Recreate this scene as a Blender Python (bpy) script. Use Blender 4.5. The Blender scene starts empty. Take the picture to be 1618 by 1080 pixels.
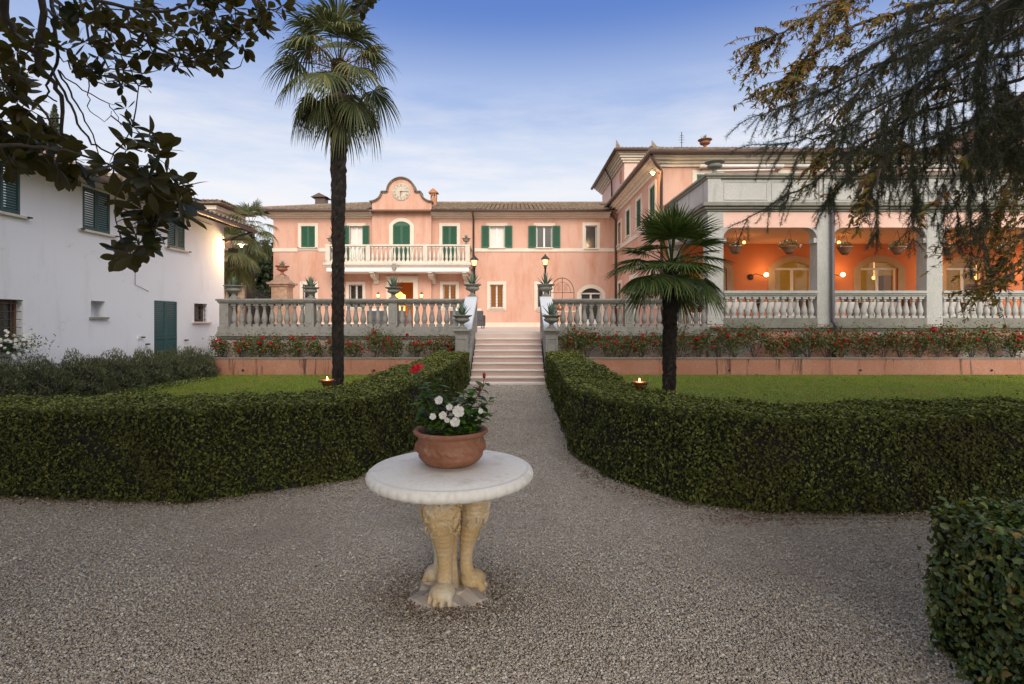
import bpy, math, random
import numpy as np
from mathutils import Vector, Matrix, Quaternion
R = math.radians
PI = math.pi
sc = bpy.context.scene
COL = sc.collection
rng = random.Random(7)
nr = np.random.default_rng(11)

# ------------------------------------------------------------------ camera, sky, sun, exposure
FOC = 850.0; CX = 812.0; HY = 507.0; EYE = 1.6
cam_d = bpy.data.cameras.new('camera'); cam = bpy.data.objects.new('camera', cam_d)
COL.objects.link(cam); sc.camera = cam
cam.location = (0, 0, EYE); cam.rotation_euler = (PI/2, 0, 0)
cam_d.sensor_fit = 'HORIZONTAL'; cam_d.sensor_width = 36.0
cam_d.lens = 36.0*FOC/1618.0
cam_d.shift_x = -(CX-809.0)/1618.0
cam_d.shift_y = -(540.0-HY)/1618.0
cam_d.clip_start = 0.05; cam_d.clip_end = 3000

SUN_EL = R(27); SUN_AZ = R(168)      # azimuth measured clockwise from +Y: light comes from behind the camera, slightly right
w = bpy.data.worlds.new('World'); sc.world = w; w.use_nodes = True
nt = w.node_tree; nt.nodes.clear()
N = nt.nodes.new; L = nt.links.new
out = N('ShaderNodeOutputWorld'); bg = N('ShaderNodeBackground'); bg.inputs['Strength'].default_value = 0.1
sky = N('ShaderNodeTexSky'); sky.sky_type = 'NISHITA'; sky.sun_disc = False
sky.sun_elevation = SUN_EL; sky.sun_rotation = SUN_AZ; sky.altitude = 300; sky.air_density = 1.2; sky.dust_density = 0.6; sky.ozone_density = 2.5
tc = N('ShaderNodeTexCoord'); sep = N('ShaderNodeSeparateXYZ'); L(tc.outputs['Generated'], sep.inputs[0])
# clear evening sky: milky veil low down, blue overhead
ramp = N('ShaderNodeValToRGB'); L(sep.outputs['Z'], ramp.inputs[0])
cr = ramp.color_ramp; cr.interpolation = 'EASE'
stops = [(0.0, (5.8, 5.8, 6.05)), (0.20, (5.7, 5.75, 6.05)), (0.29, (4.6, 4.95, 5.85)), (0.38, (2.7, 3.4, 5.3)), (0.51, (0.7, 1.4, 4.0)), (0.62, (1.2, 1.9, 4.0)), (0.78, (5.0, 5.1, 5.7)), (1.0, (5.6, 5.6, 6.1))]
cr.elements[0].position = 0; cr.elements[0].color = (*stops[0][1], 1)
cr.elements[1].position = 1; cr.elements[1].color = (*stops[-1][1], 1)
for p, c in stops[1:-1]:
    e = cr.elements.new(p); e.color = (*c, 1)
mp = N('ShaderNodeMapping'); mp.inputs['Scale'].default_value = (1.6, 1.6, 9.0); L(tc.outputs['Generated'], mp.inputs[0])
cn = N('ShaderNodeTexNoise'); cn.inputs['Scale'].default_value = 3.2; cn.inputs['Detail'].default_value = 9; cn.inputs['Roughness'].default_value = 0.62; L(mp.outputs[0], cn.inputs[0])
cm = N('ShaderNodeMapRange'); cm.inputs['From Min'].default_value = 0.40; cm.inputs['From Max'].default_value = 0.66; L(cn.outputs[0], cm.inputs['Value'])
el = N('ShaderNodeMapRange'); el.inputs['From Min'].default_value = 0.42; el.inputs['From Max'].default_value = 0.2; el.inputs['To Max'].default_value = 0.9; L(sep.outputs['Z'], el.inputs['Value'])
mu = N('ShaderNodeMath'); mu.operation = 'MULTIPLY'; L(cm.outputs[0], mu.inputs[0]); L(el.outputs[0], mu.inputs[1])
mx = N('ShaderNodeMix'); mx.data_type = 'RGBA'; mx.inputs['Factor'].default_value = 0.8
L(sky.outputs[0], mx.inputs['A']); L(ramp.outputs[0], mx.inputs['B'])
mc = N('ShaderNodeMix'); mc.data_type = 'RGBA'; L(mu.outputs[0], mc.inputs['Factor']); L(mx.outputs['Result'], mc.inputs['A']); mc.inputs['B'].default_value = (6.0, 5.9, 6.1, 1)
# afterglow of the evening sky round the sun, behind the camera
SD_ = (math.sin(SUN_AZ)*math.cos(SUN_EL), math.cos(SUN_AZ)*math.cos(SUN_EL), math.sin(SUN_EL))
dt = N('ShaderNodeVectorMath'); dt.operation = 'DOT_PRODUCT'; L(tc.outputs['Generated'], dt.inputs[0]); dt.inputs[1].default_value = SD_
gm = N('ShaderNodeMapRange'); gm.interpolation_type = 'SMOOTHSTEP'; gm.inputs['From Min'].default_value = 0.15; gm.inputs['From Max'].default_value = 1.0; L(dt.outputs['Value'], gm.inputs['Value'])
mg_ = N('ShaderNodeMix'); mg_.data_type = 'RGBA'; L(gm.outputs[0], mg_.inputs['Factor']); L(mc.outputs['Result'], mg_.inputs['A']); mg_.inputs['B'].default_value = (15.5, 14.3, 13.2, 1)
L(mg_.outputs['Result'], bg.inputs['Color']); L(bg.outputs[0], out.inputs[0])

sun_d = bpy.data.lights.new('sun', 'SUN'); sun = bpy.data.objects.new('sun', sun_d); COL.objects.link(sun)
sun_d.energy = 1.3; sun_d.angle = R(24); sun_d.color = (1.0, 0.91, 0.82)
sdir = Vector((math.sin(SUN_AZ)*math.cos(SUN_EL), math.cos(SUN_AZ)*math.cos(SUN_EL), math.sin(SUN_EL)))
sun.rotation_euler = sdir.to_track_quat('Z', 'Y').to_euler()
sc.view_settings.view_transform = 'Standard'; sc.view_settings.look = 'None'
sc.view_settings.exposure = 0.65; sc.view_settings.gamma = 1.0
sc.render.engine = 'CYCLES'
sc.cycles.max_bounces = 6; sc.cycles.diffuse_bounces = 3; sc.cycles.glossy_bounces = 3
sc.cycles.transmission_bounces = 4; sc.cycles.caustics_reflective = False; sc.cycles.caustics_refractive = False

def at(x, y, d):
    "world point seen at photo pixel (x, y) at distance d along the view axis"
    return Vector(((x-CX)*d/FOC, d, EYE+(HY-y)*d/FOC))

# ------------------------------------------------------------------ materials
def _nodes(name):
    m = bpy.data.materials.new(name); m.use_nodes = True
    t = m.node_tree; b = t.nodes['Principled BSDF']
    return m, t, b
def mixn(t, fac, a, b, mode='MIX'):
    n = t.nodes.new('ShaderNodeMix'); n.data_type = 'RGBA'; n.blend_type = mode
    for key, v in (('Factor', fac), ('A', a), ('B', b)):
        if isinstance(v, (int, float)): n.inputs[key].default_value = v
        elif isinstance(v, tuple): n.inputs[key].default_value = (*v[:3], 1)
        else: t.links.new(v, n.inputs[key])
    return n.outputs['Result']
def coords(t, scale=(1, 1, 1), kind='Object'):
    tc = t.nodes.new('ShaderNodeNewGeometry'); mp = t.nodes.new('ShaderNodeMapping')     # world position, so shared meshes weather differently
    mp.inputs['Scale'].default_value = scale; t.links.new(tc.outputs['Position'], mp.inputs[0]); return mp.outputs[0]
def noise(t, scale, vec=None, detail=6, rough=0.6, lo=0.35, hi=0.65, stretch=(1, 1, 1)):
    n = t.nodes.new('ShaderNodeTexNoise'); n.inputs['Scale'].default_value = scale
    n.inputs['Detail'].default_value = detail; n.inputs['Roughness'].default_value = rough
    t.links.new(vec if vec is not None else coords(t, stretch), n.inputs['Vector'])
    r = t.nodes.new('ShaderNodeMapRange'); r.inputs['From Min'].default_value = lo; r.inputs['From Max'].default_value = hi
    t.links.new(n.outputs[0], r.inputs['Value']); return r.outputs[0]
def bump(t, b, h, strength=0.3, dist=0.01):
    n = t.nodes.new('ShaderNodeBump'); n.inputs['Strength'].default_value = strength; n.inputs['Distance'].default_value = dist
    t.links.new(h, n.inputs['Height']); t.links.new(n.outputs[0], b.inputs['Normal']); return n
def surf(name, base, var, scale=1.5, stain=None, sscale=1.0, sstretch=(1, 1, 1), slo=0.5, shi=0.75, rough=0.85, bs=0.25, bscale=60, bd=0.004, fine=None):
    m, t, b = _nodes(name)
    c = mixn(t, noise(t, scale, detail=8), base, var)
    if fine: c = mixn(t, noise(t, scale*14, detail=5, lo=0.4, hi=0.7), c, fine)
    if stain: c = mixn(t, noise(t, sscale, stretch=sstretch, detail=9, rough=0.65, lo=slo, hi=shi), c, stain)
    t.links.new(c, b.inputs['Base Color']); b.inputs['Roughness'].default_value = rough
    bump(t, b, noise(t, bscale, detail=6, lo=0, hi=1), bs, bd)
    return m
def plain(name, col, rough=0.5, metal=0.0, spec=0.5, emit=None, es=1.0):
    m, t, b = _nodes(name)
    c = mixn(t, noise(t, 9, detail=6), tuple(x*0.95 for x in col), tuple(min(1, x*1.04) for x in col))
    t.links.new(c, b.inputs['Base Color']); b.inputs['Roughness'].default_value = rough
    b.inputs['Metallic'].default_value = metal; b.inputs['Specular IOR Level'].default_value = spec
    if emit: b.inputs['Emission Color'].default_value = (*emit, 1); b.inputs['Emission Strength'].default_value = es
    return m
def leafmat(name, cols, rough=0.45, trans=0.25, under=None, spec=0.4, patch=None, pscale=1.2, per='island'):
    m, t, b = _nodes(name)
    g = t.nodes.new('ShaderNodeNewGeometry')
    r = t.nodes.new('ShaderNodeValToRGB'); r.color_ramp.elements[0].color = (*cols[0], 1); r.color_ramp.elements[1].color = (*cols[-1], 1)
    for i, c in enumerate(cols[1:-1]):
        e = r.color_ramp.elements.new((i+1)/(len(cols)-1)); e.color = (*c, 1)
    t.links.new(g.outputs['Random Per Island'], r.inputs[0]); c = r.outputs[0]
    if patch: c = mixn(t, noise(t, pscale, detail=4, lo=0.48, hi=0.72), c, patch)
    if under: c = mixn(t, g.outputs['Backfacing'], c, under)
    t.links.new(c, b.inputs['Base Color']); b.inputs['Roughness'].default_value = rough
    b.inputs['Specular IOR Level'].default_value = spec
    if trans:
        tr = t.nodes.new('ShaderNodeBsdfTranslucent'); t.links.new(c, tr.inputs['Color'])
        ms = t.nodes.new('ShaderNodeMixShader'); ms.inputs[0].default_value = trans
        t.links.new(b.outputs[0], ms.inputs[1]); t.links.new(tr.outputs[0], ms.inputs[2])
        t.links.new(ms.outputs[0], t.nodes['Material Output'].inputs[0])
    return m

M = {}
M['pink'] = surf('pink plaster', (0.575, 0.325, 0.228), (0.61, 0.39, 0.305), 0.55, stain=(0.50, 0.225, 0.13), sscale=1.3, sstretch=(1.4, 1.4, 0.35), slo=0.48, shi=0.78, bs=0.2, bscale=30, fine=(0.59, 0.37, 0.29))
M['pink_pale'] = surf('pale pink plaster', (0.74, 0.47, 0.39), (0.78, 0.53, 0.45), 0.7, stain=(0.66, 0.38, 0.30), sscale=1.3, slo=0.55, shi=0.8)
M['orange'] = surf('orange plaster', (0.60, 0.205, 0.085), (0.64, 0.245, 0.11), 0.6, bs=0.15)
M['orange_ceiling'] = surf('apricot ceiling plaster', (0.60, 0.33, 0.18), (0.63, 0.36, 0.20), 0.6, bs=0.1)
M['white'] = surf('white plaster', (0.78, 0.81, 0.87), (0.80, 0.83, 0.885), 0.5, stain=(0.67, 0.68, 0.71), sscale=1.4, sstretch=(1.6, 1.6, 0.35), slo=0.56, shi=0.85, bs=0.3, bscale=14, bd=0.01)
M['trim'] = surf('cream stone trim', (0.63, 0.56, 0.46), (0.70, 0.63, 0.53), 1.6, stain=(0.5, 0.44, 0.35), sscale=3, slo=0.58, shi=0.85, bs=0.15)
M['beam'] = surf('white painted beam', (0.80, 0.78, 0.74), (0.84, 0.82, 0.78), 1.2, stain=(0.66, 0.60, 0.50), sscale=2.5, slo=0.62, shi=0.85, bs=0.1)
M['stone'] = surf('grey cast stone', (0.25, 0.24, 0.22), (0.30, 0.285, 0.26), 2.2, stain=(0.115, 0.115, 0.095), sscale=5, slo=0.50, shi=0.78, bs=0.35, bscale=70, fine=(0.20, 0.20, 0.19))
M['stone_pale'] = surf('pale weathered render', (0.42, 0.415, 0.39), (0.47, 0.465, 0.44), 1.1, stain=(0.235, 0.235, 0.215), sscale=1.9, sstretch=(2.2, 2.2, 0.4), slo=0.53, shi=0.86, bs=0.25, fine=(0.38, 0.385, 0.375))
M['stone_dirty'] = surf('mossy weathered stone', (0.21, 0.205, 0.18), (0.30, 0.295, 0.26), 2.5, stain=(0.12, 0.12, 0.085), sscale=5, slo=0.45, shi=0.75, bs=0.5, bscale=40, fine=(0.16, 0.155, 0.13))
M['balcony'] = surf('lichened pale stone', (0.55, 0.51, 0.43), (0.62, 0.58, 0.50), 2.5, stain=(0.27, 0.25, 0.17), sscale=4, slo=0.56, shi=0.8, bs=0.4, bscale=40)
M['coping'] = surf('blue grey stair coping', (0.50, 0.53, 0.57), (0.55, 0.58, 0.62), 1.4, stain=(0.40, 0.42, 0.44), sscale=4, slo=0.6, shi=0.85, bs=0.15)
M['step'] = surf('travertine step', (0.60, 0.54, 0.50), (0.68, 0.62, 0.57), 2.0, stain=(0.47, 0.40, 0.36), sscale=6, slo=0.6, shi=0.85, bs=0.2)
M['riser'] = surf('pink stair riser', (0.48, 0.345, 0.295), (0.54, 0.40, 0.345), 1.8, stain=(0.48, 0.28, 0.22), sscale=4, slo=0.55, shi=0.85, bs=0.2)
M['planter'] = surf('stained salmon planter', (0.36, 0.16, 0.095), (0.42, 0.22, 0.15), 1.6, stain=(0.085, 0.04, 0.03), sscale=2.2, sstretch=(2.6, 2.6, 0.22), slo=0.565, shi=0.66, bs=0.3, fine=(0.33, 0.15, 0.10))
M['peel'] = surf('peeling pink plaster', (0.52, 0.20, 0.13), (0.58, 0.30, 0.22), 1.4, stain=(0.40, 0.385, 0.37), sscale=0.9, slo=0.50, shi=0.58, bs=0.5, bscale=20, fine=(0.55, 0.33, 0.27))
M['peel_grey'] = surf('faded rose render', (0.42, 0.30, 0.27), (0.48, 0.36, 0.33), 1.2, stain=(0.33, 0.32, 0.30), sscale=1.1, slo=0.48, shi=0.62, bs=0.4)
M['paving'] = surf('rose terrace paving', (0.55, 0.42, 0.36), (0.60, 0.49, 0.43), 2, bs=0.1)
M['tile'] = surf('aged roof tile', (0.19, 0.145, 0.10), (0.32, 0.24, 0.165), 4.5, stain=(0.42, 0.39, 0.30), sscale=9, slo=0.55, shi=0.75, bs=0.6, bscale=30, bd=0.01, fine=(0.12, 0.09, 0.07))
M['gutter'] = plain('brown painted metal', (0.085, 0.052, 0.04), 0.45)
M['wood'] = plain('dark eave timber', (0.13, 0.075, 0.045), 0.7)
M['green'] = plain('dark green shutter paint', (0.022, 0.10, 0.055), 0.5)
M['teal'] = plain('teal green shutter paint', (0.028, 0.088, 0.092), 0.55)
M['whitewood'] = plain('white window paint', (0.75, 0.75, 0.73), 0.45)
M['curtain'] = plain('pale inner shutter', (0.72, 0.72, 0.66), 0.7)
M['glass'] = plain('dark window glass', (0.03, 0.035, 0.03), 0.12, 0.0, 0.9)
M['iron'] = plain('black wrought iron', (0.02, 0.018, 0.017), 0.5)
M['rust'] = plain('rusty window bars', (0.10, 0.07, 0.055), 0.7)
M['pipe'] = plain('grey downpipe', (0.085, 0.075, 0.085), 0.45)
M['terracotta'] = surf('aged terracotta', (0.22, 0.085, 0.045), (0.30, 0.135, 0.075), 9, stain=(0.36, 0.25, 0.18), sscale=12, slo=0.54, shi=0.85, rough=0.75, bs=0.35, bscale=120, bd=0.002)
M['brick'] = surf('brick chimney', (0.42, 0.17, 0.08), (0.5, 0.24, 0.12), 6)
M['marble'] = surf('white cast stone top', (0.78, 0.765, 0.72), (0.82, 0.81, 0.77), 3, stain=(0.52, 0.44, 0.33), sscale=6.5, slo=0.54, shi=0.80, rough=0.7, bs=0.3, bscale=140, bd=0.002, fine=(0.73, 0.71, 0.665))
M['lionstone'] = surf('honey cast stone', (0.47, 0.33, 0.155), (0.57, 0.45, 0.27), 7, stain=(0.62, 0.58, 0.49), sscale=4.5, slo=0.46, shi=0.68, rough=0.85, bs=0.5, bscale=90, bd=0.004, fine=(0.42, 0.28, 0.13))
M['slabstone'] = surf('pale rock slab', (0.40, 0.34, 0.29), (0.46, 0.41, 0.36), 9, stain=(0.25, 0.12, 0.09), sscale=12, slo=0.58, shi=0.75, bs=0.6)
M['soil'] = surf('dark soil', (0.035, 0.024, 0.016), (0.06, 0.04, 0.028), 8, bs=0.7, bscale=40, bd=0.02)
M['bark'] = surf('grey bark', (0.075, 0.06, 0.05), (0.12, 0.10, 0.085), 12, rough=0.9, bs=0.6, bscale=60, bd=0.006)
M['palmbark'] = surf('fibrous palm trunk', (0.012, 0.009, 0.007), (0.038, 0.028, 0.021), 14, stain=(0.11, 0.095, 0.08), sscale=12, sstretch=(1, 1, 0.3), slo=0.6, shi=0.8, rough=0.95, bs=0.9, bscale=40, bd=0.02)
M['wicker'] = plain('dark grey wicker', (0.06, 0.06, 0.07), 0.7)
M['cushion'] = plain('cream cushion', (0.7, 0.68, 0.62), 0.8)
M['cloth'] = plain('white table cloth', (0.7, 0.66, 0.6), 0.8)
M['wax'] = plain('candle wax', (0.8, 0.55, 0.3), 0.4, emit=(1.0, 0.42, 0.12), es=1.2)
M['flame'] = plain('candle flame', (1, 0.8, 0.4), 0.5, emit=(1.0, 0.55, 0.16), es=14)
M['copper'] = plain('copper bowl', (0.42, 0.13, 0.045), 0.35, 0.6)
M['bulb'] = plain('lit bulb', (1, 0.9, 0.7), 0.4, emit=(1.0, 0.60, 0.24), es=9)
M['bulb2'] = plain('lit lantern glass', (1, 0.8, 0.5), 0.4, emit=(1.0, 0.50, 0.14), es=2.2)
M['enamel'] = plain('enamel lamp shade', (0.6, 0.5, 0.35), 0.4)
M['warmroom'] = plain('lit interior wall', (0.30, 0.115, 0.035), 0.8)
M['roomglass'] = plain('lit room glass', (0.12, 0.10, 0.03), 0.08, 0, 0.8, emit=(0.40, 0.24, 0.045), es=0.42)
M['amberglass'] = plain('amber lit glass', (0.10, 0.05, 0.02), 0.1, 0, 0.8, emit=(0.5, 0.16, 0.02), es=0.30)
M['clearglass'] = plain('clear glass', (0.04, 0.045, 0.04), 0.04, 0, 0.9)
_t = M['clearglass'].node_tree; _tr = _t.nodes.new('ShaderNodeBsdfTransparent'); _ms = _t.nodes.new('ShaderNodeMixShader'); _ms.inputs[0].default_value = 0.82
_t.links.new(_t.nodes['Principled BSDF'].outputs[0], _ms.inputs[1]); _t.links.new(_tr.outputs[0], _ms.inputs[2]); _t.links.new(_ms.outputs[0], _t.nodes['Material Output'].inputs[0])
M['ochre'] = surf('ochre room wall', (0.36, 0.25, 0.05), (0.42, 0.30, 0.08), 1.2)
M['trim_underlit'] = surf('underlit cream surround', (0.40, 0.29, 0.18), (0.46, 0.34, 0.22), 2)  # darker copy of the cream trim: dim loggia light put into the colour
M['pollen'] = plain('yellow flower centre', (0.55, 0.5, 0.12), 0.7)
M['numeral'] = plain('faded clock numeral', (0.20, 0.18, 0.15), 0.8)
M['clockface'] = surf('clock face stone', (0.46, 0.405, 0.32), (0.54, 0.48, 0.39), 5, stain=(0.50, 0.52, 0.45), sscale=4, slo=0.6, shi=0.8)
M['handred'] = plain('dark red clock hand', (0.10, 0.025, 0.02), 0.6)
M['hedge'] = leafmat('box hedge leaf', [(0.014, 0.024, 0.005), (0.045, 0.064, 0.011), (0.095, 0.118, 0.020), (0.19, 0.195, 0.04)], 0.6, 0.12, spec=0.25, patch=(0.07, 0.062, 0.014), pscale=1.1)
M['hedge_near'] = leafmat('glossy box leaf', [(0.018, 0.045, 0.010), (0.045, 0.090, 0.018), (0.08, 0.14, 0.026), (0.13, 0.19, 0.035), (0.19, 0.24, 0.05), (0.30, 0.20, 0.035)], 0.36, 0.2, spec=0.6, patch=(0.06, 0.085, 0.02), pscale=3)
M['hedge_skylit'] = leafmat('skylit box leaf', [(0.05, 0.075, 0.012), (0.11, 0.14, 0.022), (0.19, 0.215, 0.035), (0.27, 0.27, 0.055)], 0.6, 0.2, spec=0.25)  # lighter leaf copy: sky light on the hedge tops put into the colour
M['hedgecore'] = surf('hedge inner twigs', (0.004, 0.005, 0.002), (0.011, 0.010, 0.005), 8, bs=0.8, bscale=20, bd=0.03)  # near-black solid core: the hedge's inner shade put into its colour
M['rosemary'] = leafmat('rosemary leaf', [(0.055, 0.068, 0.030), (0.095, 0.112, 0.048), (0.16, 0.175, 0.085)], 0.6, 0.15)
M['grass'] = leafmat('grass blade', [(0.125, 0.19, 0.020), (0.21, 0.29, 0.034), (0.34, 0.38, 0.065)], 0.7, 0.3, spec=0.15, patch=(0.33, 0.30, 0.06), pscale=0.8)
M['lawn'] = surf('lawn turf', (0.105, 0.15, 0.018), (0.145, 0.19, 0.026), 1.4, stain=(0.19, 0.17, 0.045), sscale=3, slo=0.55, shi=0.75, bs=0.8, bscale=60, bd=0.03, fine=(0.05, 0.09, 0.012))
M['ground'] = surf('distant ground', (0.10, 0.09, 0.055), (0.08, 0.10, 0.04), 0.2)
M['palm'] = leafmat('palm frond', [(0.026, 0.060, 0.012), (0.075, 0.125, 0.024), (0.17, 0.21, 0.045)], 0.42, 0.2, spec=0.45)
M['palm_pale'] = leafmat('weathered palm frond', [(0.035, 0.058, 0.018), (0.10, 0.12, 0.04), (0.20, 0.20, 0.08)], 0.5, 0.25)
M['palm_dead'] = leafmat('dry brown palm frond', [(0.08, 0.052, 0.035), (0.14, 0.095, 0.065), (0.20, 0.15, 0.09)], 0.8, 0.15)
M['palmfruit'] = leafmat('orange palm flower stalk', [(0.20, 0.11, 0.02), (0.32, 0.19, 0.04)], 0.7, 0.1)
M['agave'] = leafmat('agave leaf', [(0.07, 0.12, 0.085), (0.10, 0.17, 0.12), (0.14, 0.20, 0.14)], 0.5, 0.05)
M['magnolia'] = leafmat('magnolia leaf', [(0.020, 0.030, 0.007), (0.045, 0.050, 0.010), (0.10, 0.080, 0.014)], 0.4, 0.45, under=(0.085, 0.072, 0.015), spec=0.5)
M['cedar'] = leafmat('cedar needle', [(0.035, 0.05, 0.025), (0.085, 0.10, 0.052), (0.16, 0.175, 0.09)], 0.6, 0.1)
M['autumn'] = leafmat('autumn leaf', [(0.16, 0.06, 0.012), (0.30, 0.13, 0.018), (0.42, 0.23, 0.028), (0.24, 0.24, 0.04), (0.12, 0.14, 0.03), (0.16, 0.10, 0.03)], 0.6, 0.3)
M['fallen'] = leafmat('fallen leaf', [(0.16, 0.06, 0.02), (0.25, 0.11, 0.04)], 0.8, 0.1)
M['debris'] = leafmat('brown debris', [(0.06, 0.035, 0.018), (0.13, 0.075, 0.03), (0.22, 0.12, 0.045)], 0.9, 0)
M['roseleaf'] = leafmat('rose leaf', [(0.040, 0.065, 0.016), (0.085, 0.12, 0.028), (0.15, 0.165, 0.05), (0.16, 0.10, 0.04)], 0.5, 0.2)
M['rosered'] = leafmat('red rose petal', [(0.42, 0.006, 0.010), (0.66, 0.012, 0.015)], 0.6, 0.2)
M['hibleaf'] = leafmat('hibiscus leaf', [(0.022, 0.070, 0.008), (0.045, 0.125, 0.012), (0.13, 0.26, 0.02)], 0.5, 0.3, spec=0.35)
M['hibred'] = plain('crimson hibiscus petal', (0.50, 0.006, 0.015), 0.5)
M['bud'] = plain('dark red bud', (0.20, 0.006, 0.015), 0.5)
M['whitepetal'] = leafmat('white petal', [(0.72, 0.70, 0.66), (0.80, 0.79, 0.76)], 0.6, 0.2)
M['tree_dark'] = leafmat('dark evergreen leaf', [(0.010, 0.022, 0.008), (0.025, 0.042, 0.014), (0.05, 0.07, 0.025)], 0.6, 0.1)
M['tree_olive'] = leafmat('olive grey leaf', [(0.035, 0.045, 0.028), (0.07, 0.08, 0.05), (0.10, 0.12, 0.075)], 0.6, 0.1)
M['fern'] = leafmat('basket foliage', [(0.02, 0.06, 0.012), (0.05, 0.12, 0.025), (0.10, 0.17, 0.05)], 0.5, 0.2)
# splash dirt and hairline cracks on the white house
m = M['white']; t = m.node_tree; b = t.nodes['Principled BSDF']; src = b.inputs['Base Color'].links[0].from_socket
sx = t.nodes.new('ShaderNodeSeparateXYZ'); t.links.new(coords(t), sx.inputs[0])
zr_ = t.nodes.new('ShaderNodeMapRange'); zr_.inputs['From Min'].default_value = 1.0; zr_.inputs['From Max'].default_value = 0.1; t.links.new(sx.outputs['Z'], zr_.inputs['Value'])
mm = t.nodes.new('ShaderNodeMath'); mm.operation = 'MULTIPLY'; t.links.new(zr_.outputs[0], mm.inputs[0]); t.links.new(noise(t, 2.5, lo=0.3, hi=0.7), mm.inputs[1])
c = mixn(t, mm.outputs[0], src, (0.45, 0.43, 0.40))
vc = t.nodes.new('ShaderNodeTexVoronoi'); vc.feature = 'DISTANCE_TO_EDGE'; vc.inputs['Scale'].default_value = 0.55
nz = t.nodes.new('ShaderNodeTexNoise'); nz.inputs['Scale'].default_value = 1.7; nz.inputs['Detail'].default_value = 6; t.links.new(coords(t), nz.inputs['Vector']); t.links.new(nz.outputs['Color'], vc.inputs['Vector'])
ck = t.nodes.new('ShaderNodeMapRange'); ck.inputs['From Min'].default_value = 0.004; ck.inputs['From Max'].default_value = 0.0; ck.inputs['To Max'].default_value = 0.45; t.links.new(vc.outputs['Distance'], ck.inputs['Value'])
c = mixn(t, ck.outputs[0], c, (0.55, 0.54, 0.55)); t.links.new(c, b.inputs['Base Color'])
# gravel bed and its stones
m, t, b = _nodes('gravel bed')
co = coords(t)
vo = t.nodes.new('ShaderNodeTexVoronoi'); vo.inputs['Scale'].default_value = 75; t.links.new(co, vo.inputs['Vector'])
hs = t.nodes.new('ShaderNodeSeparateColor'); t.links.new(vo.outputs['Color'], hs.inputs[0])
rp = t.nodes.new('ShaderNodeValToRGB'); t.links.new(hs.outputs[0], rp.inputs[0])
rp.color_ramp.elements[0].color = (0.26, 0.235, 0.21, 1); rp.color_ramp.elements[1].color = (0.58, 0.55, 0.51, 1)
e = rp.color_ramp.elements.new(0.5); e.color = (0.43, 0.395, 0.36, 1)
c = mixn(t, noise(t, 0.8, lo=0.5, hi=0.8), rp.outputs[0], (0.36, 0.32, 0.27))
t.links.new(c, b.inputs['Base Color']); b.inputs['Roughness'].default_value = 0.9
iv = t.nodes.new('ShaderNodeMath'); iv.operation = 'SUBTRACT'; iv.inputs[0].default_value = 1; t.links.new(vo.outputs['Distance'], iv.inputs[1])
bump(t, b, iv.outputs[0], 0.9, 0.012); M['gravelbed'] = m
m = leafmat('gravel stone', [(0.25, 0.205, 0.155), (0.42, 0.37, 0.305), (0.51, 0.465, 0.395), (0.58, 0.545, 0.48), (0.36, 0.28, 0.20), (0.68, 0.65, 0.59)], 0.85, 0, spec=0.3, patch=(0.36, 0.31, 0.255), pscale=0.9)
M['gravel'] = m

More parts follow.
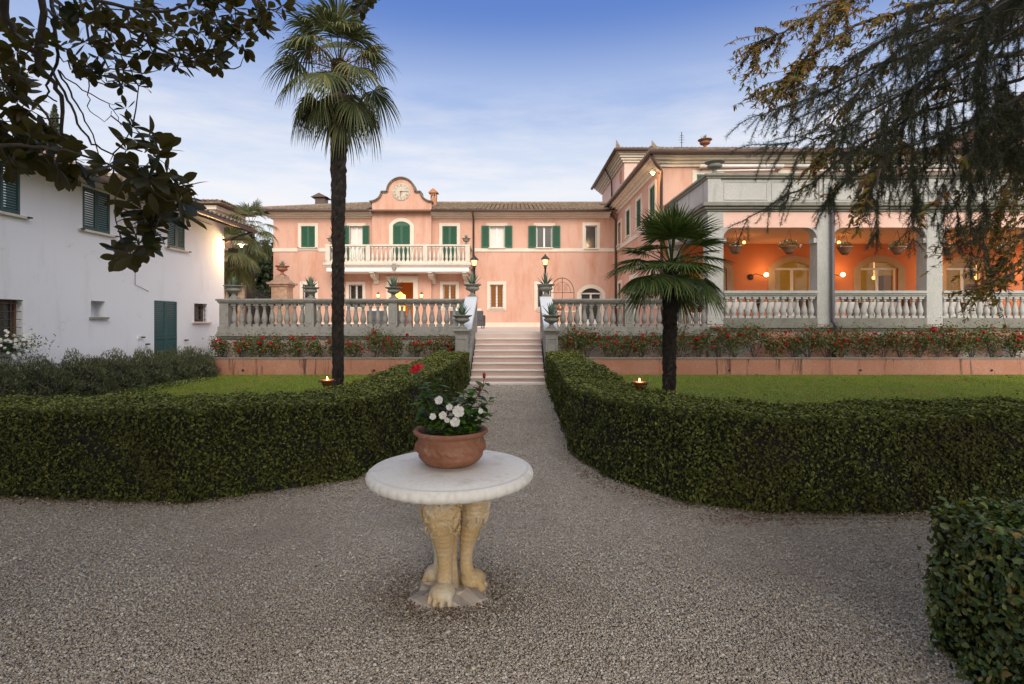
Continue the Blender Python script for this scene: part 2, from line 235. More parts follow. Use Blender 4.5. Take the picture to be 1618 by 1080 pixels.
# ------------------------------------------------------------------ mesh helpers
OFF = {}
class MB:
    def __init__(s): s.v = []; s.f = []; s.n = 0
    def add(s, vs, fs):
        b = s.n; s.v.extend([tuple(p) for p in vs]); s.f.extend([tuple(i+b for i in f) for f in fs]); s.n += len(vs)
    def box(s, x0, x1, y0, y1, z0, z1):
        if x0 > x1: x0, x1 = x1, x0
        if y0 > y1: y0, y1 = y1, y0
        if z0 > z1: z0, z1 = z1, z0
        s.add([(x0,y0,z0),(x1,y0,z0),(x1,y1,z0),(x0,y1,z0),(x0,y0,z1),(x1,y0,z1),(x1,y1,z1),(x0,y1,z1)],
              [(0,3,2,1),(4,5,6,7),(0,1,5,4),(1,2,6,5),(2,3,7,6),(3,0,4,7)]); return s
    def quad(s, a, b, c, d): s.add([a, b, c, d], [(0,1,2,3)])
    def prism(s, poly, fn, o0, o1):
        "2D outline (u, z) extruded from out-coordinate o0 to o1 through the frame function fn(u, z, o)"
        n = len(poly)
        s.add([fn(u, z, o0) for u, z in poly]+[fn(u, z, o1) for u, z in poly],
              [tuple(range(n)), tuple(reversed(range(n, 2*n)))]+[(i, (i+1) % n, n+(i+1) % n, n+i) for i in range(n)])
    def tube(s, pts, rad, n=8, cap=True):
        pts = [Vector(p) for p in pts]; m = len(pts)
        if not hasattr(rad, '__len__'): rad = [rad]*m
        ref = Vector((0.3, 0.2, 1)).normalized(); vs = []; fs = []
        for i, p in enumerate(pts):
            d = (pts[min(i+1, m-1)]-pts[max(i-1, 0)])
            if d.length < 1e-9: d = Vector((0, 0, 1))
            d.normalize(); u = d.cross(ref)
            if u.length < 1e-3: u = d.cross(Vector((1, 0, 0)))
            u.normalize(); ref2 = u.cross(d); ref = ref2
            v = d.cross(u)
            for k in range(n):
                a = 2*PI*k/n; vs.append(p+(u*math.cos(a)+v*math.sin(a))*rad[i])
        for i in range(m-1):
            for k in range(n): fs.append((i*n+k, i*n+(k+1) % n, (i+1)*n+(k+1) % n, (i+1)*n+k))
        if cap: fs.append(tuple(reversed(range(n)))); fs.append(tuple(range((m-1)*n, m*n)))
        s.add(vs, fs); return s
    def lathe(s, prof, c=(0, 0, 0), n=24, mod=None, sq=False):
        "prof: (radius, z) list from bottom to top; mod(k_angle, i) scales the radius"
        vs = []; fs = []; m = len(prof)
        for i, (r, z) in enumerate(prof):
            for k in range(n):
                a = 2*PI*k/n; q = r*(mod(a, i, z) if mod else 1)
                vs.append((c[0]+q*math.cos(a), c[1]+q*math.sin(a), c[2]+z))
        for i in range(m-1):
            for k in range(n): fs.append((i*n+k, i*n+(k+1) % n, (i+1)*n+(k+1) % n, (i+1)*n+k))
        if prof[0][0] > 1e-4: fs.append(tuple(reversed(range(n))))
        if prof[-1][0] > 1e-4: fs.append(tuple(range((m-1)*n, m*n)))
        s.add(vs, fs); return s
    def ball(s, c, r, seg=10, rings=7, rot=None):
        if not hasattr(r, '__len__'): r = (r, r, r)
        vs = []; fs = []
        for i in range(rings+1):
            t = PI*i/rings
            for k in range(seg):
                a = 2*PI*k/seg; p = Vector((r[0]*math.sin(t)*math.cos(a), r[1]*math.sin(t)*math.sin(a), r[2]*math.cos(t)))
                if rot is not None: p = rot @ p
                vs.append(p+Vector(c))
        for i in range(rings):
            for k in range(seg): fs.append((i*seg+k, (i+1)*seg+k, (i+1)*seg+(k+1) % seg, i*seg+(k+1) % seg))
        s.add(vs, fs); return s
    def build(s, name, mat, parent=None, smooth=False, bevel=0, loc=None):
        return mesh_obj(name, s.v, s.f, mat, parent, smooth, bevel, loc)

def mesh_obj(name, v, f, mat, parent=None, smooth=False, bevel=0, loc=None):
    off = OFF[parent.name] if parent is not None else Vector(loc or (0, 0, 0))
    me = bpy.data.meshes.new(name)
    me.from_pydata([(p[0]-off[0], p[1]-off[1], p[2]-off[2]) for p in v], [], f)
    return _fin(me, name, mat, parent, smooth, bevel, off)
def np_obj(name, V, F, mat, parent=None, smooth=False, loc=None):
    "fast path: V (n,3) and F (m,k) numpy arrays"
    off = OFF[parent.name] if parent is not None else Vector(loc or (0, 0, 0))
    me = bpy.data.meshes.new(name)
    V = np.asarray(V, dtype=np.float32)-np.array(off[:], dtype=np.float32); F = np.asarray(F, dtype=np.int32)
    k = F.shape[1]
    me.vertices.add(len(V)); me.vertices.foreach_set('co', V.ravel())
    me.loops.add(F.size); me.loops.foreach_set('vertex_index', F.ravel())
    me.polygons.add(len(F)); me.polygons.foreach_set('loop_start', np.arange(0, F.size, k, dtype=np.int32))
    me.update(calc_edges=True)
    return _fin(me, name, mat, parent, smooth, 0, off)
def _fin(me, name, mat, parent, smooth, bevel, off):
    if isinstance(mat, str): mat = M[mat]
    me.materials.append(mat)
    if smooth: me.polygons.foreach_set('use_smooth', [True]*len(me.polygons))
    o = bpy.data.objects.new(name, me); COL.objects.link(o)
    if parent is not None: o.parent = parent
    else: o.location = off
    OFF[o.name] = Vector(off)
    if bevel:
        b = o.modifiers.new('bevel', 'BEVEL'); b.width = bevel; b.segments = 2; b.limit_method = 'ANGLE'
    return o
def tag(o, label=None, cat=None, group=None, kind=None):
    if label: o['label'] = label
    if cat: o['category'] = cat
    if group: o['group'] = group
    if kind: o['kind'] = kind
    return o
def thing(name, label, cat, loc=(0, 0, 0), group=None):
    o = bpy.data.objects.new(name, None); o.empty_display_size = 0.2; COL.objects.link(o)
    o.location = loc; OFF[o.name] = Vector(loc)
    return tag(o, label, cat, group)
def copy_tree(o, loc=None, label=None, rz=None, scale=None, parent=None):
    c = o.copy(); COL.objects.link(c); c.parent = parent
    if parent is not None: c.matrix_parent_inverse = o.matrix_parent_inverse.copy()
    for ch in list(o.children): copy_tree(ch, parent=c)
    if loc is not None: c.location = loc
    if rz is not None: c.rotation_euler.z = rz
    if scale is not None: c.scale = (scale,)*3
    if label: c['label'] = label
    OFF[c.name] = Vector(c.location) if parent is None else Vector((0, 0, 0))
    return c
NTH = ['first', 'second', 'third', 'fourth', 'fifth', 'sixth', 'seventh', 'eighth', 'ninth', 'tenth', 'eleventh', 'twelfth', 'thirteenth', 'fourteenth', 'fifteenth', 'sixteenth', 'seventeenth', 'eighteenth', 'nineteenth', 'twentieth']

# facade frames: fn(u, z, out) -> world point
def frame_y(y0): return lambda u, z, o: (u, y0-o, z)          # faces the camera (-Y)
def frame_w(x0): return lambda u, z, o: (x0-o, u, z)          # faces -X (wing side), u = y
def frame_e(x0): return lambda u, z, o: (x0+o, u, z)          # faces +X (white house), u = y
def fbox(mb, fn, u0, u1, z0, z1, o0, o1):
    a = fn(u0, z0, o0); b = fn(u1, z1, o1); mb.box(a[0], b[0], a[1], b[1], a[2], b[2])
def wall_holes(mb, fn, u0, u1, z0, z1, holes, depth=0.3):
    us = sorted({u0, u1, *[h[0] for h in holes], *[h[1] for h in holes]}); zs = sorted({z0, z1, *[h[2] for h in holes], *[h[3] for h in holes]})
    us = [u for u in us if u0 <= u <= u1]; zs = [z for z in zs if z0 <= z <= z1]
    for i in range(len(us)-1):
        for j in range(len(zs)-1):
            uc = (us[i]+us[i+1])/2; zc = (zs[j]+zs[j+1])/2
            if any(h[0] < uc < h[1] and h[2] < zc < h[3] for h in holes): continue
            mb.quad(fn(us[i], zs[j], 0), fn(us[i+1], zs[j], 0), fn(us[i+1], zs[j+1], 0), fn(us[i], zs[j+1], 0))
    for a, b, c, d in holes:
        D = -depth
        for p, q in (((a, c), (a, d)), ((a, d), (b, d)), ((b, d), (b, c)), ((b, c), (a, c))):
            mb.quad(fn(*p, 0), fn(*q, 0), fn(*q, D), fn(*p, D))
def arc_top(u0, u1, zs, rise, n=14):
    "points of a segmental arch from (u1, zs) over to (u0, zs)"
    uc = (u0+u1)/2; h = (u1-u0)/2; r = (h*h+rise*rise)/(2*rise); a = math.asin(min(1, h/r))
    return [(uc+r*math.sin(a-2*a*i/n), zs+rise-r+r*math.cos(a-2*a*i/n)) for i in range(n+1)]
# ------------------------------------------------------------------ ground and garden floor
TZ = 1.25
def sheet(name, poly, z, mat, kind='structure'):
    o = mesh_obj(name, [(x, y, z) for x, y in poly], [tuple(range(len(poly)))], mat); o['kind'] = kind; return o
sheet('ground', [(-900, -300), (900, -300), (900, 1500), (-900, 1500)], -0.03, 'ground')
sheet('gravel_path', [(-12, -6), (12, -6), (12, 14), (-12, 14)], -0.008, 'gravelbed')
sheet('lawn', [(-10.4, 5.45), (-2.2, 5.35), (-1.6, 6.6), (-1.5, 13.9), (-1.5, 17), (-10.4, 17)], 0.0, 'lawn')
sheet('lawn', [(1.3, 13.9), (1.3, 6.5), (1.9, 5.2), (14, 5.2), (22, 9), (22, 17), (1.3, 17)], 0.0, 'lawn')
mb = MB()
pr = random.Random(3)
x = -10.35
for iy in range(9):
    x = -10.38; y = 12.6+iy*0.5
    while x < -9.0:
        wd = pr.uniform(0.3, 0.55); mb.box(x, min(x+wd-0.012, -9.0), y, y+0.488, -0.02, 0.012+pr.uniform(0, 0.004)); x += wd
o = mb.build('pavement', 'step', bevel=0.004); o['kind'] = 'structure'
mb = MB()
mb.box(-9.2, -1.3, 17.15, 19.5, 0, TZ); mb.box(0.98, 6.2, 17.15, 19.5, 0, TZ); mb.box(-1.3, 0.98, 16.2, 19.5, 0, TZ)
mb.box(-60, 60, 19.5, 75, 0, TZ-0.002)
o = mb.build('terrace', 'paving'); o['kind'] = 'structure'

# ------------------------------------------------------------------ baluster runs
BAL = [(0.088, 0), (0.088, 0.09), (0.075, 0.10), (0.055, 0.13), (0.070, 0.17), (0.088, 0.25), (0.092, 0.33), (0.082, 0.43), (0.056, 0.60), (0.042, 0.74), (0.040, 0.80), (0.058, 0.815), (0.058, 0.835), (0.044, 0.85), (0.062, 0.89), (0.080, 0.91), (0.080, 1.0)]
def baluster_mesh(h, wid=1.0, n=12):
    mb = MB(); mb.lathe([(r*wid, z*h) for r, z in BAL[2:-2]], n=n)
    q = 0.086*wid; mb.box(-q, q, -q, q, 0, 0.10*h); mb.box(-q*0.93, q*0.93, -q*0.93, q*0.93, 0.905*h, h)
    me = bpy.data.meshes.new('baluster'); me.from_pydata(mb.v, [], mb.f)
    for p in me.polygons: p.use_smooth = len(p.vertices) == 4 and abs(p.normal.z) < 0.98 and p.index < (len(BAL)-5)*n
    return me
def put_baluster(me, mat, parent, p):
    if not me.materials: me.materials.append(M[mat])
    o = bpy.data.objects.new('baluster', me); COL.objects.link(o); o.parent = parent
    off = OFF[parent.name]; o.location = (p[0]-off[0], p[1]-off[1], p[2]-off[2]); return o
def balusters_between(me, mat, root, x0, x1, y, z, pitch):
    n = max(1, round((x1-x0)/pitch)); st = (x1-x0)/n
    for i in range(n): put_baluster(me, mat, root, (x0+st*(i+0.5), y, z))

# terrace balustrades
bm_terr = baluster_mesh(0.72, 1.0)
def terrace_balustrade(x0, x1, posts, label, endcap):
    y = 17.0; r = thing('balustrade', label, 'balustrade', ((x0+x1)/2, y, 1.2))
    mb = MB(); mb.box(x0, x1, y-0.17, y+0.17, 1.19, 1.43); mb.build('plinth', 'stone', r, bevel=0.008)
    mb = MB(); mb.box(x0-0.05, x1+0.02, y-0.21, y+0.21, 2.235, 2.30); mb.box(x0-0.02, x1, y-0.17, y+0.17, 2.185, 2.235); mb.box(x0, x1, y-0.13, y+0.13, 2.15, 2.185)
    mb.build('handrail', 'stone', r, bevel=0.012)
    ps = sorted(posts)
    for c in ps:
        mb = MB(); mb.box(c-0.14, c+0.14, y-0.14, y+0.14, 1.43, 2.15); mb.box(c-0.09, c+0.09, y-0.152, y-0.139, 1.52, 2.08)
        mb.build('post', 'stone', r, bevel=0.008)
    edges = ps[:]
    if edges[0] > x0+0.5: edges = [x0-0.14]+edges
    if edges[-1] < x1-0.5: edges = edges+[x1+0.14]
    for a, b in zip(edges[:-1], edges[1:]): balusters_between(bm_terr, 'stone', r, a+0.15, b-0.15, y, 1.43, 0.232)
    return r
terrace_balustrade(-9.28, -1.52, [-9.1, -6.42, -3.8], 'long grey stone balustrade on the terrace edge left of the stairs', 0)
terrace_balustrade(1.20, 6.12, [3.62], 'shorter grey stone balustrade on the terrace edge between stairs and loggia', 0)

# retaining walls below and planters in front
def retaining(x0, x1, mat, label, zt=1.19):
    r = thing('retaining_wall', label, 'retaining wall', ((x0+x1)/2, 17, 0))
    mb = MB(); mb.box(x0, x1, 16.95, 17.15, 0, zt-0.16); mb.build('wall', mat, r)
    mb = MB(); mb.box(x0-0.1, x1, 16.80, 17.15, zt-0.06, zt-0.002); mb.box(x0-0.06, x1, 16.85, 17.15, zt-0.11, zt-0.06); mb.box(x0-0.03, x1, 16.90, 17.15, zt-0.16, zt-0.11)
    mb.build('cornice', 'stone', r, bevel=0.01); return r
r1 = retaining(-9.25, -1.5, 'peel_grey', 'faded rose terrace wall behind the left rose bed')
mb = MB(); mb.box(-9.27, -9.05, 16.93, 16.949, 0, 1.03); mb.build('corner_pilaster', 'stone', r1)
retaining(1.2, 6.05, 'peel_grey', 'short faded rose terrace wall right of the stairs')
def planter(x0, x1, label):
    r = thing('planter', label, 'planter', ((x0+x1)/2, 16, 0))
    mb = MB(); mb.box(x0, x1, 16.0, 16.14, 0, 0.475)
    if x0 < -5: mb.box(x0, x0+0.14, 16.14, 16.94, 0, 0.475)
    mb.build('wall', 'planter', r, bevel=0.006)
    mb = MB(); mb.box(x0-0.02, x1, 15.98, 16.16, 0.477, 0.51)
    if x0 < -5: mb.box(x0-0.02, x0+0.16, 16.16, 16.94, 0.477, 0.51)
    mb.build('coping', 'stone_dirty', r, bevel=0.005)
    mb = MB(); mb.box(x0+0.15, x1, 16.15, 16.94, 0.02, 0.45); mb.build('soil', 'soil', r)
    mb = MB(); xx = x0+1.3
    while xx < x1-0.3:
        mb.lathe([(0.03, 0), (0.03, 0.03), (0.022, 0.03), (0.022, 0.005), (0.0001, 0.005)], (0, 0, 0), 10)
        k = len(mb.v)-50
        for i in range(k, len(mb.v)):
            a = mb.v[i]; mb.v[i] = (xx+a[0], 15.998-a[2], 0.14+a[1])
        xx += 3.9
    mb.build('drain_hole', 'iron', r)
planter(-9.35, -1.52, 'low salmon planter wall with dark runs left of the stairs')
planter(1.2, 21, 'long low salmon planter wall right of the stairs')

# ------------------------------------------------------------------ staircase
SX0, SX1 = -1.13, 0.80
r = thing('staircase', 'pink garden stairs with pale treads and sloping stone balustrades', 'stairs', (-0.165, 13.9, 0))
for k in range(8):
    y0 = 13.9+0.33*k; z1 = 0.156*(k+1)
    mb = MB(); mb.box(SX0, SX1, y0+0.02, y0+0.36 if k < 7 else 16.5, 0.156*k if k else -0.01, z1-0.04); mb.build('riser', 'riser', r)
    mb = MB(); mb.box(SX0, SX1, y0-0.015, y0+0.35 if k < 7 else 16.6, z1-0.04, z1); mb.build('tread', 'step', r, bevel=0.008)
mb = MB(); mb.box(SX0-0.02, SX1+0.02, 13.55, 13.9, -0.01, 0.035); mb.build('landing_slab', 'step', r, bevel=0.006)
def sy(y): return 0.156+(y-13.9)*0.156/0.33       # nosing line height
bm_stair = baluster_mesh(0.62, 0.85, 10)
for s, (xa, xb) in enumerate(((-1.50, -1.135), (0.805, 1.17))):
    xm = (xa+xb)/2
    mb = MB()                                     # closed string wall below
    pts = [(14.3, 0), (16.85, 0), (16.85, 1.47), (16.4, sy(16.4)+0.2), (14.3, sy(14.3)+0.2)]
    fx = lambda u, z, o: (o, u, z)
    mb.prism(pts, fx, xa+0.04, xb-0.03); mb.build('side_wall', 'stone', r, bevel=0.006)
    mb = MB(); pts = [(14.32, 1.30), (16.75, 2.27), (16.9, 2.27), (16.9, 2.36), (16.72, 2.36), (14.32, 1.40)]
    mb.prism(pts, fx, xa, xb); mb.build('sloping_coping', 'coping', r, bevel=0.01)
    mb = MB(); pts = [(14.32, 1.24), (16.8, 2.235), (16.8, 2.269), (16.75, 2.269), (14.32, 1.298)]
    mb.prism(pts, fx, xa+0.05, xb-0.05); mb.build('coping_moulding', 'stone', r)
    for k in range(9):
        y = 14.52+0.232*k; put_baluster(bm_stair, 'stone', r, (xm, y, sy(y)+0.19))
    mb = MB(); mb.box(xm-0.16, xm+0.16, 16.68, 17.0, 0.0, 2.2); mb.build('upper_pier', 'stone', r, bevel=0.008)
for cx, lab in ((-1.36, 0), (0.985, 1)):
    mb = MB(); mb.box(cx-0.16, cx+0.16, 13.96, 14.28, 0, 1.26); mb.box(cx-0.2, cx+0.2, 13.93, 14.3, 0, 0.22)
    for a, b, c, d in ((cx-0.115, cx+0.115, 0.34, 0.36), (cx-0.115, cx+0.115, 1.13, 1.15), (cx-0.115, cx-0.095, 0.36, 1.13), (cx+0.095, cx+0.115, 0.36, 1.13)):
        mb.box(a, b, 13.945, 13.962, c, d)
    mb.build('lower_pier', 'stone_pale' if 0 else 'stone', r, bevel=0.008)
    mb = MB(); mb.box(cx-0.235, cx+0.235, 13.88, 14.35, 1.335, 1.39); mb.box(cx-0.20, cx+0.20, 13.92, 14.32, 1.295, 1.335); mb.box(cx-0.175, cx+0.175, 13.945, 14.295, 1.26, 1.295)
    mb.build('pier_cap', 'stone', r, bevel=0.008)

# ------------------------------------------------------------------ shutters, windows, doors
def shutter_leaf(root, fn, u0, u1, z0, z1, o, mat, name='shutter', slat=0.055):
    mb = MB(); fr = 0.055; th = 0.04
    fbox(mb, fn, u0, u0+fr, z0, z1, o, o+th); fbox(mb, fn, u1-fr, u1, z0, z1, o, o+th)
    fbox(mb, fn, u0+fr, u1-fr, z0, z0+fr*1.3, o, o+th-0.002); fbox(mb, fn, u0+fr, u1-fr, z1-fr, z1, o, o+th-0.002)
    if z1-z0 > 1.7: fbox(mb, fn, u0+fr, u1-fr, (z0+z1)/2-0.04, (z0+z1)/2+0.04, o, o+th-0.002)
    n = int((z1-z0-2.3*fr)/slat)
    for i in range(n):
        z = z0+fr*1.3+(i+0.5)*(z1-z0-2.3*fr)/n
        p = [(u0+fr, z+slat*0.42, o+0.004), (u1-fr, z+slat*0.42, o+0.004), (u1-fr, z-slat*0.42, o+th-0.006), (u0+fr, z-slat*0.42, o+th-0.006)]
        a = [fn(*q) for q in p]; b = [fn(q[0], q[1]-0.009, q[2]) for q in p]
        mb.add(a+b, [(0,1,2,3),(7,6,5,4),(3,2,6,7),(0,4,5,1),(0,3,7,4),(1,5,6,2)])
    return mb.build(name, mat, root)
def window(root, fn, u0, u1, z0, z1, kind, s=0.18, arch=0.0, sill=True, shut='green', door=False, grille=False, glass='glass', frame='whitewood', trim='trim', depth=0.22, mull=True, hooks=True, lip=0.045):
    zb = z0
    mb = MB()
    if s > 0:
        lo = z0 if door else z0-s*0.9
        fbox(mb, fn, u0-s, u0, lo, z1, -0.05, lip); fbox(mb, fn, u1, u1+s, lo, z1, -0.05, lip)
        if not door: fbox(mb, fn, u0, u1, lo, z0, -0.05, lip)
        if arch:
            A = arc_top(u0, u1, z1, arch); B = arc_top(u0-s, u1+s, z1, arch+s*0.85)
            poly = [(u1+s, z1)]+B[1:-1]+[(u0-s, z1)]+list(reversed(A))
            mb.prism(poly, fn, -0.05, lip)
        else: fbox(mb, fn, u0-s, u1+s, z1, z1+s, -0.05, lip)
        wroot = mb.build('door' if door else 'window', trim, root, bevel=0.006)
    else:
        fbox(mb, fn, u0, u1, z0-0.02, z0, -depth, 0.0); wroot = mb.build('window', trim, root)
    if sill:
        mb = MB(); e = 0.08 if s > 0 else 0.14; fbox(mb, fn, u0-e, u1+e, z0-0.055, z0, lip+0.002 if s > 0 else 0.002, lip+0.085); mb.build('sill', 'step' if s == 0 else trim, wroot, bevel=0.006)
    if arch:
        A = arc_top(u0, u1, z1, arch); mb = MB()
        mb.prism([(u0, z1)]+list(reversed(A))[1:-1]+[(u1, z1), (u1, z1+arch+0.01), (u0, z1+arch+0.01)], fn, -0.07, -0.001); mb.build('spandrel', trim, wroot)
        mb = MB(); mb.prism(A, fn, -0.10 if kind != 'closed' else -0.03, -0.09 if kind != 'closed' else -0.01)
        if kind != 'closed': mb.build('fanlight', glass, wroot)
        else: mb.build('shutter_head', shut, wroot)
        mb = MB(); fbox(mb, fn, u0, u1, z1-0.03, z1+0.03, -0.15, -0.08); mb.build('transom', frame if kind != 'closed' else shut, wroot)
    if kind == 'closed':
        um = (u0+u1)/2
        shutter_leaf(wroot, fn, u0+0.005, um-0.004, z0+0.01, z1-0.01, -0.035, shut); shutter_leaf(wroot, fn, um+0.004, u1-0.005, z0+0.01, z1-0.01, -0.035, shut)
        if hooks:
            mb = MB()
            for uu in (u0-0.12, u1+0.12):
                fbox(mb, fn, uu-0.012, uu+0.012, z0-0.03, z0-0.01, lip, lip+0.12); fbox(mb, fn, uu-0.05, uu+0.05, z0-0.035, z0-0.005, lip+0.09, lip+0.12)
            mb.build('shutter_hook', 'iron', wroot)
    else:
        mb = MB(); fbox(mb, fn, u0, u1, z0, z1, -depth, -depth+0.012); mb.build('pane', 'curtain' if kind == 'blind' else glass, wroot)
        mb = MB(); g = 0.05; a, b = -depth+0.014, -depth+0.075
        fbox(mb, fn, u0, u0+g, z0, z1, a, b); fbox(mb, fn, u1-g, u1, z0, z1, a, b)
        fbox(mb, fn, u0+g, u1-g, z0, z0+(0.45 if door else g), a, b-0.002); fbox(mb, fn, u0+g, u1-g, z1-g, z1, a, b-0.002)
        if mull:
            um = (u0+u1)/2; fbox(mb, fn, um-0.05, um+0.05, z0+(0.45 if door else g), z1-g, a, b-0.004)
        mb.build('frame', frame, wroot, bevel=0.004)
        if kind == 'open':
            wd = (u1-u0)/2+0.02
            for a0, b0 in ((u0-wd-0.02, u0-0.02), (u1+0.02, u1+wd+0.02)): shutter_leaf(wroot, fn, a0, b0, z0-0.02, z1+0.02, lip+0.01, shut)
        if grille:
            mb = MB(); nu = 4; nz = max(4, round((z1-z0)/0.17)); o = -0.05
            for i in range(1, nu+1):
                uu = u0+(u1-u0)*(i-0.5)/nu; p = fn(uu, z0, o); q = fn(uu, z1, o); mb.tube([p, q], 0.008, 5)
            for i in range(nz):
                zz = z0+(z1-z0)*(i+0.5)/nz; p = fn(u0, zz, o+0.012); q = fn(u1, zz, o+0.012); mb.tube([p, q], 0.007, 5)
            mb.build('grille', 'rust', wroot)
    return wroot

# ------------------------------------------------------------------ tiled roofs
def tile_plane(mb, p0, ud, vd, ulen, vfun, pitch=0.24, row=0.38, rise=0.075):
    "barrel tiles: p0 eave corner, ud unit along the eave, vd unit up the slope, vfun(u) -> (v_start, v_end)"
    p0 = Vector(p0); ud = Vector(ud); vd = Vector(vd); nn = ud.cross(vd).normalized()
    if nn.z < 0: nn = -nn
    nc = int(ulen/pitch); jr = random.Random(5)
    for i in range(nc):
        u = (i+0.5)*pitch; v0, v1 = vfun(u)
        if v1-v0 < 0.1: continue
        nrow = max(1, int(math.ceil((v1-v0)/row)))
        for j in range(nrow):
            a = v0+j*row-0.03; b = min(v1, a+row+0.06); q = jr.uniform(-0.012, 0.012); h0 = 0.045+jr.uniform(0, 0.02); h1 = 0.008
            vs = []
            for (vv, h) in ((a, h0), (b, h1)):
                for k in range(6):
                    an = PI*k/5; vs.append(p0+ud*(u+q+math.cos(an)*pitch*0.40)+vd*vv+nn*(h+math.sin(an)*rise))
            mb.add(vs, [(k, k+1, k+7, k+6) for k in range(5)]+[tuple(range(6))])
def roof_slab(mb, pts, th=0.06):
    n = len(pts); lo = [(p[0], p[1], p[2]-th) for p in pts]
    mb.add(list(pts)+lo, [tuple(range(n)), tuple(reversed(range(n, 2*n)))]+[(i, (i+1) % n, n+(i+1) % n, n+i) for i in range(n)])
def gutter(root, pts, r=0.07):
    mb = MB(); mb.tube(pts, r, 8); return mb.build('gutter', 'gutter', root, smooth=True)
def pipe(root, pts, r=0.05, mat='gutter'):
    mb = MB(); mb.tube(pts, r, 8); return mb.build('downpipe', mat, root, smooth=True)

# ------------------------------------------------------------------ main villa (far side of the terrace)
Y = 31.0; F = frame_y(Y); FG = frame_y(Y-0.3)
M['gable_lead'] = surf('weathered moulding', (0.16, 0.13, 0.10), (0.22, 0.18, 0.14), 4)
villa = thing('villa', 'long pink two storey villa with clock gable and tiled roof behind the stairs', 'house', (-4, Y, TZ))
VX0, VX1 = -13.86, 5.94; GX0, GX1 = -8.09, -4.71
holes_up = [(-12.25, -11.45, 5.83, 7.07), (-9.45, -8.72, 4.85, 7.07), (-4.12, -3.28, 4.85, 7.07), (-1.40, -0.55, 5.83, 7.07), (1.31, 2.19, 5.83, 7.07), (4.12, 4.78, 5.78, 7.10)]
holes_lo = [(-12.15, -11.45, 2.37, 3.70), (-9.49, -8.72, 2.37, 3.70), (-4.08, -3.34, 2.37, 3.70), (-1.37, -0.62, 2.37, 3.70), (1.35, 2.10, 2.37, 3.70), (3.87, 5.03, TZ, 3.5)]
mb = MB()
wall_holes(mb, F, VX0, GX0, TZ, 7.85, [h for h in holes_up+holes_lo if h[1] < GX0])
wall_holes(mb, F, GX1, VX1, TZ, 7.85, [h for h in holes_up+holes_lo if h[0] > GX1])
mb.quad((VX0, Y, TZ), (VX0, Y+9, TZ), (VX0, Y+9, 7.85), (VX0, Y, 7.85))
mb.quad((VX0, Y+9, TZ), (VX1+1, Y+9, TZ), (VX1+1, Y+9, 7.85), (VX0, Y+9, 7.85))
mb.build('wall', 'pink', villa)
# clock gable: projecting centre with a curved top
gz = 8.41
curveL = [(-8.22, gz)]+[(-8.22+0.67*math.sin(a), gz+0.56*(1-math.cos(a))) for a in [PI/2*i/8 for i in range(1, 9)]]
arch = [(-6.43-0.80*math.cos(a), 8.97+0.80*math.sin(a)) for a in [PI*i/20 for i in range(21)]]
curveR = [(-12.86-u, z) for u, z in reversed(curveL)]
top = curveL+arch+curveR
# body with the entrance and the arched balcony door left open
mb = MB()
wall_holes(mb, FG, GX0, GX1, TZ, gz-0.25, [(-7.0, -5.74, TZ, 3.82), (-6.9, -5.92, 4.85, 7.29)], 0.35)
for u in (GX0, GX1): mb.quad(FG(u, TZ, 0), FG(u, gz-0.25, 0), FG(u, gz-0.25, -0.3), FG(u, TZ, -0.3))
body = [(GX0, gz-0.25), (GX0, gz-0.02)]+[(max(GX0, min(GX1, u)), z-0.02) for u, z in top if True]+[(GX1, gz-0.02), (GX1, gz-0.25)]
mb.prism(list(reversed(body)), FG, -0.45, 0.0)
mb.build('gable_wall', 'pink', villa)
mb = MB()
for (u0, z0), (u1, z1) in zip(top[:-1], top[1:]):
    d = Vector((u1-u0, z1-z0)); L0 = d.length
    if L0 < 1e-4: continue
    n = Vector((-d.y, d.x))/L0
    for a, b, o0, o1 in ((-0.06, 0.0, -0.46, 0.08), (0.0, 0.05, -0.50, 0.15)):
        mb.prism([(u0+n.x*a, z0+n.y*a), (u1+n.x*a, z1+n.y*a), (u1+n.x*b, z1+n.y*b), (u0+n.x*b, z0+n.y*b)], FG, o0, o1)
mb.build('gable_moulding', 'gable_lead', villa)
for (a, b, c, d) in holes_up[:1]: window(villa, F, a, b, c, d, 'closed')
window(villa, F, -9.45, -8.72, 4.85, 7.07, 'open', shut='green', door=True, sill=False, glass='curtain')
window(villa, FG, -6.9, -5.92, 4.85, 7.07, 'closed', door=True, sill=False, s=0.22, hooks=False, arch=0.22)
window(villa, F, -4.12, -3.28, 4.85, 7.07, 'closed', door=True, sill=False, hooks=False)
window(villa, F, -1.40, -0.55, 5.83, 7.07, 'open', glass='curtain'); window(villa, F, 1.31, 2.19, 5.83, 7.07, 'open')
window(villa, F, 4.12, 4.78, 5.78, 7.10, 'plain', mull=False)
for h in holes_lo[:5]: window(villa, F, *h, 'plain', grille=True, glass='amberglass' if h[0] in (-4.08, -1.37) else 'glass')
window(villa, F, 3.87, 5.03, TZ, 3.2, 'plain', door=True, sill=False, arch=0.30, s=0.24)
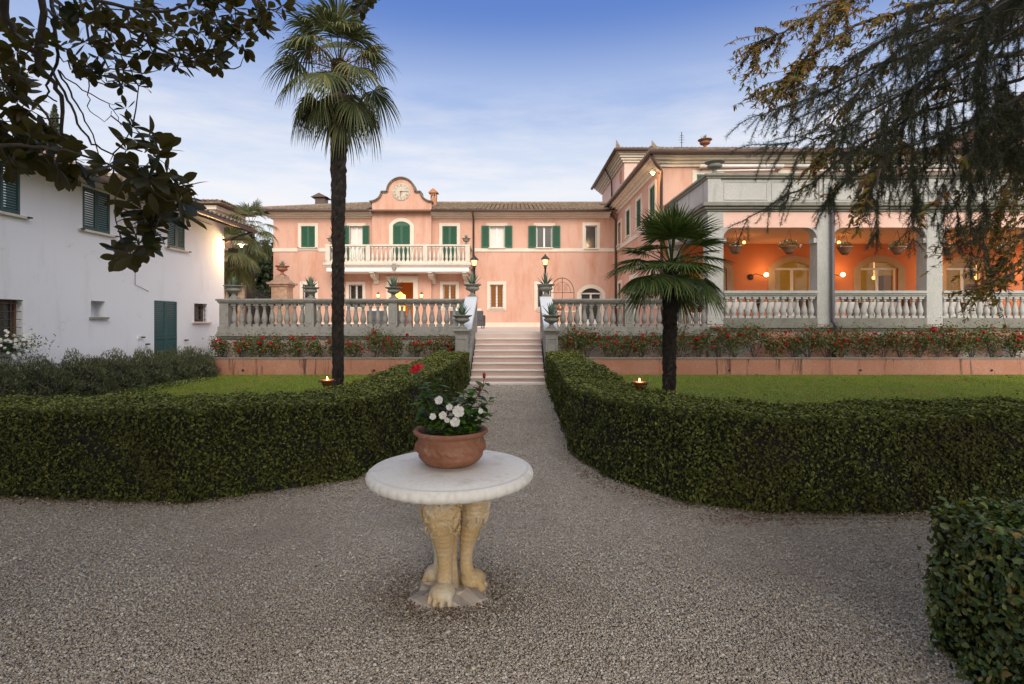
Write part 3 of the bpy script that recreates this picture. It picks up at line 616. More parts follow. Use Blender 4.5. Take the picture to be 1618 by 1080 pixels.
# entrance door surround and the lit hall behind it
mb = MB(); s = 0.27
fbox(mb, FG, -7.0-s, -7.0, TZ, 3.82, -0.05, 0.05); fbox(mb, FG, -5.74, -5.74+s, TZ, 3.82, -0.05, 0.05); fbox(mb, FG, -7.0-s, -5.74+s, 3.82, 3.82+s, -0.05, 0.05)
fbox(mb, FG, -7.0-s-0.05, -5.74+s+0.05, 3.82+s, 3.82+s+0.06, -0.02, 0.12)
ent = mb.build('entrance', 'trim', villa, bevel=0.008)
mb = MB(); yy = Y+0.06
mb.quad((-8.4, yy+3.2, TZ+0.01), (-4.4, yy+3.2, TZ+0.01), (-4.4, yy+3.2, 4.2), (-8.4, yy+3.2, 4.2))
mb.quad((-8.4, yy, TZ+0.01), (-8.4, yy+3.2, TZ+0.01), (-8.4, yy+3.2, 4.2), (-8.4, yy, 4.2)); mb.quad((-4.4, yy, TZ+0.01), (-4.4, yy+3.2, TZ+0.01), (-4.4, yy+3.2, 4.2), (-4.4, yy, 4.2))
mb.quad((-8.4, yy, 4.2), (-4.4, yy, 4.2), (-4.4, yy+3.2, 4.2), (-8.4, yy+3.2, 4.2))
mb.build('hall', 'warmroom', ent)
mb = MB()
for c in (-7.35, -5.85): mb.prism([(c-0.42, TZ+0.02), (c+0.42, TZ+0.02)]+[(c+0.42*math.cos(a), 2.95+0.55*math.sin(a)) for a in [PI*i/10 for i in range(11)]], frame_y(yy+3.19), 0, 0.02)
mb.build('hall_niche', plain('lit niche', (0.9, 0.6, 0.25), 0.6, emit=(1.0, 0.50, 0.12), es=1.6), ent)
for c, z in ((-6.72, 2.75), (-5.98, 2.5)):
    mb = MB(); mb.lathe([(0.10, 0), (0.14, 0.02), (0.14, 0.42), (0.09, 0.46)], (c, yy+1.6, z), 10); mb.build('hall_lantern', 'bulb2', ent)
# string course, plinth, cornice
for a, b in ((VX0-0.04, -12.25-0.2), (-11.45+0.2, -10.3), (-2.4, VX1)):
    mb = MB(); mb.box(a, b, Y-0.05, Y, 5.60, 5.80); mb.build('string_course', 'trim', villa)
mb = MB()
for a, b in ((VX0-0.03, -8.09), (-4.71, 3.63), (5.27, VX1)): mb.box(a, b, Y-0.05, Y, TZ, 1.52)
mb.build('plinth', 'trim', villa)
mb = MB()
for a, b in ((VX0-0.3, GX0), (GX1, 5.5)):
    mb.box(a, b, Y-0.10, Y, 7.52, 7.62); mb.box(a, b, Y-0.32, Y, 7.62, 7.72); mb.box(a, b, Y-0.62, Y, 7.72, 7.80)
mb.box(VX0-0.62, VX0, Y-0.62, Y+9.6, 7.72, 7.80); mb.box(VX0-0.3, VX0, Y, Y+9.3, 7.55, 7.72)
mb.build('cornice', 'trim', villa, bevel=0.01)
sl = 0.275; vd = Vector((0, 1, sl)).normalized(); ye = Y-0.78; ze = 7.84; YR = ye+5.4; zr = ze+sl*5.4
L_ = math.hypot(5.4, sl*5.4)
mb = MB(); roof_slab(mb, [(VX0-0.7, ye, ze), (VX1+1, ye, ze), (VX1+1, YR, zr), (VX0-0.7+5.4, YR, zr)])
roof_slab(mb, [(VX0-0.7, ye, ze), (VX0-0.7+5.4, YR, zr), (VX0-0.7, ye+10.8, ze)])
roof_slab(mb, [(VX0-0.7, ye+10.8, ze), (VX0-0.7+5.4, YR, zr), (VX1+1, YR, zr), (VX1+1, ye+10.8, ze)])
mb2 = MB()
for a, b in ((VX0-0.7, GX0-0.1), (GX1+0.1, VX1-0.4)):
    tile_plane(mb2, (a, ye, ze+0.01), (1, 0, 0), vd, b-a, (lambda u, a=a: (0, min(L_, (a+u-(VX0-0.7))*L_/5.4))), 0.25)
tile_plane(mb2, (GX0-0.1, ye+1.3, ze+0.01+1.3*sl), (1, 0, 0), vd, GX1-GX0+0.2, lambda u: (0, L_-1.38), 0.25)
mb2.tube([(VX0-0.7, ye, ze+0.06), (VX0-0.7+5.4, YR, zr+0.08)], 0.12, 8); mb2.tube([(VX0-0.7+5.4, YR, zr+0.08), (VX1+1, YR, zr+0.08)], 0.12, 8)
rf = mb2.build('roof', 'tile', villa); mb.build('roof_deck', 'wood', rf)
for cx, cy, wd, hh, kind in ((-12.55+0.25, YR-1.2, 0.62, 0.55, 0), (-4.95, YR-2.4, 0.36, 0.95, 1)):
    zb = ze+(cy-ye)*sl-0.1; mb = MB()
    if kind:
        mb.box(cx-wd/2, cx+wd/2, cy-wd/2, cy+wd/2, zb, zb+hh*0.62)
        for q in (-1, 0, 1): mb.box(cx+q*wd*0.42-0.035, cx+q*wd*0.42+0.035, cy-wd/2, cy+wd/2, zb+hh*0.62, zb+hh*0.86)
        mb.box(cx-wd/2, cx+wd/2, cy-wd/2, cy+wd/2, zb+hh*0.86, zb+hh*0.96)
        zt = zb+hh*0.96; mb.prism([(cx-wd*0.8, zt), (cx+wd*0.8, zt), (cx+wd*0.8, zt+0.04), (cx, zt+0.28), (cx-wd*0.8, zt+0.04)], frame_y(cy), -wd*0.75, wd*0.75)
        mb.build('chimney', 'brick', rf)
    else:
        mb.box(cx-wd/2, cx+wd/2, cy-wd/2, cy+wd/2, zb, zb+hh); zt = zb+hh
        mb.prism([(cx-wd*0.85, zt), (cx+wd*0.85, zt), (cx, zt+0.26)], frame_y(cy), -0.5, 0.5); mb.build('chimney', 'gutter', rf)
gutter(villa, [(VX0-0.76, ye-0.04, ze-0.02), (GX0-0.06, ye-0.04, ze-0.02)]); gutter(villa, [(GX1+0.06, ye-0.04, ze-0.02), (5.3, ye-0.04, ze-0.02)])
pipe(villa, [(-10.05, ye, ze-0.05), (-10.0, ye+0.1, ze-0.3), (-9.92, Y-0.09, 7.35), (-9.92, Y-0.09, TZ)], 0.055)
pipe(villa, [(-2.32, ye, ze-0.05), (-2.32, ye+0.1, ze-0.2), (-2.32, Y-0.09, 7.45), (-2.32, Y-0.09, TZ)], 0.055)
# clock with stone dial
zc = 8.97; xc = -6.43; yc = Y-0.3
mb = MB(); mb.lathe([(0.50, 0), (0.50, 0.03), (0.46, 0.045), (0.0001, 0.045)], (0, 0, 0), 40)
mb.v = [(xc+a, yc-c, zc+b_) for a, b_, c in mb.v]; clk = mb.build('clock', 'clockface', villa)
mb = MB()
def stroke(p, q, wd):
    p = Vector(p); q = Vector(q); d = (q-p).normalized(); n = Vector((-d.y, d.x))*wd/2
    mb.prism([tuple(p-n), tuple(q-n), tuple(q+n), tuple(p+n)], frame_y(yc), 0.046, 0.052)
ROM = ['XII', 'I', 'II', 'III', 'IIII', 'V', 'VI', 'VII', 'VIII', 'IX', 'X', 'XI']
for k, word in enumerate(ROM):
    a = 2*PI*k/12; rad = Vector((math.sin(a), math.cos(a))); tan = Vector((math.cos(a), -math.sin(a)))
    wds = {'I': 0.028, 'V': 0.055, 'X': 0.055}; W = sum(wds[c] for c in word); u = -W/2
    for c in word:
        wd = wds[c]; m0 = u+wd/2
        P = lambda x, r: tuple(Vector((xc, zc))+tan*x+rad*r)
        if c == 'I': stroke(P(m0, 0.34), P(m0, 0.43), 0.013)
        elif c == 'V': stroke(P(m0-0.02, 0.43), P(m0, 0.34), 0.013); stroke(P(m0+0.02, 0.43), P(m0, 0.34), 0.009)
        else: stroke(P(m0-0.02, 0.43), P(m0+0.02, 0.34), 0.013); stroke(P(m0+0.02, 0.43), P(m0-0.02, 0.34), 0.009)
        u += wd
for rr in (0.31, 0.455):
    for i in range(48):
        a, b_ = 2*PI*i/48, 2*PI*(i+1)/48; stroke((xc+rr*math.sin(a), zc+rr*math.cos(a)), (xc+rr*math.sin(b_), zc+rr*math.cos(b_)), 0.006)
mb.build('numerals', 'numeral', clk)
for ang, ln, tail, wd in ((86, 0.36, 0.08, 0.026), (187, 0.28, 0.05, 0.034)):
    mb = MB(); a = R(ang); d = Vector((math.sin(a), math.cos(a))); n = Vector((-d.y, d.x)); c0 = Vector((xc, zc))
    mb.prism([tuple(c0-d*tail-n*wd), tuple(c0+n*-wd*0.6), tuple(c0+d*ln*0.8-n*wd*0.35), tuple(c0+d*ln), tuple(c0+d*ln*0.8+n*wd*0.35), tuple(c0+n*wd*0.6), tuple(c0-d*tail+n*wd)], frame_y(yc), 0.058+0.01*(ang > 100), 0.066+0.01*(ang > 100))
    mb.build('clock_hand', 'handred' if ang < 100 else 'iron', clk)
# balcony
by0, by1 = 29.42, Y-0.3; bx0, bx1 = -10.32, -2.42
mb = MB(); mb.box(bx0-0.1, bx1+0.1, by0-0.1, Y, 4.66, 4.80); mb.box(bx0-0.04, bx1+0.04, by0-0.04, Y, 4.58, 4.66)
bal = mb.build('balcony', 'balcony', villa, bevel=0.01)
mb = MB(); mb.box(bx0+0.05, bx1-0.05, by0+0.05, Y, 4.32, 4.58); mb.build('beam', 'beam', bal, bevel=0.006)
mb = MB(); mb.box(bx0-0.02, bx1+0.02, by0, by0+0.24, 5.70, 5.80); mb.box(bx0-0.02, bx0+0.24, by0+0.24, Y, 5.70, 5.80); mb.box(bx1-0.24, bx1+0.02, by0+0.24, Y, 5.70, 5.80)
mb.build('handrail', 'balcony', bal, bevel=0.01)
mb = MB(); mb.box(bx0, bx1, by0+0.02, by0+0.22, 4.80, 4.88); mb.build('plinth', 'balcony', bal, bevel=0.006)
bm_bal = baluster_mesh(0.80, 0.85, 8)
pst = [bx0+0.12, -8.0, -4.85, bx1-0.12]
for c in pst:
    mb = MB(); mb.box(c-0.12, c+0.12, by0+0.01, by0+0.235, 4.881, 5.70); mb.build('post', 'balcony', bal, bevel=0.006)
for a, b in zip(pst[:-1], pst[1:]): balusters_between(bm_bal, 'balcony', bal, a+0.13, b-0.13, by0+0.12, 4.88, 0.235)
for xx in (bx0+0.12, bx1-0.12):
    for k in range(4): put_baluster(bm_bal, 'balcony', bal, (xx, by0+0.45+0.26*k, 4.88))
for c in (-9.9, -7.82, -4.62, -2.72):
    y0 = by0+0.1; y1 = Y-0.301 if -8.09 < c < -4.71 else Y-0.001
    pts = [(y0, 4.32), (y1, 4.32), (y1, 3.75), (y1-0.12, 3.72), (y1-0.25, 3.95), (y0+0.5, 4.02), (y0+0.22, 4.12), (y0+0.2, 4.24), (y0, 4.24)]
    mb = MB(); mb.prism(pts, lambda u, z, o: (o, u, z), c-0.13, c+0.13); mb.build('bracket', 'balcony', bal, bevel=0.008)
mb = MB(); mb.prism([(-6.62, 4.72), (-6.46, 4.72), (-6.44, 4.5), (-6.54, 4.36), (-6.64, 4.5)], frame_y(by0), 0.0, 0.10+0.01); mb.build('crest', 'stone', bal, bevel=0.02)

# ------------------------------------------------------------------ right wing
WX = 5.94; WY = 21.5; FW = frame_w(WX); FF = frame_y(WY)
wing = thing('villa_wing', 'tall pink villa wing with brown gutters rising behind the loggia', 'house', (14, WY, TZ))
wtop = 7.95
side_holes = [(22.55, 23.45, 6.0, 7.35), (25.05, 25.95, 6.0, 7.35), (27.45, 28.35, 6.0, 7.35), (29.75, 30.55, 5.87, 7.1), (29.7, 30.5, 2.4, 3.7), (26.0, 27.3, TZ, 3.7), (22.4, 23.3, 2.3, 3.7)]
mb = MB(); wall_holes(mb, FW, WY, Y, TZ, wtop, side_holes)
doors = [7.75+3.42*i for i in range(5)]
fh = [(c-0.75, c+0.75, 1.5, 3.98) for c in doors]
uph = [(c-0.45, c+0.45, 6.0, 7.45) for c in doors]
wall_holes(mb, FF, WX, 26, 4.9, wtop, uph)
mb.build('wall', 'pink', wing)
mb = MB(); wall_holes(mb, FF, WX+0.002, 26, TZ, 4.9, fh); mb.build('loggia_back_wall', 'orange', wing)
for i, h in enumerate(side_holes):
    if i < 3: window(wing, FW, *h, 'closed', hooks=False)
    elif i == 5: window(wing, FW, *h, 'plain', door=True, sill=False, s=0.22, glass='curtain')
    else: window(wing, FW, *h, 'plain', grille=i == 6, glass='glass' if i != 6 else 'amberglass', mull=i > 4)
for h in uph: window(wing, FF, *h, 'closed', hooks=False, sill=False)
for i, h in enumerate(fh): window(wing, FF, h[0], h[1], h[2], 3.70, 'plain', door=True, sill=False, s=0.28, arch=0.28, glass='clearglass', frame='whitewood', trim='trim_underlit', depth=0.18)
mb = MB(); rx0, rx1, ry0, ry1, rz0, rz1 = WX+0.3, 25.9, WY+0.26, 26.5, 1.49, 4.5
for qd in (((rx0, ry1, rz0), (rx1, ry1, rz0), (rx1, ry1, rz1), (rx0, ry1, rz1)), ((rx0, ry0, rz0), (rx0, ry1, rz0), (rx0, ry1, rz1), (rx0, ry0, rz1)), ((rx1, ry0, rz0), (rx1, ry1, rz0), (rx1, ry1, rz1), (rx1, ry0, rz1)), ((rx0, ry0, rz1), (rx1, ry0, rz1), (rx1, ry1, rz1), (rx0, ry1, rz1)), ((rx0, ry0, rz0), (rx1, ry0, rz0), (rx1, ry1, rz0), (rx0, ry1, rz0))): mb.quad(*qd)
mb.build('dining_room', 'ochre', wing)
for i in range(7):
    mb = MB(); x_ = 7.0+2.3*i; mb.ball((x_, 24.2, 3.55), 0.09); mb.tube([(x_, 24.2, 3.6), (x_, 24.2, 4.5)], 0.01, 5); mb.build('room_lamp', 'bulb2', wing)
for i in range(8):
    mb = MB(); x_ = 6.8+2.2*i; mb.box(x_, x_+0.9, 25.9, 26.4, 1.5, 3.0+0.4*(i % 3)); mb.build('cabinet', 'wood', wing)
mb = MB(); mb.box(WX-0.05, WX, WY-0.05, Y, 5.62, 5.82); mb.build('string_course', 'trim', wing)
mb = MB()
for zz, e in ((7.87, 0.10), (7.97, 0.22), (8.07, 0.40), (8.15, 0.52)):
    mb.box(WX-e, WX, WY-e, Y+0.8, zz-0.10 if zz > 7.9 else zz-0.12, zz); mb.box(WX, 26, WY-e, WY, zz-0.10 if zz > 7.9 else zz-0.12, zz)
mb.build('cornice', 'trim', wing, bevel=0.01)
ex, ey, ez = WX-0.6, WY-0.6, 8.20; s2 = 0.24; rl = 5.2
mb = MB(); roof_slab(mb, [(ex, ey, ez), (27, ey, ez), (27, ey+rl, ez+s2*rl), (ex+rl, ey+rl, ez+s2*rl)]); roof_slab(mb, [(ex, ey, ez), (ex+rl, ey+rl, ez+s2*rl), (ex+rl, Y+3, ez+s2*rl), (ex, Y+3, ez)])
mb2 = MB(); Lr = math.hypot(rl, rl*s2)
tile_plane(mb2, (ex, ey, ez+0.01), (1, 0, 0), Vector((0, 1, s2)).normalized(), 27-ex, lambda u: (0, min(Lr, u*Lr/rl)), 0.25)
tile_plane(mb2, (ex, ey, ez+0.01), (0, 1, 0), Vector((1, 0, s2)).normalized(), Y+3-ey, lambda u: (0, min(Lr, u*Lr/rl)), 0.25)
mb2.tube([(ex-0.02, ey-0.02, ez+0.08), (ex+rl, ey+rl, ez+s2*rl+0.1)], 0.13, 8)
mb2.add([(ex-0.02, ey-0.02, ez), (ex+0.35, ey+0.1, ez+0.1), (ex+0.1, ey+0.35, ez+0.1), (ex+0.02, ey+0.02, ez+0.45)], [(0,1,3), (1,2,3), (2,0,3), (0,2,1)])
rf = mb2.build('roof', 'tile', wing); mb.build('roof_deck', 'wood', rf)
gutter(wing, [(ex-0.05, Y+0.2, ez-0.03), (ex-0.05, ey-0.05, ez-0.03), (27, ey-0.05, ez-0.03)], 0.085)
pipe(wing, [(ex, ey+0.1, ez-0.1), (ex+0.25, ey+0.3, ez-0.4), (WX-0.06, WY-0.05, 7.6), (WX-0.06, WY-0.05, TZ)], 0.06)
pipe(wing, [(ex, Y-0.15, ez-0.1), (ex+0.1, Y-0.15, ez-0.35), (WX-0.1, Y-0.12, 7.4), (WX-0.1, Y-0.12, TZ)], 0.06)
# raised attic block behind
FX = 6.9
mb = MB(); mb.box(FX, 16, 33.6, 42, 8.0, 11.9); att = mb.build('attic', 'pink_pale', wing)
mb = MB(); mb.lathe([(0.45, 0), (0.45, 0.02), (0.0001, 0.02)], n=20); mb.v = [(FX-0.002-c, 34.7+a*0.9, 10.9+b_) for a, b_, c in mb.v]; mb.build('round_niche', 'orange', att)
mb = MB()
for k in range(5):
    e = 0.12+0.11*k; mb.box(FX-e, 16+e, 33.6-e, 42+e, 11.5+0.13*k, 11.5+0.13*(k+1)-0.02 if k < 4 else 12.14)
mb.build('attic_cornice', 'trim', att)
ax, ay, az = FX-0.65, 33.0, 12.16
mb = MB(); tile_plane(mb, (ax, ay, az), (1, 0, 0), Vector((0, 1, 0.28)).normalized(), 10.4, lambda u: (0, min(4.5, u*1.03)), 0.25); tile_plane(mb, (ax, ay, az), (0, 1, 0), Vector((1, 0, 0.28)).normalized(), 9.7, lambda u: (0, min(4.5, u*1.03, (9.7-u)*1.03)), 0.25)
roof_slab(mb, [(ax, ay, az), (16.65, ay, az), (12, ay+4.5, az+1.26), (ax+4.5, ay+4.5, az+1.26)]); roof_slab(mb, [(ax, ay, az), (ax+4.5, ay+4.5, az+1.26), (ax+4.5, ay+5.2, az+1.26), (ax, ay+9.7, az)])
mb.add([(ax-0.02, ay-0.02, az), (ax+0.35, ay+0.1, az+0.1), (ax+0.1, ay+0.35, az+0.1), (ax+0.02, ay+0.02, az+0.6)], [(0,1,3), (1,2,3), (2,0,3), (0,2,1)])
mb.build('attic_roof', 'tile', att)
mb = MB(); mb.tube([(ax-0.06, ay+9.7, az-0.05), (ax-0.06, ay-0.06, az-0.05), (16.7, ay-0.06, az-0.05)], 0.11, 8); mb.tube([(ax, 37, az-0.1), (FX-0.15, 37.2, 11.3), (FX-0.07, 37.2, 8)], 0.06, 8); mb.build('attic_gutter', 'gutter', att, smooth=True)
# small tower showing through the trees at the right
mb = MB(); mb.box(29.0, 36, 32.5, 40, 8, 13.3); tw = mb.build('tower', 'pink_pale', wing)
mb = MB(); mb.box(28.7, 36.4, 32.1, 40.4, 13.3, 13.55); mb.prism([(28.5, 13.55), (36.7, 13.55), (32.6, 14.8)], frame_y(36.2), -4.4, 4.4); mb.build('tower_roof', 'tile', tw)
mb = MB(); mb.lathe([(0.6, 0), (0.6, 0.05), (0.0001, 0.05)], n=24); mb.v = [(30.0+a*0.8, 32.49-c, 12.6+b_*0.8) for a, b_, c in mb.v]; mb.build('round_window', 'glass', tw)

# ------------------------------------------------------------------ loggia
LX = 6.12; LY = 17.0; LZ = 1.5; px_ = [6.38+3.46*i for i in range(5)]
FL = frame_y(LY); lg = thing('loggia', 'pale columned loggia with apricot ceiling and stone parapet at the right', 'loggia', (13, 18, 0))
mb = MB(); mb.box(LX+0.03, 21, LY+0.0, LY+0.15, 0, 1.30); mb.box(LX+0.03, LX+0.18, LY+0.15, WY, 0, 1.30); mb.build('base_wall', 'peel', lg)
mb = MB(); mb.box(LX-0.08, 21, LY-0.12, WY-0.01, 1.38, 1.44); mb.box(LX-0.03, 21, LY-0.06, WY-0.01, 1.30, 1.38); mb.build('floor_cornice', 'stone_dirty', lg, bevel=0.008)
mb = MB(); mb.box(LX, 21, LY, WY-0.01, 1.441, LZ-0.01); mb.build('floor', 'paving', lg)
OPZ = 4.56; CZ = 5.06
for i, c in enumerate(px_):
    a, b = (c-0.26, c+0.24) if i else (LX, LX+0.5)
    mb = MB(); mb.box(a, b, LY-0.01, LY+0.34, LZ-0.01, CZ); mb.box(a+0.04, b-0.04, LY+0.34, LY+0.5, LZ-0.01, OPZ)
    mb.box(a-0.015, b+0.015, LY-0.025, LY+0.35, LZ-0.01, LZ+0.25)
    mb.build('pillar', 'stone_pale', lg, bevel=0.008)
mb = MB(); mb.box(LX, LX+0.42, WY-0.45, WY-0.011, LZ-0.01, CZ); mb.build('pillar', 'stone_pale', lg)
rr = 0.36
def spandrel(mbb, fnn, uc, sgn, o0, o1):
    pts = [(uc, OPZ)]+[(uc+sgn*(rr-rr*math.sin(t)), OPZ-rr+rr*math.cos(t)) for t in [PI/2*(1-i/8) for i in range(9)]][::-1]
    pts = [(uc, OPZ), (uc+sgn*rr, OPZ)]+[(uc+sgn*(rr-rr*math.sin(t)), OPZ-rr+rr*math.cos(t)) for t in [PI/2*i/8 for i in range(1, 9)]]
    mbb.prism(pts, fnn, o0, o1)
for i, c in enumerate(px_):
    a, b = (c-0.26, c+0.24) if i else (LX, LX+0.5)
    mb = MB(); spandrel(mb, FL, b, 1, -0.30, -0.002); mb.box(b, b+0.10, LY+0.01, LY+0.33, OPZ-rr-0.12, OPZ-rr+0.03); mb.build('bracket', 'stone_pale', lg)
    if i: mb = MB(); spandrel(mb, FL, a, -1, -0.30, -0.002); mb.box(a-0.10, a, LY+0.01, LY+0.33, OPZ-rr-0.12, OPZ-rr+0.03); mb.build('bracket', 'stone_pale', lg)
mb = MB()
for i in range(len(px_)-1):
    a = (px_[i]+0.24) if i else LX+0.5; mb.box(a, px_[i+1]-0.26, LY+0.004, LY+0.33, OPZ, CZ)
mb.build('lintel', 'pink_pale', lg)
mb = MB(); mb.box(LX+0.004, LX+0.33, LY+0.35, WY-0.46, OPZ, CZ); mb.build('side_lintel', 'stone_pale', lg)
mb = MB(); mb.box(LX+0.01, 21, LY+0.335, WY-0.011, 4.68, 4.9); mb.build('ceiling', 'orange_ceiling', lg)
mb = MB()
for z0, z1, e in ((CZ, CZ+0.07, 0.05), (CZ+0.07, CZ+0.15, 0.12), (CZ+0.15, CZ+0.27, 0.20)): mb.box(LX-e, 21, LY-e, WY-0.011, z0, z1)
cor = mb.build('cornice', 'stone_dirty', lg, bevel=0.012)
PZ = CZ+0.27
mb = MB(); mb.box(LX+0.02, 21, LY+0.02, LY+0.22, PZ, 6.1); mb.box(LX+0.02, LX+0.22, LY+0.22, WY-0.011, PZ, 6.1)
for i, c in enumerate(px_): a = (c-0.2) if i else LX; mb.box(a, a+0.42, LY-0.03, LY+0.25, PZ, 6.1)
for i in range(4):
    a = (px_[i]+0.22) if i else LX+0.42; b = px_[i+1]-0.2; h = (a+b)/2
    for (q0, q1) in ((a+0.1, h-0.06), (h+0.06, b-0.1)):
        for z0, z1 in ((PZ+0.1, PZ+0.13), (6.0, 6.03)): mb.box(q0, q1, LY, LY+0.021, z0, z1)
        for u in (q0, q1-0.03): mb.box(u, u+0.03, LY, LY+0.021, PZ+0.13, 6.0)
for k in range(3): mb.box(LX-0.002, LX+0.021, LY+0.45+1.4*k, LY+0.55+1.4*k, PZ, 6.1)
mb.build('parapet', 'stone_pale', lg, bevel=0.004)
mb = MB(); mb.box(LX-0.10, 21, LY-0.11, LY+0.32, 6.17, 6.25); mb.box(LX-0.05, 21, LY-0.06, LY+0.28, 6.1, 6.17); mb.box(LX-0.10, LX+0.32, LY+0.32, WY-0.012, 6.17, 6.25); mb.box(LX-0.05, LX+0.28, LY+0.28, WY-0.012, 6.1, 6.17)
mb.build('parapet_coping', 'stone_dirty', lg, bevel=0.012)
mb = MB(); mb.box(LX+0.22, 21, LY+0.22, WY-0.012, 5.335, 5.40); mb.build('roof_terrace', 'stone_dirty', lg)
pipe(lg, [(px_[1]+0.17, LY-0.10, CZ+0.05), (px_[1]+0.17, LY-0.10, 1.75), (px_[1]+0.17, LY-0.12, 1.6), (px_[1]+0.26, LY-0.2, 1.42), (px_[1]+0.22, LY-0.17, 1.2), (px_[1]+0.2, LY-0.12, 1.1), (px_[1]+0.2, LY-0.12, 0.4)], 0.062, 'pipe')
pipe(lg, [(WX+0.35, WY-0.5-0.06, 5.0), (WX+0.35, WY-0.56, 1.5)], 0.05) if 0 else None
bm_lg = baluster_mesh(0.66, 1.0)
for i in range(4):
    a = (px_[i]+0.24) if i else LX+0.5; b = px_[i+1]-0.26
    r = thing('loggia_balustrade', 'pale balustrade in the %s loggia bay from the left' % NTH[i], 'balustrade', ((a+b)/2, LY+0.1, LZ))
    mb = MB(); mb.box(a, b, LY-0.04, LY+0.22, LZ-0.058, 1.70); mb.build('plinth', 'stone_dirty', r, bevel=0.006)
    mb = MB(); mb.box(a, b, LY-0.07, LY+0.27, 2.47, 2.56); mb.box(a, b, LY-0.02, LY+0.22, 2.41, 2.47); mb.box(a, b, LY+0.02, LY+0.18, 2.36, 2.41); mb.build('handrail', 'stone_pale', r, bevel=0.01)
    balusters_between(bm_lg, 'stone_pale', r, a+0.02, b-0.02, LY+0.1, 1.70, 0.228)
mb = MB(); 
for k in range(14): y = LY+0.6+k*0.235; mb.tube([(LX+0.2, y, LZ), (LX+0.2, y, 2.45)], 0.012, 6)
mb.tube([(LX+0.2, LY+0.5, 2.45), (LX+0.2, WY-0.46, 2.45)], 0.02, 6); tag(mb.build('side_railing', 'iron'), 'thin iron railing closing the side opening of the loggia', 'railing')

# ------------------------------------------------------------------ white house on the left
HXW = -10.4; FH = frame_e(HXW)
wh = thing('white_house', 'long white plastered house with teal shutters along the left edge', 'house', (HXW, 12, 0))
H1, H2 = 2.0, 19.3
hs = [(10.45, 11.33, 3.82, 4.86), (12.97, 13.85, 3.82, 4.86), (16.15, 17.0, 3.82, 4.86), (15.55, 16.6, 0.02, 2.2), (13.23, 13.68, 1.70, 2.1), (17.5, 18.25, 1.58, 2.18), (9.6, 11.4, 1.22, 2.05)]
mb = MB(); wall_holes(mb, FH, H1, H2, 0, 5.06, hs, 0.3)
mb.quad((HXW, H2, 0), (HXW-9, H2, 0), (HXW-9, H2, 5.06), (HXW, H2, 5.06)); mb.quad((HXW, H1, 0), (HXW-9, H1, 0), (HXW-9, H1, 5.06), (HXW, H1, 5.06))
mb.prism([(H1, 5.06), (H2, 5.06)], FH, -9, 0) if 0 else None
mb.build('wall', 'white', wh)
for i in range(3): window(wh, FH, *hs[i], 'closed', s=0, shut='teal', hooks=True, lip=0.0)
window(wh, FH, *hs[3], 'closed', s=0, shut='teal', hooks=False, sill=False, lip=0.0)
mb = MB(); fbox(mb, FH, hs[4][0], hs[4][1], hs[4][2], hs[4][3], -0.29, -0.28); ni = mb.build('vent_niche', 'white', wh)
mb = MB(); fbox(mb, FH, hs[4][0]-0.06, hs[4][1]+0.06, 1.65, 1.70, -0.2, 0.07); mb.build('sill', 'stone', ni)
mb = MB(); mb.lathe([(0.03, 0), (0.03, 0.01), (0.0001, 0.01)], n=10); mb.v = [(HXW-0.275+c, 13.5+a, 1.93+b_) for a, b_, c in mb.v]; mb.build('vent_pipe', 'iron', ni)
window(wh, FH, *hs[5], 'plain', s=0, grille=True, lip=0, mull=False, frame='wood'); window(wh, FH, *hs[6], 'plain', s=0, grille=True, lip=0, mull=True, frame='wood')
mb = MB()
for y, z in ((15.2, 0.95), (17.0, 1.0), (15.0, 1.15)): fbox(mb, FH, y-0.02, y+0.02, z-0.02, z+0.02, 0, 0.1); fbox(mb, FH, y-0.06, y+0.03, z-0.015, z+0.015, 0.08, 0.11)
mb.build('wall_hook', 'iron', wh)
mb = MB(); mb.tube([(HXW+0.015, 4+0.5*i, 4.93-0.012*(i % 3)) for i in range(30)], 0.008, 5); mb.tube([(HXW+0.015, 14.75, 4.9), (HXW+0.015, 14.75, 2.6), (HXW+0.015, 15.3, 2.45)], 0.007, 5); mb.build('cable', 'pipe', wh)
mb = MB(); fbox(mb, FH, 14.85, 14.98, 1.10, 1.19, 0, 0.025); mb.build('socket_plate', 'whitewood', wh)
sl = 0.30; ov = 0.75; ex = HXW+ov; ez = 4.98
mb = MB(); roof_slab(mb, [(ex, H1, ez), (ex, H2+0.7, ez), (ex-5.5, H2+0.7, ez+5.5*sl), (ex-5.5, H1, ez+5.5*sl)], 0.05)
mb2 = MB(); tile_plane(mb2, (ex, H1, ez+0.01), (0, 1, 0), Vector((-1, 0, sl)).normalized(), H2+0.7-H1, lambda u: (0, 5.7), 0.25)
rf = mb2.build('roof', 'tile', wh); mb.build('roof_deck', 'wood', rf)
mb = MB(); y = H1
while y < H2+0.7: mb.box(ex-0.04, HXW-0.2, y, y+0.09, ez-0.14, ez-0.055); y += 0.5
mb.v = [(a, b, c+(ex-a)*sl) for a, b, c in mb.v]; mb.build('rafters', 'wood', rf)
gutter(wh, [(ex+0.05, H1, ez-0.05), (ex+0.05, H2+0.75, ez-0.05)], 0.07); pipe(wh, [(ex+0.03, H2+0.5, ez-0.1), (HXW+0.1, H2+0.15, ez-0.45), (HXW-0.1, H2+0.06, ez-0.6), (HXW-0.1, H2+0.06, 0)], 0.05)
# end gable triangle
mb = MB(); mb.add([(HXW, H2, 5.06), (HXW-9, H2, 5.06), (HXW-4.75, H2, ez+5.4*sl)], [(0, 1, 2)]); mb.build('gable', 'white', wh)

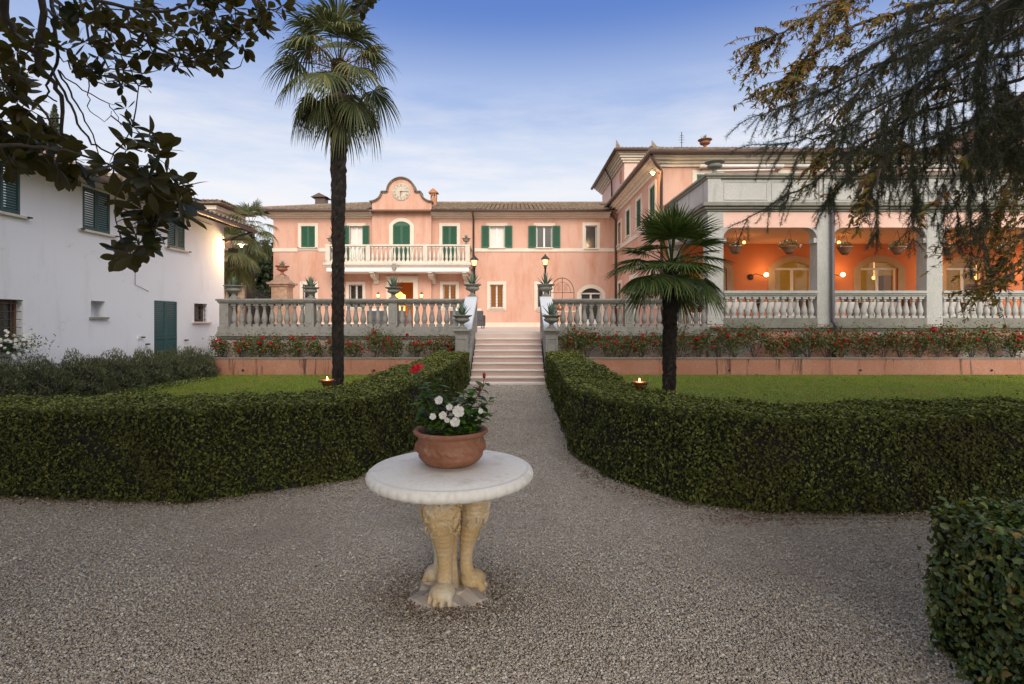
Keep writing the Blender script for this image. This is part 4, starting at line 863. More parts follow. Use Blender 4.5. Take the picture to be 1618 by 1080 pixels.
# houses behind
ph = thing('pink_house', 'pink house corner with deep eaves behind the white house', 'house', (-20, 31, TZ))
mb = MB(); mb.box(-24, -17.1, 30.5, 33.0, TZ, 8.1); mb.build('wall', 'pink', ph)
mb = MB(); mb.box(-24.6, -16.6, 30.0, 33.3, 7.85, 8.08); mb.box(-24.6, -16.8, 30.2, 33.2, 7.7, 7.849); mb.build('cornice', 'trim', ph)
mb = MB(); roof_slab(mb, [(-25, 29.7, 8.2), (-16.2, 29.7, 8.2), (-16.2, 33.8, 8.2), (-25, 33.8, 8.2)]); tile_plane(mb, (-25, 29.7, 8.21), (1, 0, 0), Vector((0, 1, 0.2)).normalized(), 8.8, lambda u: (0, max(0, min(4.2, (8.8-u)*1.0))), 0.25)
tile_plane(mb, (-16.2, 29.7, 8.21), (0, 1, 0), Vector((-1, 0, 0.2)).normalized(), 4.1, lambda u: (0, min(4, u)), 0.25); mb.build('roof', 'tile', ph)
oh = thing('orange_house', 'distant orange house top glimpsed through the magnolia leaves', 'house', (-37, 46, 0))
mb = MB(); mb.box(-41, -33.4, 45, 52, 0, 13.6); mb.build('wall', 'pink', oh)
mb = MB(); mb.box(-41.4, -33.0, 44.6, 52.4, 13.6, 13.9); mb.build('roof', 'tile', oh)
mb = MB(); mb.box(-35.6, -34.6, 44.9, 45, 11.2, 12.8); mb.build('window', 'trim', oh)
# ------------------------------------------------------------------ urns and agaves
def gad(n, amp, lo, hi):
    return lambda a, i, z: 1+(amp*abs(math.sin(a*n/2)) if lo <= z <= hi else 0)
def make_urn(mat, w=0.27, h=0.36, feet=False):
    mb = MB(); q = w*0.46
    mb.box(-q, q, -q, q, 0, 0.035*h/0.36)
    prof = [(0.40, 0.10), (0.40, 0.13), (0.28, 0.20), (0.20, 0.30), (0.19, 0.36), (0.27, 0.40), (0.27, 0.43), (0.42, 0.48), (0.62, 0.56), (0.72, 0.66), (0.70, 0.74), (0.62, 0.78), (0.64, 0.80), (0.78, 0.86), (0.95, 0.93), (1.0, 0.96), (1.0, 0.99), (0.93, 1.0), (0.80, 0.94), (0.75, 0.88), (0.0001, 0.88)]
    mb.lathe([(r*w, z*h) for r, z in prof], n=40, mod=gad(18, 0.07, 0.46*h, 0.70*h))
    me = bpy.data.meshes.new('urn'); me.from_pydata(mb.v, [], mb.f)
    for p in me.polygons: p.use_smooth = len(p.vertices) == 4 and p.index > 5
    me.materials.append(M[mat]); return me
def agave_mesh(n=16, ln=0.30, wd=0.05, seed=1, curl=0.3, low=0.25, mat='agave'):
    rr = random.Random(seed); V = []; Fc = []
    for i in range(n):
        a = i*2.399+rr.uniform(-0.2, 0.2); el = R(88)*(1-i/n)**0.75*1.0+low*rr.uniform(0.4, 1.2); L0 = ln*rr.uniform(0.8, 1.1)
        el = min(el, R(85)); d = Vector((math.cos(a), math.sin(a), 0)); side = Vector((-math.sin(a), math.cos(a), 0)); b = len(V); p = d*0.02; m = 8
        bend = rr.uniform(-0.3, 1.0)*curl
        for k in range(m):
            t = k/(m-1); e = el+bend*(t-0.3)*0.6; dirv = d*math.cos(e)+Vector((0, 0, math.sin(e))); nn = -d*math.sin(e)+Vector((0, 0, math.cos(e)))
            ww = wd*(0.65+1.1*t if t < 0.35 else 1.035)*(1-max(0, (t-0.3)/0.7)**1.6)
            V += [p-side*ww*0.5+nn*ww*0.16, p-nn*ww*0.06, p+side*ww*0.5+nn*ww*0.16]; p = p+dirv*L0/(m-1)
        for k in range(m-1):
            for q in (0, 1): Fc.append((b+3*k+q, b+3*k+q+1, b+3*k+q+4, b+3*k+q+3))
    me = bpy.data.meshes.new('agave'); me.from_pydata([tuple(v) for v in V], [], Fc)
    for p in me.polygons: p.use_smooth = True
    me.materials.append(M[mat]); return me
urn_me = make_urn('stone_dirty', 0.27, 0.37); urn_small = make_urn('stone_dirty', 0.25, 0.34); urn_tc = make_urn('terracotta', 0.25, 0.36)
ag = [agave_mesh(17, 0.42, 0.075, s, 0.3) for s in (1, 2, 3)]
def urn_with_agave(p, ulab, alab, me, am, sc_=1.0, ascale=1.0, g=None, rz=0):
    o = bpy.data.objects.new('urn', me); COL.objects.link(o); o.location = p; o.scale = (sc_,)*3; tag(o, ulab, 'urn', g)
    h = max(v.co.z for v in me.vertices)*0.89*sc_
    if am:
        a = bpy.data.objects.new('agave', am); COL.objects.link(a); a.location = (p[0], p[1], p[2]+h); a.rotation_euler.z = rz; a.scale = (ascale,)*3; tag(a, alab, 'agave', 'agaves in the urns')
G = 'stone urns on the balustrades'
urn_with_agave((-1.36, 14.12, 1.39), 'grey stone urn on the low pier left of the stair foot', 'broad agave in the urn left of the stair foot', urn_me, ag[0], 1.0, 0.95, G, 0.6)
urn_with_agave((0.985, 14.12, 1.39), 'grey stone urn on the low pier right of the stair foot', 'broad agave in the urn right of the stair foot', urn_me, ag[1], 1.0, 0.95, G, 2.1)
urn_with_agave((-1.30, 16.85, 2.36), 'grey stone urn at the top left of the stairs', 'agave in the urn at the top left of the stairs', urn_me, ag[2], 1.06, 1.0, G, 0.3)
urn_with_agave((1.0, 16.85, 2.36), 'grey stone urn at the top right of the stairs', 'agave in the urn at the top right of the stairs', urn_me, ag[0], 1.06, 1.0, G, 3.3)
urn_with_agave((-6.42, 17, 2.30), 'stone urn on the second post of the left terrace balustrade', 'spiky agave on the second post of the left balustrade', urn_me, ag[1], 1.0, 1.0, G, 1.0)
urn_with_agave((-3.8, 17, 2.30), 'stone urn on the balustrade in front of the lit entrance', 'agave in the urn in front of the lit entrance', urn_me, ag[2], 1.0, 1.0, G, 4.0)
urn_with_agave((-8.85, 17, 2.30), 'wide grey urn at the left end of the terrace balustrade', 'pale silvery agave beside the white house corner', urn_me, ag[0], 1.15, 0.8, G, 2.0)
urn_with_agave((3.62, 17, 2.30), 'stone urn on the right balustrade half hidden by the small palm', 'small agave in the urn behind the small palm', urn_small, ag[1], 0.95, 0.6, G, 2.0)
urn_with_agave((-10.02, 29.56, 5.80), 'small urn on the left corner of the balcony', 'small agave on the left corner of the balcony', urn_small, ag[2], 1.0, 0.62, G, 2.0)
urn_with_agave((-2.62, 29.56, 5.80), 'small urn on the right corner of the balcony', 'small agave on the right corner of the balcony', urn_small, ag[0], 1.0, 0.62, G, 1.0)
urn_with_agave((6.40, 17.15, 6.25), 'squat stone urn on the corner of the loggia parapet', 'tiny agave on the corner of the loggia parapet', urn_me, ag[1], 1.15, 0.35, G, 1.0)
urn_with_agave((7.6, 21.4, 8.42), 'terracotta urn on the roof edge of the right wing', 'agave in the terracotta urn on the roof edge', urn_tc, ag[2], 1.1, 0.62, None, 1.0)

# lower area: gate piers with urns, iron gate
def gate_pier(x, y, lab, ulab, alab, z=TZ, h=2.25):
    r = thing('gate_pier', lab, 'gate pier', (x, y, z), 'brick piers of the iron gate')
    mb = MB(); mb.box(x-0.36, x+0.36, y-0.36, y+0.36, z, z+h-0.3); mb.build('shaft', surf_bk, r, bevel=0.01)
    mb = MB(); mb.box(x-0.43, x+0.43, y-0.43, y+0.43, z+h-0.3, z+h-0.2); mb.box(x-0.52, x+0.52, y-0.52, y+0.52, z+h-0.2, z+h-0.1); mb.prism([(x-0.46, z+h-0.1), (x+0.46, z+h-0.1), (x+0.22, z+h+0.06), (x+0.16, z+h+0.22), (x-0.16, z+h+0.22), (x-0.22, z+h+0.06)], frame_y(y), -0.3, 0.3)
    mb.build('cap', 'brick_aged', r, bevel=0.015)
    urn_with_agave((x, y, z+h+0.22), ulab, alab, urn_tc, ag[2] if alab else None, 1.3, 0.75)
M['brick_aged'] = surf('aged brick and stone', (0.34, 0.20, 0.14), (0.44, 0.32, 0.24), 5, stain=(0.20, 0.16, 0.12), sscale=6)
surf_bk = surf('rubble brick', (0.46, 0.32, 0.22), (0.38, 0.21, 0.13), 7, stain=(0.55, 0.45, 0.34), sscale=8, bs=0.6)
gate_pier(-10.85, 25.2, 'brick gate pier with moulded cap beside the villa corner', 'terracotta urn on the gate pier beside the villa', 'small agave on the gate pier beside the villa')
gate_pier(-13.7, 27.0, 'brick gate pier behind the drooping palm', 'terracotta urn on the gate pier behind the palm', None, TZ, 2.6)
gt = thing('iron_gate', 'green black iron bar gate between the two brick piers', 'gate', (-12.3, 26, TZ))
mb = MB(); a = Vector((-13.25, 26.7, TZ)); b_ = Vector((-11.3, 25.3, TZ))
for k in range(20):
    p = a.lerp(b_, k/19); top = 1.95-0.35*math.sin(PI*k/19*0.5)**2; mb.tube([p+Vector((0, 0, 0.1)), p+Vector((0, 0, top))], 0.016, 5)
mb.build('bars', 'iron', gt)
mb = MB(); mb.tube([a+Vector((0, 0, 0.2)), b_+Vector((0, 0, 0.2))], 0.025, 6); mb.tube([a.lerp(b_, k/8)+Vector((0, 0, 1.8-0.35*math.sin(PI*k/16)**2)) for k in range(9)], 0.022, 6); mb.tube([a, a+Vector((0, 0, 2.05))], 0.035, 6); mb.tube([b_, b_+Vector((0, 0, 1.8))], 0.035, 6); mb.build('rails', 'iron', gt)
mb = MB(); mb.box(-16.5, -14.15, 27.2, 27.5, TZ, 3.2); tag(mb.build('garden_wall', 'brick_aged'), 'rough tan garden wall left of the iron gate', 'wall')

# ------------------------------------------------------------------ lamps
def light(name, p, e, col=(1.0, 0.62, 0.28), size=0.06, parent=None):
    d = bpy.data.lights.new(name, 'POINT'); d.energy = e; d.color = col; d.shadow_soft_size = size
    o = bpy.data.objects.new(name, d); COL.objects.link(o)
    if parent is not None: o.parent = parent; off = OFF[parent.name]; o.location = (p[0]-off[0], p[1]-off[1], p[2]-off[2])
    else: o.location = p
    return o
def lamppost(x, y, z0, ztop, lab):
    r = thing('lamp_post', lab, 'lamp post', (x, y, z0), 'lit lantern posts at the head of the stairs')
    mb = MB(); mb.lathe([(0.09, 0), (0.09, 0.05), (0.06, 0.1), (0.045, 0.3), (0.034, 0.35), (0.03, ztop-z0-0.48), (0.05, ztop-z0-0.46), (0.035, ztop-z0-0.42), (0.07, ztop-z0-0.38)], (x, y, z0), 10); mb.build('post', 'iron', r, smooth=True)
    b = ztop-0.38; mb = MB(); mb.lathe([(0.065, 0.0), (0.065, 0.02)], (x, y, b), 6)
    for k in range(6):
        a = PI/3*k; mb.tube([(x+0.062*math.cos(a), y+0.062*math.sin(a), b), (x+0.105*math.cos(a), y+0.105*math.sin(a), b+0.2)], 0.007, 4)
    mb.lathe([(0.115, 0.195), (0.15, 0.2), (0.14, 0.22), (0.06, 0.31), (0.03, 0.33), (0.03, 0.35), (0.012, 0.38)], (x, y, b), 6); mb.build('lantern_cage', 'iron', r)
    mb = MB(); mb.lathe([(0.055, 0.02), (0.093, 0.19)], (x, y, b), 6); mb.build('lantern_glass', 'bulb2', r)
    light('lantern_light', (x, y, b+0.1), 6, parent=r, size=0.1)
lamppost(-1.30, 17.65, TZ, 3.78, 'black lit lantern post at the top left of the stairs')
lamppost(1.03, 17.65, TZ, 3.80, 'black lit lantern post at the top right of the stairs')
def dish_lamp(p, wallp, lab, e):
    r = thing('wall_lamp', lab, 'wall lamp', wallp)
    mb = MB(); mb.tube([wallp, Vector(p)+Vector((0, 0, 0.16)), Vector(p)+Vector((0, 0, 0.06))], 0.016, 6); mb.ball(wallp, 0.05); mb.build('arm', 'iron', r)
    mb = MB(); mb.lathe([(0.22, 0), (0.21, 0.012), (0.10, 0.06), (0.05, 0.08), (0.05, 0.12), (0.0001, 0.12)], p, 20); mb.build('shade', 'enamel', r, smooth=True)
    mb = MB(); mb.ball((p[0], p[1], p[2]-0.02), (0.055, 0.055, 0.075)); mb.build('bulb', 'bulb', r, smooth=True)
    light('lamp_light', (p[0], p[1], p[2]-0.14), e, parent=r, size=0.07)
dish_lamp((-9.88, 19.5, 4.38), (-10.39, 19.22, 4.5), 'glowing dish lamp at the far corner of the white house', 75)
dish_lamp((5.50, 21.35, 7.50), (5.93, 21.6, 7.45), 'glowing dish lamp under the eaves of the right wing', 40)
def sconce(x, y, z, lab, e=5):
    r = thing('wall_lantern', lab, 'wall lantern', (x, y, z), 'lanterns flanking the entrance')
    mb = MB(); mb.tube([(x, y, z+0.05), (x, y-0.12, z+0.22), (x, y-0.2, z+0.2)], 0.012, 5); mb.lathe([(0.10, 0.12), (0.03, 0.2), (0.01, 0.24)], (x, y-0.2, z), 8); mb.lathe([(0.03, -0.12), (0.05, -0.08)], (x, y-0.2, z), 8); mb.build('bracket', 'iron', r)
    mb = MB(); mb.lathe([(0.05, -0.08), (0.085, 0.0), (0.085, 0.10)], (x, y-0.2, z), 10); mb.build('glass', 'bulb2', r)
    light('sconce_light', (x, y-0.22, z), e, parent=r, size=0.08)
sconce(-7.70, Y-0.3, 3.02, 'lit wall lantern left of the entrance', 9); sconce(-5.24, Y-0.3, 3.02, 'lit wall lantern right of the entrance', 9)
light('hall_light', (-6.4, Y+1.2, 3.6), 22, (1.0, 0.55, 0.2), 0.2, villa); light('hall_light', (-6.9, Y+2.6, 2.2), 14, (1.0, 0.55, 0.2), 0.2, villa)
# loggia wall lamps on the piers between the doors
for i, (x, lab) in enumerate(((9.45, 'in the first loggia bay from the left'), (12.45, 'high beside the first loggia pillar pair'), (16.25, 'in the second loggia bay'), (19.9, 'in the last visible loggia bay'))):
    r = thing('bracket_lamp', 'lit globe lamp on a curled iron bracket '+lab, 'wall lamp', (x, WY, 3.3), 'globe lamps on the loggia wall')
    z = 3.36; mb = MB(); mb.ball((x, WY-0.03, z), (0.12, 0.04, 0.12)); mb.tube([(x, WY-0.05, z), (x+0.1, WY-0.2, z+0.12), (x+0.25, WY-0.35, z+0.05), (x+0.42, WY-0.42, z-0.02)], 0.014, 6); mb.build('bracket', 'iron', r, smooth=True)
    mb = MB(); mb.ball((x+0.44, WY-0.42, z+0.06), 0.085); mb.build('globe', 'bulb', r, smooth=True)
    light('globe_light', (x+0.44, WY-0.62, z+0.22), 11, (1.0, 0.50, 0.19), 0.12, r)
for i in range(4):
    x = 8.3+3.42*i; r = thing('ceiling_lamp', 'small lit globe hanging under the %s loggia bay' % NTH[i], 'ceiling lamp', (x, 19.4, 4.68), 'globe lamps under the loggia ceiling')
    mb = MB(); mb.tube([(x, 19.4, 4.68), (x, 19.4, 4.50)], 0.01, 5); mb.build('stem', 'iron', r); mb = MB(); mb.ball((x, 19.4, 4.44), 0.06); mb.build('globe', 'bulb2', r, smooth=True)
    light('ceiling_light', (x, 19.4, 4.2), 4, (1.0, 0.44, 0.13), 0.1, r)

for x_ in (8.5, 13.0, 17.5, 22): light('room_light', (x_, 23.6, 3.9), 80, (1.0, 0.66, 0.30), 0.15, wing)
# hanging baskets
def basket(x, z, lab, s, seed):
    y = LY+0.15; r = thing('hanging_basket', lab, 'hanging pot', (x, y, z), 'terracotta pots hanging in the loggia bays')
    mb = MB(); mb.lathe([(0.09, -0.02), (0.16, 0.08), (0.21, 0.19), (0.225, 0.2), (0.225, 0.225), (0.19, 0.22), (0.18, 0.18), (0.0001, 0.18)], (x, y, z), 20); mb.build('pot', 'terracotta', r, smooth=True)
    mb = MB()
    for k in range(3): a = 2.09*k+0.5; mb.tube([(x+0.2*math.cos(a), y+0.2*math.sin(a), z+0.22), (x, y, 4.5)], 0.005, 4)
    mb.build('chain', 'iron', r)
    q = np.random.default_rng(seed); n = int(420*s); c = q.normal(0, 1, (n, 3)); c /= np.linalg.norm(c, axis=1)[:, None]; c *= q.uniform(0.3, 1, (n, 1))**0.5*np.array([0.30*s, 0.22*s, 0.17*s]); c += np.array([x, y, z+0.27])
    leaf_cloud('foliage', c, 0.045, 'fern', r, q)
    n = int(12*s); c = q.normal(0, 1, (n, 3)); c /= np.linalg.norm(c, axis=1)[:, None]; c *= np.array([0.31*s, 0.25*s, 0.17*s]); c += np.array([x, y-0.03, z+0.25]); put_blooms(c, 'flower', 'whitepetal', r, q, 0.8)
BLM = {}
def put_blooms(C, name, mat, parent, q, s=1.0):
    "separate bloom objects sharing one petal-cluster mesh"
    if mat not in BLM:
        qq = np.random.default_rng(5); m = 16; N_ = qq.normal(0, 1, (m, 3)); N_ /= np.linalg.norm(N_, axis=1)[:, None]; A_ = np.cross(N_, qq.normal(0, 1, (m, 3))); A_ /= np.linalg.norm(A_, axis=1)[:, None]; B_ = np.cross(N_, A_); c = N_*0.018; sz = 0.026
        P = np.stack([c-A_*sz, c+B_*sz*0.9+N_*0.008, c+A_*sz, c-B_*sz*0.9+N_*0.008], 1).reshape(-1, 3); me = bpy.data.meshes.new(name); me.from_pydata([tuple(p) for p in P], [], [tuple(range(4*i, 4*i+4)) for i in range(m)]); me.materials.append(M[mat]); BLM[mat] = me
    off = OFF[parent.name]
    for p in C:
        o = bpy.data.objects.new(name, BLM[mat]); COL.objects.link(o); o.parent = parent; o.location = (p[0]-off[0], p[1]-off[1], p[2]-off[2]); o.rotation_euler = tuple(q.uniform(0, 6, 3)); k = s*q.uniform(0.7, 1.25); o.scale = (k, k, k)
def leaf_cloud(name, C, size, mat, parent=None, q=nr, nrm=None, aspect=0.55, spread=1.0, loc=None, tilt=None, fold=0.25, oval=False):
    "one leaf-shaped quad pair per point; nrm biases the leaf normal"
    n = len(C); C = np.asarray(C, dtype=float)
    N_ = q.normal(0, 1, (n, 3)); N_ /= np.linalg.norm(N_, axis=1)[:, None]
    if nrm is not None: N_ = N_*spread+nrm; N_ /= np.linalg.norm(N_, axis=1)[:, None]
    A_ = q.normal(0, 1, (n, 3)) if tilt is None else q.normal(0, 0.5, (n, 3))+np.asarray(tilt)
    A_ -= (A_*N_).sum(1)[:, None]*N_; A_ /= np.linalg.norm(A_, axis=1)[:, None]+1e-9; B_ = np.cross(N_, A_)
    s = (size*q.uniform(0.65, 1.3, n))[:, None]
    if oval:
        h = s*aspect*0.5; up = N_*s*fold*0.3
        P = np.stack([C-A_*s*0.5, C-A_*s*0.22+B_*h*0.85+up, C+A_*s*0.2+B_*h*0.9+up, C+A_*s*0.55-N_*s*0.12, C+A_*s*0.2-B_*h*0.9+up, C-A_*s*0.22-B_*h*0.85+up], 1).reshape(-1, 3)
        b = (6*np.arange(n))[:, None]; return np_obj(name, P, np.concatenate([b+np.array([[0, 1, 2, 3]]), b+np.array([[0, 3, 4, 5]])]), mat, parent, loc=loc)
    P = np.stack([C-A_*s*0.5, C+B_*s*aspect*0.5+N_*s*fold*0.3, C+A_*s*0.55, C-B_*s*aspect*0.5+N_*s*fold*0.3], 1).reshape(-1, 3)
    Fq = np.arange(n*4).reshape(n, 4)
    return np_obj(name, P, Fq, mat, parent, loc=loc)
for i, (px, py, s, lab) in enumerate(((1162, 392, 0.6, 'small hanging pot at the left of the first loggia bay'), (1247, 392, 1.1, 'bushy hanging pot at the right of the first loggia bay'), (1335, 393, 0.75, 'white flowered hanging pot at the left of the second loggia bay'), (1418, 393, 0.9, 'hanging pot at the right of the second loggia bay behind cedar needles'), (1500, 393, 0.4, 'nearly bare hanging pot at the left of the third loggia bay'), (1582, 393, 0.9, 'hanging pot at the right of the third loggia bay'))):
    p = at(px, py+8, LY+0.15); basket(p.x, p.z, lab, s, i+20)

# awning cassettes, aerial
for i in range(3):
    x0 = 7.35+3.75*i; r = thing('awning', 'rolled white awning cassette under the wing cornice, %s from the left' % NTH[i], 'awning', (x0, WY-0.3, 7.6), 'rolled awnings above the loggia roof')
    mb = MB(); mb.tube([(x0, WY-0.25, 7.73), (x0+3.3, WY-0.25, 7.73)], 0.07, 10); mb.build('cassette', 'whitewood', r, smooth=True)
    mb = MB(); mb.tube([(x0+0.5, WY-0.32, 7.52), (x0+2.9, WY-0.32, 7.56)], 0.035, 8); mb.build('front_bar', 'whitewood', r, smooth=True)
    mb = MB(); [mb.tube([(x0+k, WY, 7.62), (x0+k, WY-0.3, 7.62)], 0.02, 5) for k in (0.1, 3.2)]; mb.build('brackets', 'gutter', r)
r = thing('aerial', 'thin television aerial on the wing roof', 'aerial', (6.9, 22.0, 8.3))
p0 = at(1077, 236, 22); p1 = at(1077, 208, 22); mb = MB(); mb.tube([p0-Vector((0, 0, 0.3)), p1], 0.015, 5)
for k, w_ in ((0.3, 0.10), (0.45, 0.12), (0.6, 0.08), (0.2, 0.07)):
    p = p1.lerp(p0, k); mb.tube([p-Vector((w_, 0, 0)), p+Vector((w_, 0, 0))], 0.008, 4)
mb.build('mast', 'iron', r)
# garden arch trellis on the terrace
r = thing('garden_arch', 'thin wrought iron garden arch standing on the terrace right of the stairs', 'garden arch', (2.2, 23, TZ))
a = at(870, 460, 23); b_ = at(907, 460, 23); xm = (a.x+b_.x)/2; rad = (b_.x-a.x)/2; zc_ = at(0, 462, 23).z; yy = 23
mb = MB(); mb.tube([(a.x, yy, TZ), (a.x, yy, zc_)]+[(xm-rad*math.cos(t), yy, zc_+rad*1.25*math.sin(t)) for t in [PI*i/16 for i in range(1, 16)]]+[(b_.x, yy, zc_), (b_.x, yy, TZ)], 0.014, 6); mb.tube([(xm, yy, TZ), (xm, yy, zc_+rad*1.25)], 0.012, 5); mb.tube([(a.x, yy, zc_), (b_.x, yy, zc_)], 0.012, 5); mb.build('frame', 'iron', r)
mb = MB(); mb.tube([(xm-rad*0.72*math.cos(t), yy, zc_+rad*0.9*math.sin(t)) for t in [PI*i/12 for i in range(13)]], 0.008, 5)
for s in (-1, 1):
    for cz in (0.25, 0.55):
        mb.tube([(xm+s*(0.14+0.09*(1-t/14)*math.cos(t*0.8)), yy, zc_+rad*cz+0.09*(1-t/14)*math.sin(t*0.8)) for t in range(13)], 0.006, 4)
mb.build('scrollwork', 'iron', r)

# terrace furniture glimpsed through the balusters
def armchair(x, y, rz, lab):
    r = thing('armchair', lab, 'armchair', (0, 0, 0), 'wicker armchairs on the terrace')
    mb = MB(); mb.box(-0.38, 0.38, -0.36, 0.36, 0.12, 0.38); mb.box(-0.38, 0.38, 0.28, 0.38, 0.38, 0.82); mb.box(-0.38, -0.28, -0.36, 0.28, 0.38, 0.62); mb.box(0.28, 0.38, -0.36, 0.28, 0.38, 0.62)
    for a in (-0.34, 0.3):
        for b in (-0.33, 0.3): mb.box(a, a+0.05, b, b+0.05, 0, 0.12)
    mb.build('frame', 'wicker', r, bevel=0.02)
    mb = MB(); mb.box(-0.27, 0.27, -0.34, 0.26, 0.385, 0.5); mb.box(-0.27, 0.27, 0.12, 0.275, 0.505, 0.92); mb.build('cushion', 'cushion', r, bevel=0.03)
    r.location = (x, y, TZ); r.rotation_euler.z = rz; return r
for x, y, rz, lab in ((-6.35, 25, PI, 'wicker armchair seen through the balusters behind the tall palm trunk'), (-5.4, 25, PI+0.15, 'wicker armchair on the terrace left of the entrance'), (-2.55, 25, PI, 'wicker armchair on the terrace right of the entrance'), (-1.75, 25, PI-0.1, 'wicker armchair nearest the head of the stairs')): armchair(x, y, rz, lab)
r = thing('sideboard', 'pale low table with copper bowls behind the right balustrade', 'table', (1.75, 21.5, TZ))
mb = MB(); mb.box(1.2, 2.6, 21.3, 21.8, TZ+0.72, TZ+0.76); mb.build('table_top', 'step', r, bevel=0.005); mb = MB()
for a in (1.25, 2.5):
    for b in (21.33, 21.72): mb.box(a, a+0.05, b, b+0.05, TZ, TZ+0.72)
mb.build('legs', 'whitewood', r)
for i, x in enumerate((1.5, 1.85)):
    mb = MB(); mb.lathe([(0.05, 0), (0.13, 0.05), (0.14, 0.12), (0.08, 0.18), (0.09, 0.2)], (x, 21.5, TZ+0.765), 14); tag(mb.build('copper_bowl', 'copper', smooth=True), 'shiny copper bowl on the pale table, %s one' % ('left', 'right')[i], 'bowl')
# dining tables inside the loggia
def dining(x, y, lab):
    r = thing('dining_table', lab, 'table', (0, 0, 0), 'laid tables inside the loggia')
    mb = MB(); mb.box(-0.55, 0.55, -0.4, 0.4, 0.72, 0.75); mb.box(-0.56, 0.56, -0.41, -0.405, 0.5, 0.75); mb.box(-0.56, 0.56, 0.405, 0.41, 0.5, 0.75); mb.build('tablecloth', 'cloth', r); mb = MB(); mb.tube([(0, 0, 0), (0, 0, 0.72)], 0.04, 8); mb.box(-0.3, 0.3, -0.3, 0.3, 0, 0.03); mb.build('pedestal', 'wood', r)
    r.location = (x, y, LZ); return r
def dchair(x, y, rz, lab):
    r = thing('dining_chair', lab, 'chair', (0, 0, 0), 'dark chairs inside the loggia')
    mb = MB(); mb.box(-0.21, 0.21, -0.2, 0.2, 0.44, 0.48); mb.build('seat', 'wood', r, bevel=0.008)
    mb = MB(); mb.box(-0.2, 0.2, 0.18, 0.21, 0.62, 0.9); mb.build('backrest', 'wood', r, bevel=0.008)
    for a in (-0.18, 0.18):
        mb = MB(); mb.box(a-0.015, a+0.015, -0.18, -0.15, 0, 0.44); mb.build('leg', 'wood', r); mb = MB(); mb.box(a-0.015, a+0.015, 0.181, 0.209, 0, 0.62); mb.build('leg', 'wood', r)
    r.location = (x, y, LZ); r.rotation_euler.z = rz
k = 0
for i, x in enumerate((7.6, 9.0, 11.0, 12.4, 14.5, 15.9)):
    dining(x, 18.6, 'white laid table by the loggia balustrade, %s from the left' % NTH[i])
    p = (x, 18.45, LZ+0.76); mb = MB(); mb.lathe([(0.035, 0), (0.05, 0.03), (0.04, 0.1), (0.055, 0.16 if i % 2 else 0.2)], p, 10); tag(mb.build('candle_holder', 'whitewood', smooth=True), 'small white candle holder on the %s laid table from the left' % NTH[i], 'candle holder')
    for s, w_ in ((-1, 'left'), (1, 'right')): dchair(x+s*0.8*0.85, 18.7, -s*PI/2, 'dark chair on the %s side of the %s laid table' % (w_, NTH[i]))

# ------------------------------------------------------------------ garden candle torches
def torch(x, y, z, lab, ang):
    r = thing('garden_torch', lab, 'garden torch', (x, y, 0), 'candle torches standing on the lawn')
    mb = MB(); mb.tube([(x, y, 0), (x, y, z-0.13)], 0.008, 6); mb.lathe([(0.006, -0.17), (0.022, -0.12), (0.018, -0.10)], (x, y, z), 8)
    ring = [(x+0.10*math.cos(t), y+0.10*math.sin(t), z-0.012) for t in [2*PI*i/20 for i in range(21)]]; mb.tube(ring, 0.006, 5)
    for k in range(3):
        a = ang+2.094*k; mb.tube([(x+0.10*math.cos(a)*math.cos(t), y+0.10*math.sin(a)*math.cos(t), z-0.012-0.105*math.sin(t)) for t in [PI/2*i/8 for i in range(9)]], 0.005, 5)
    mb.build('holder', 'iron', r)
    mb = MB(); mb.lathe([(0.035, -0.075), (0.055, -0.06), (0.075, -0.01), (0.078, 0.004), (0.070, 0.004), (0.066, -0.006)], (x, y, z), 20); mb.build('bowl', 'copper', r, smooth=True)
    mb = MB(); mb.lathe([(0.066, -0.006), (0.0001, -0.004)], (x, y, z), 20); mb.build('wax', 'wax', r)
    mb = MB(); mb.lathe([(0.0001, 0.0), (0.010, 0.010), (0.006, 0.028), (0.0001, 0.045)], (x, y, z), 8); mb.build('flame', 'flame', r, smooth=True)
    light('candle_light', (x, y, z+0.05), 0.5, (1.0, 0.55, 0.2), 0.02, r)
p = at(517, 600, 6.5); torch(p.x, p.y, p.z, 'lit candle torch beside the tall palm trunk', 0.4)
p = at(1010.5, 603, 6.3); torch(p.x, p.y, p.z, 'lit candle torch left of the small palm', 1.2)

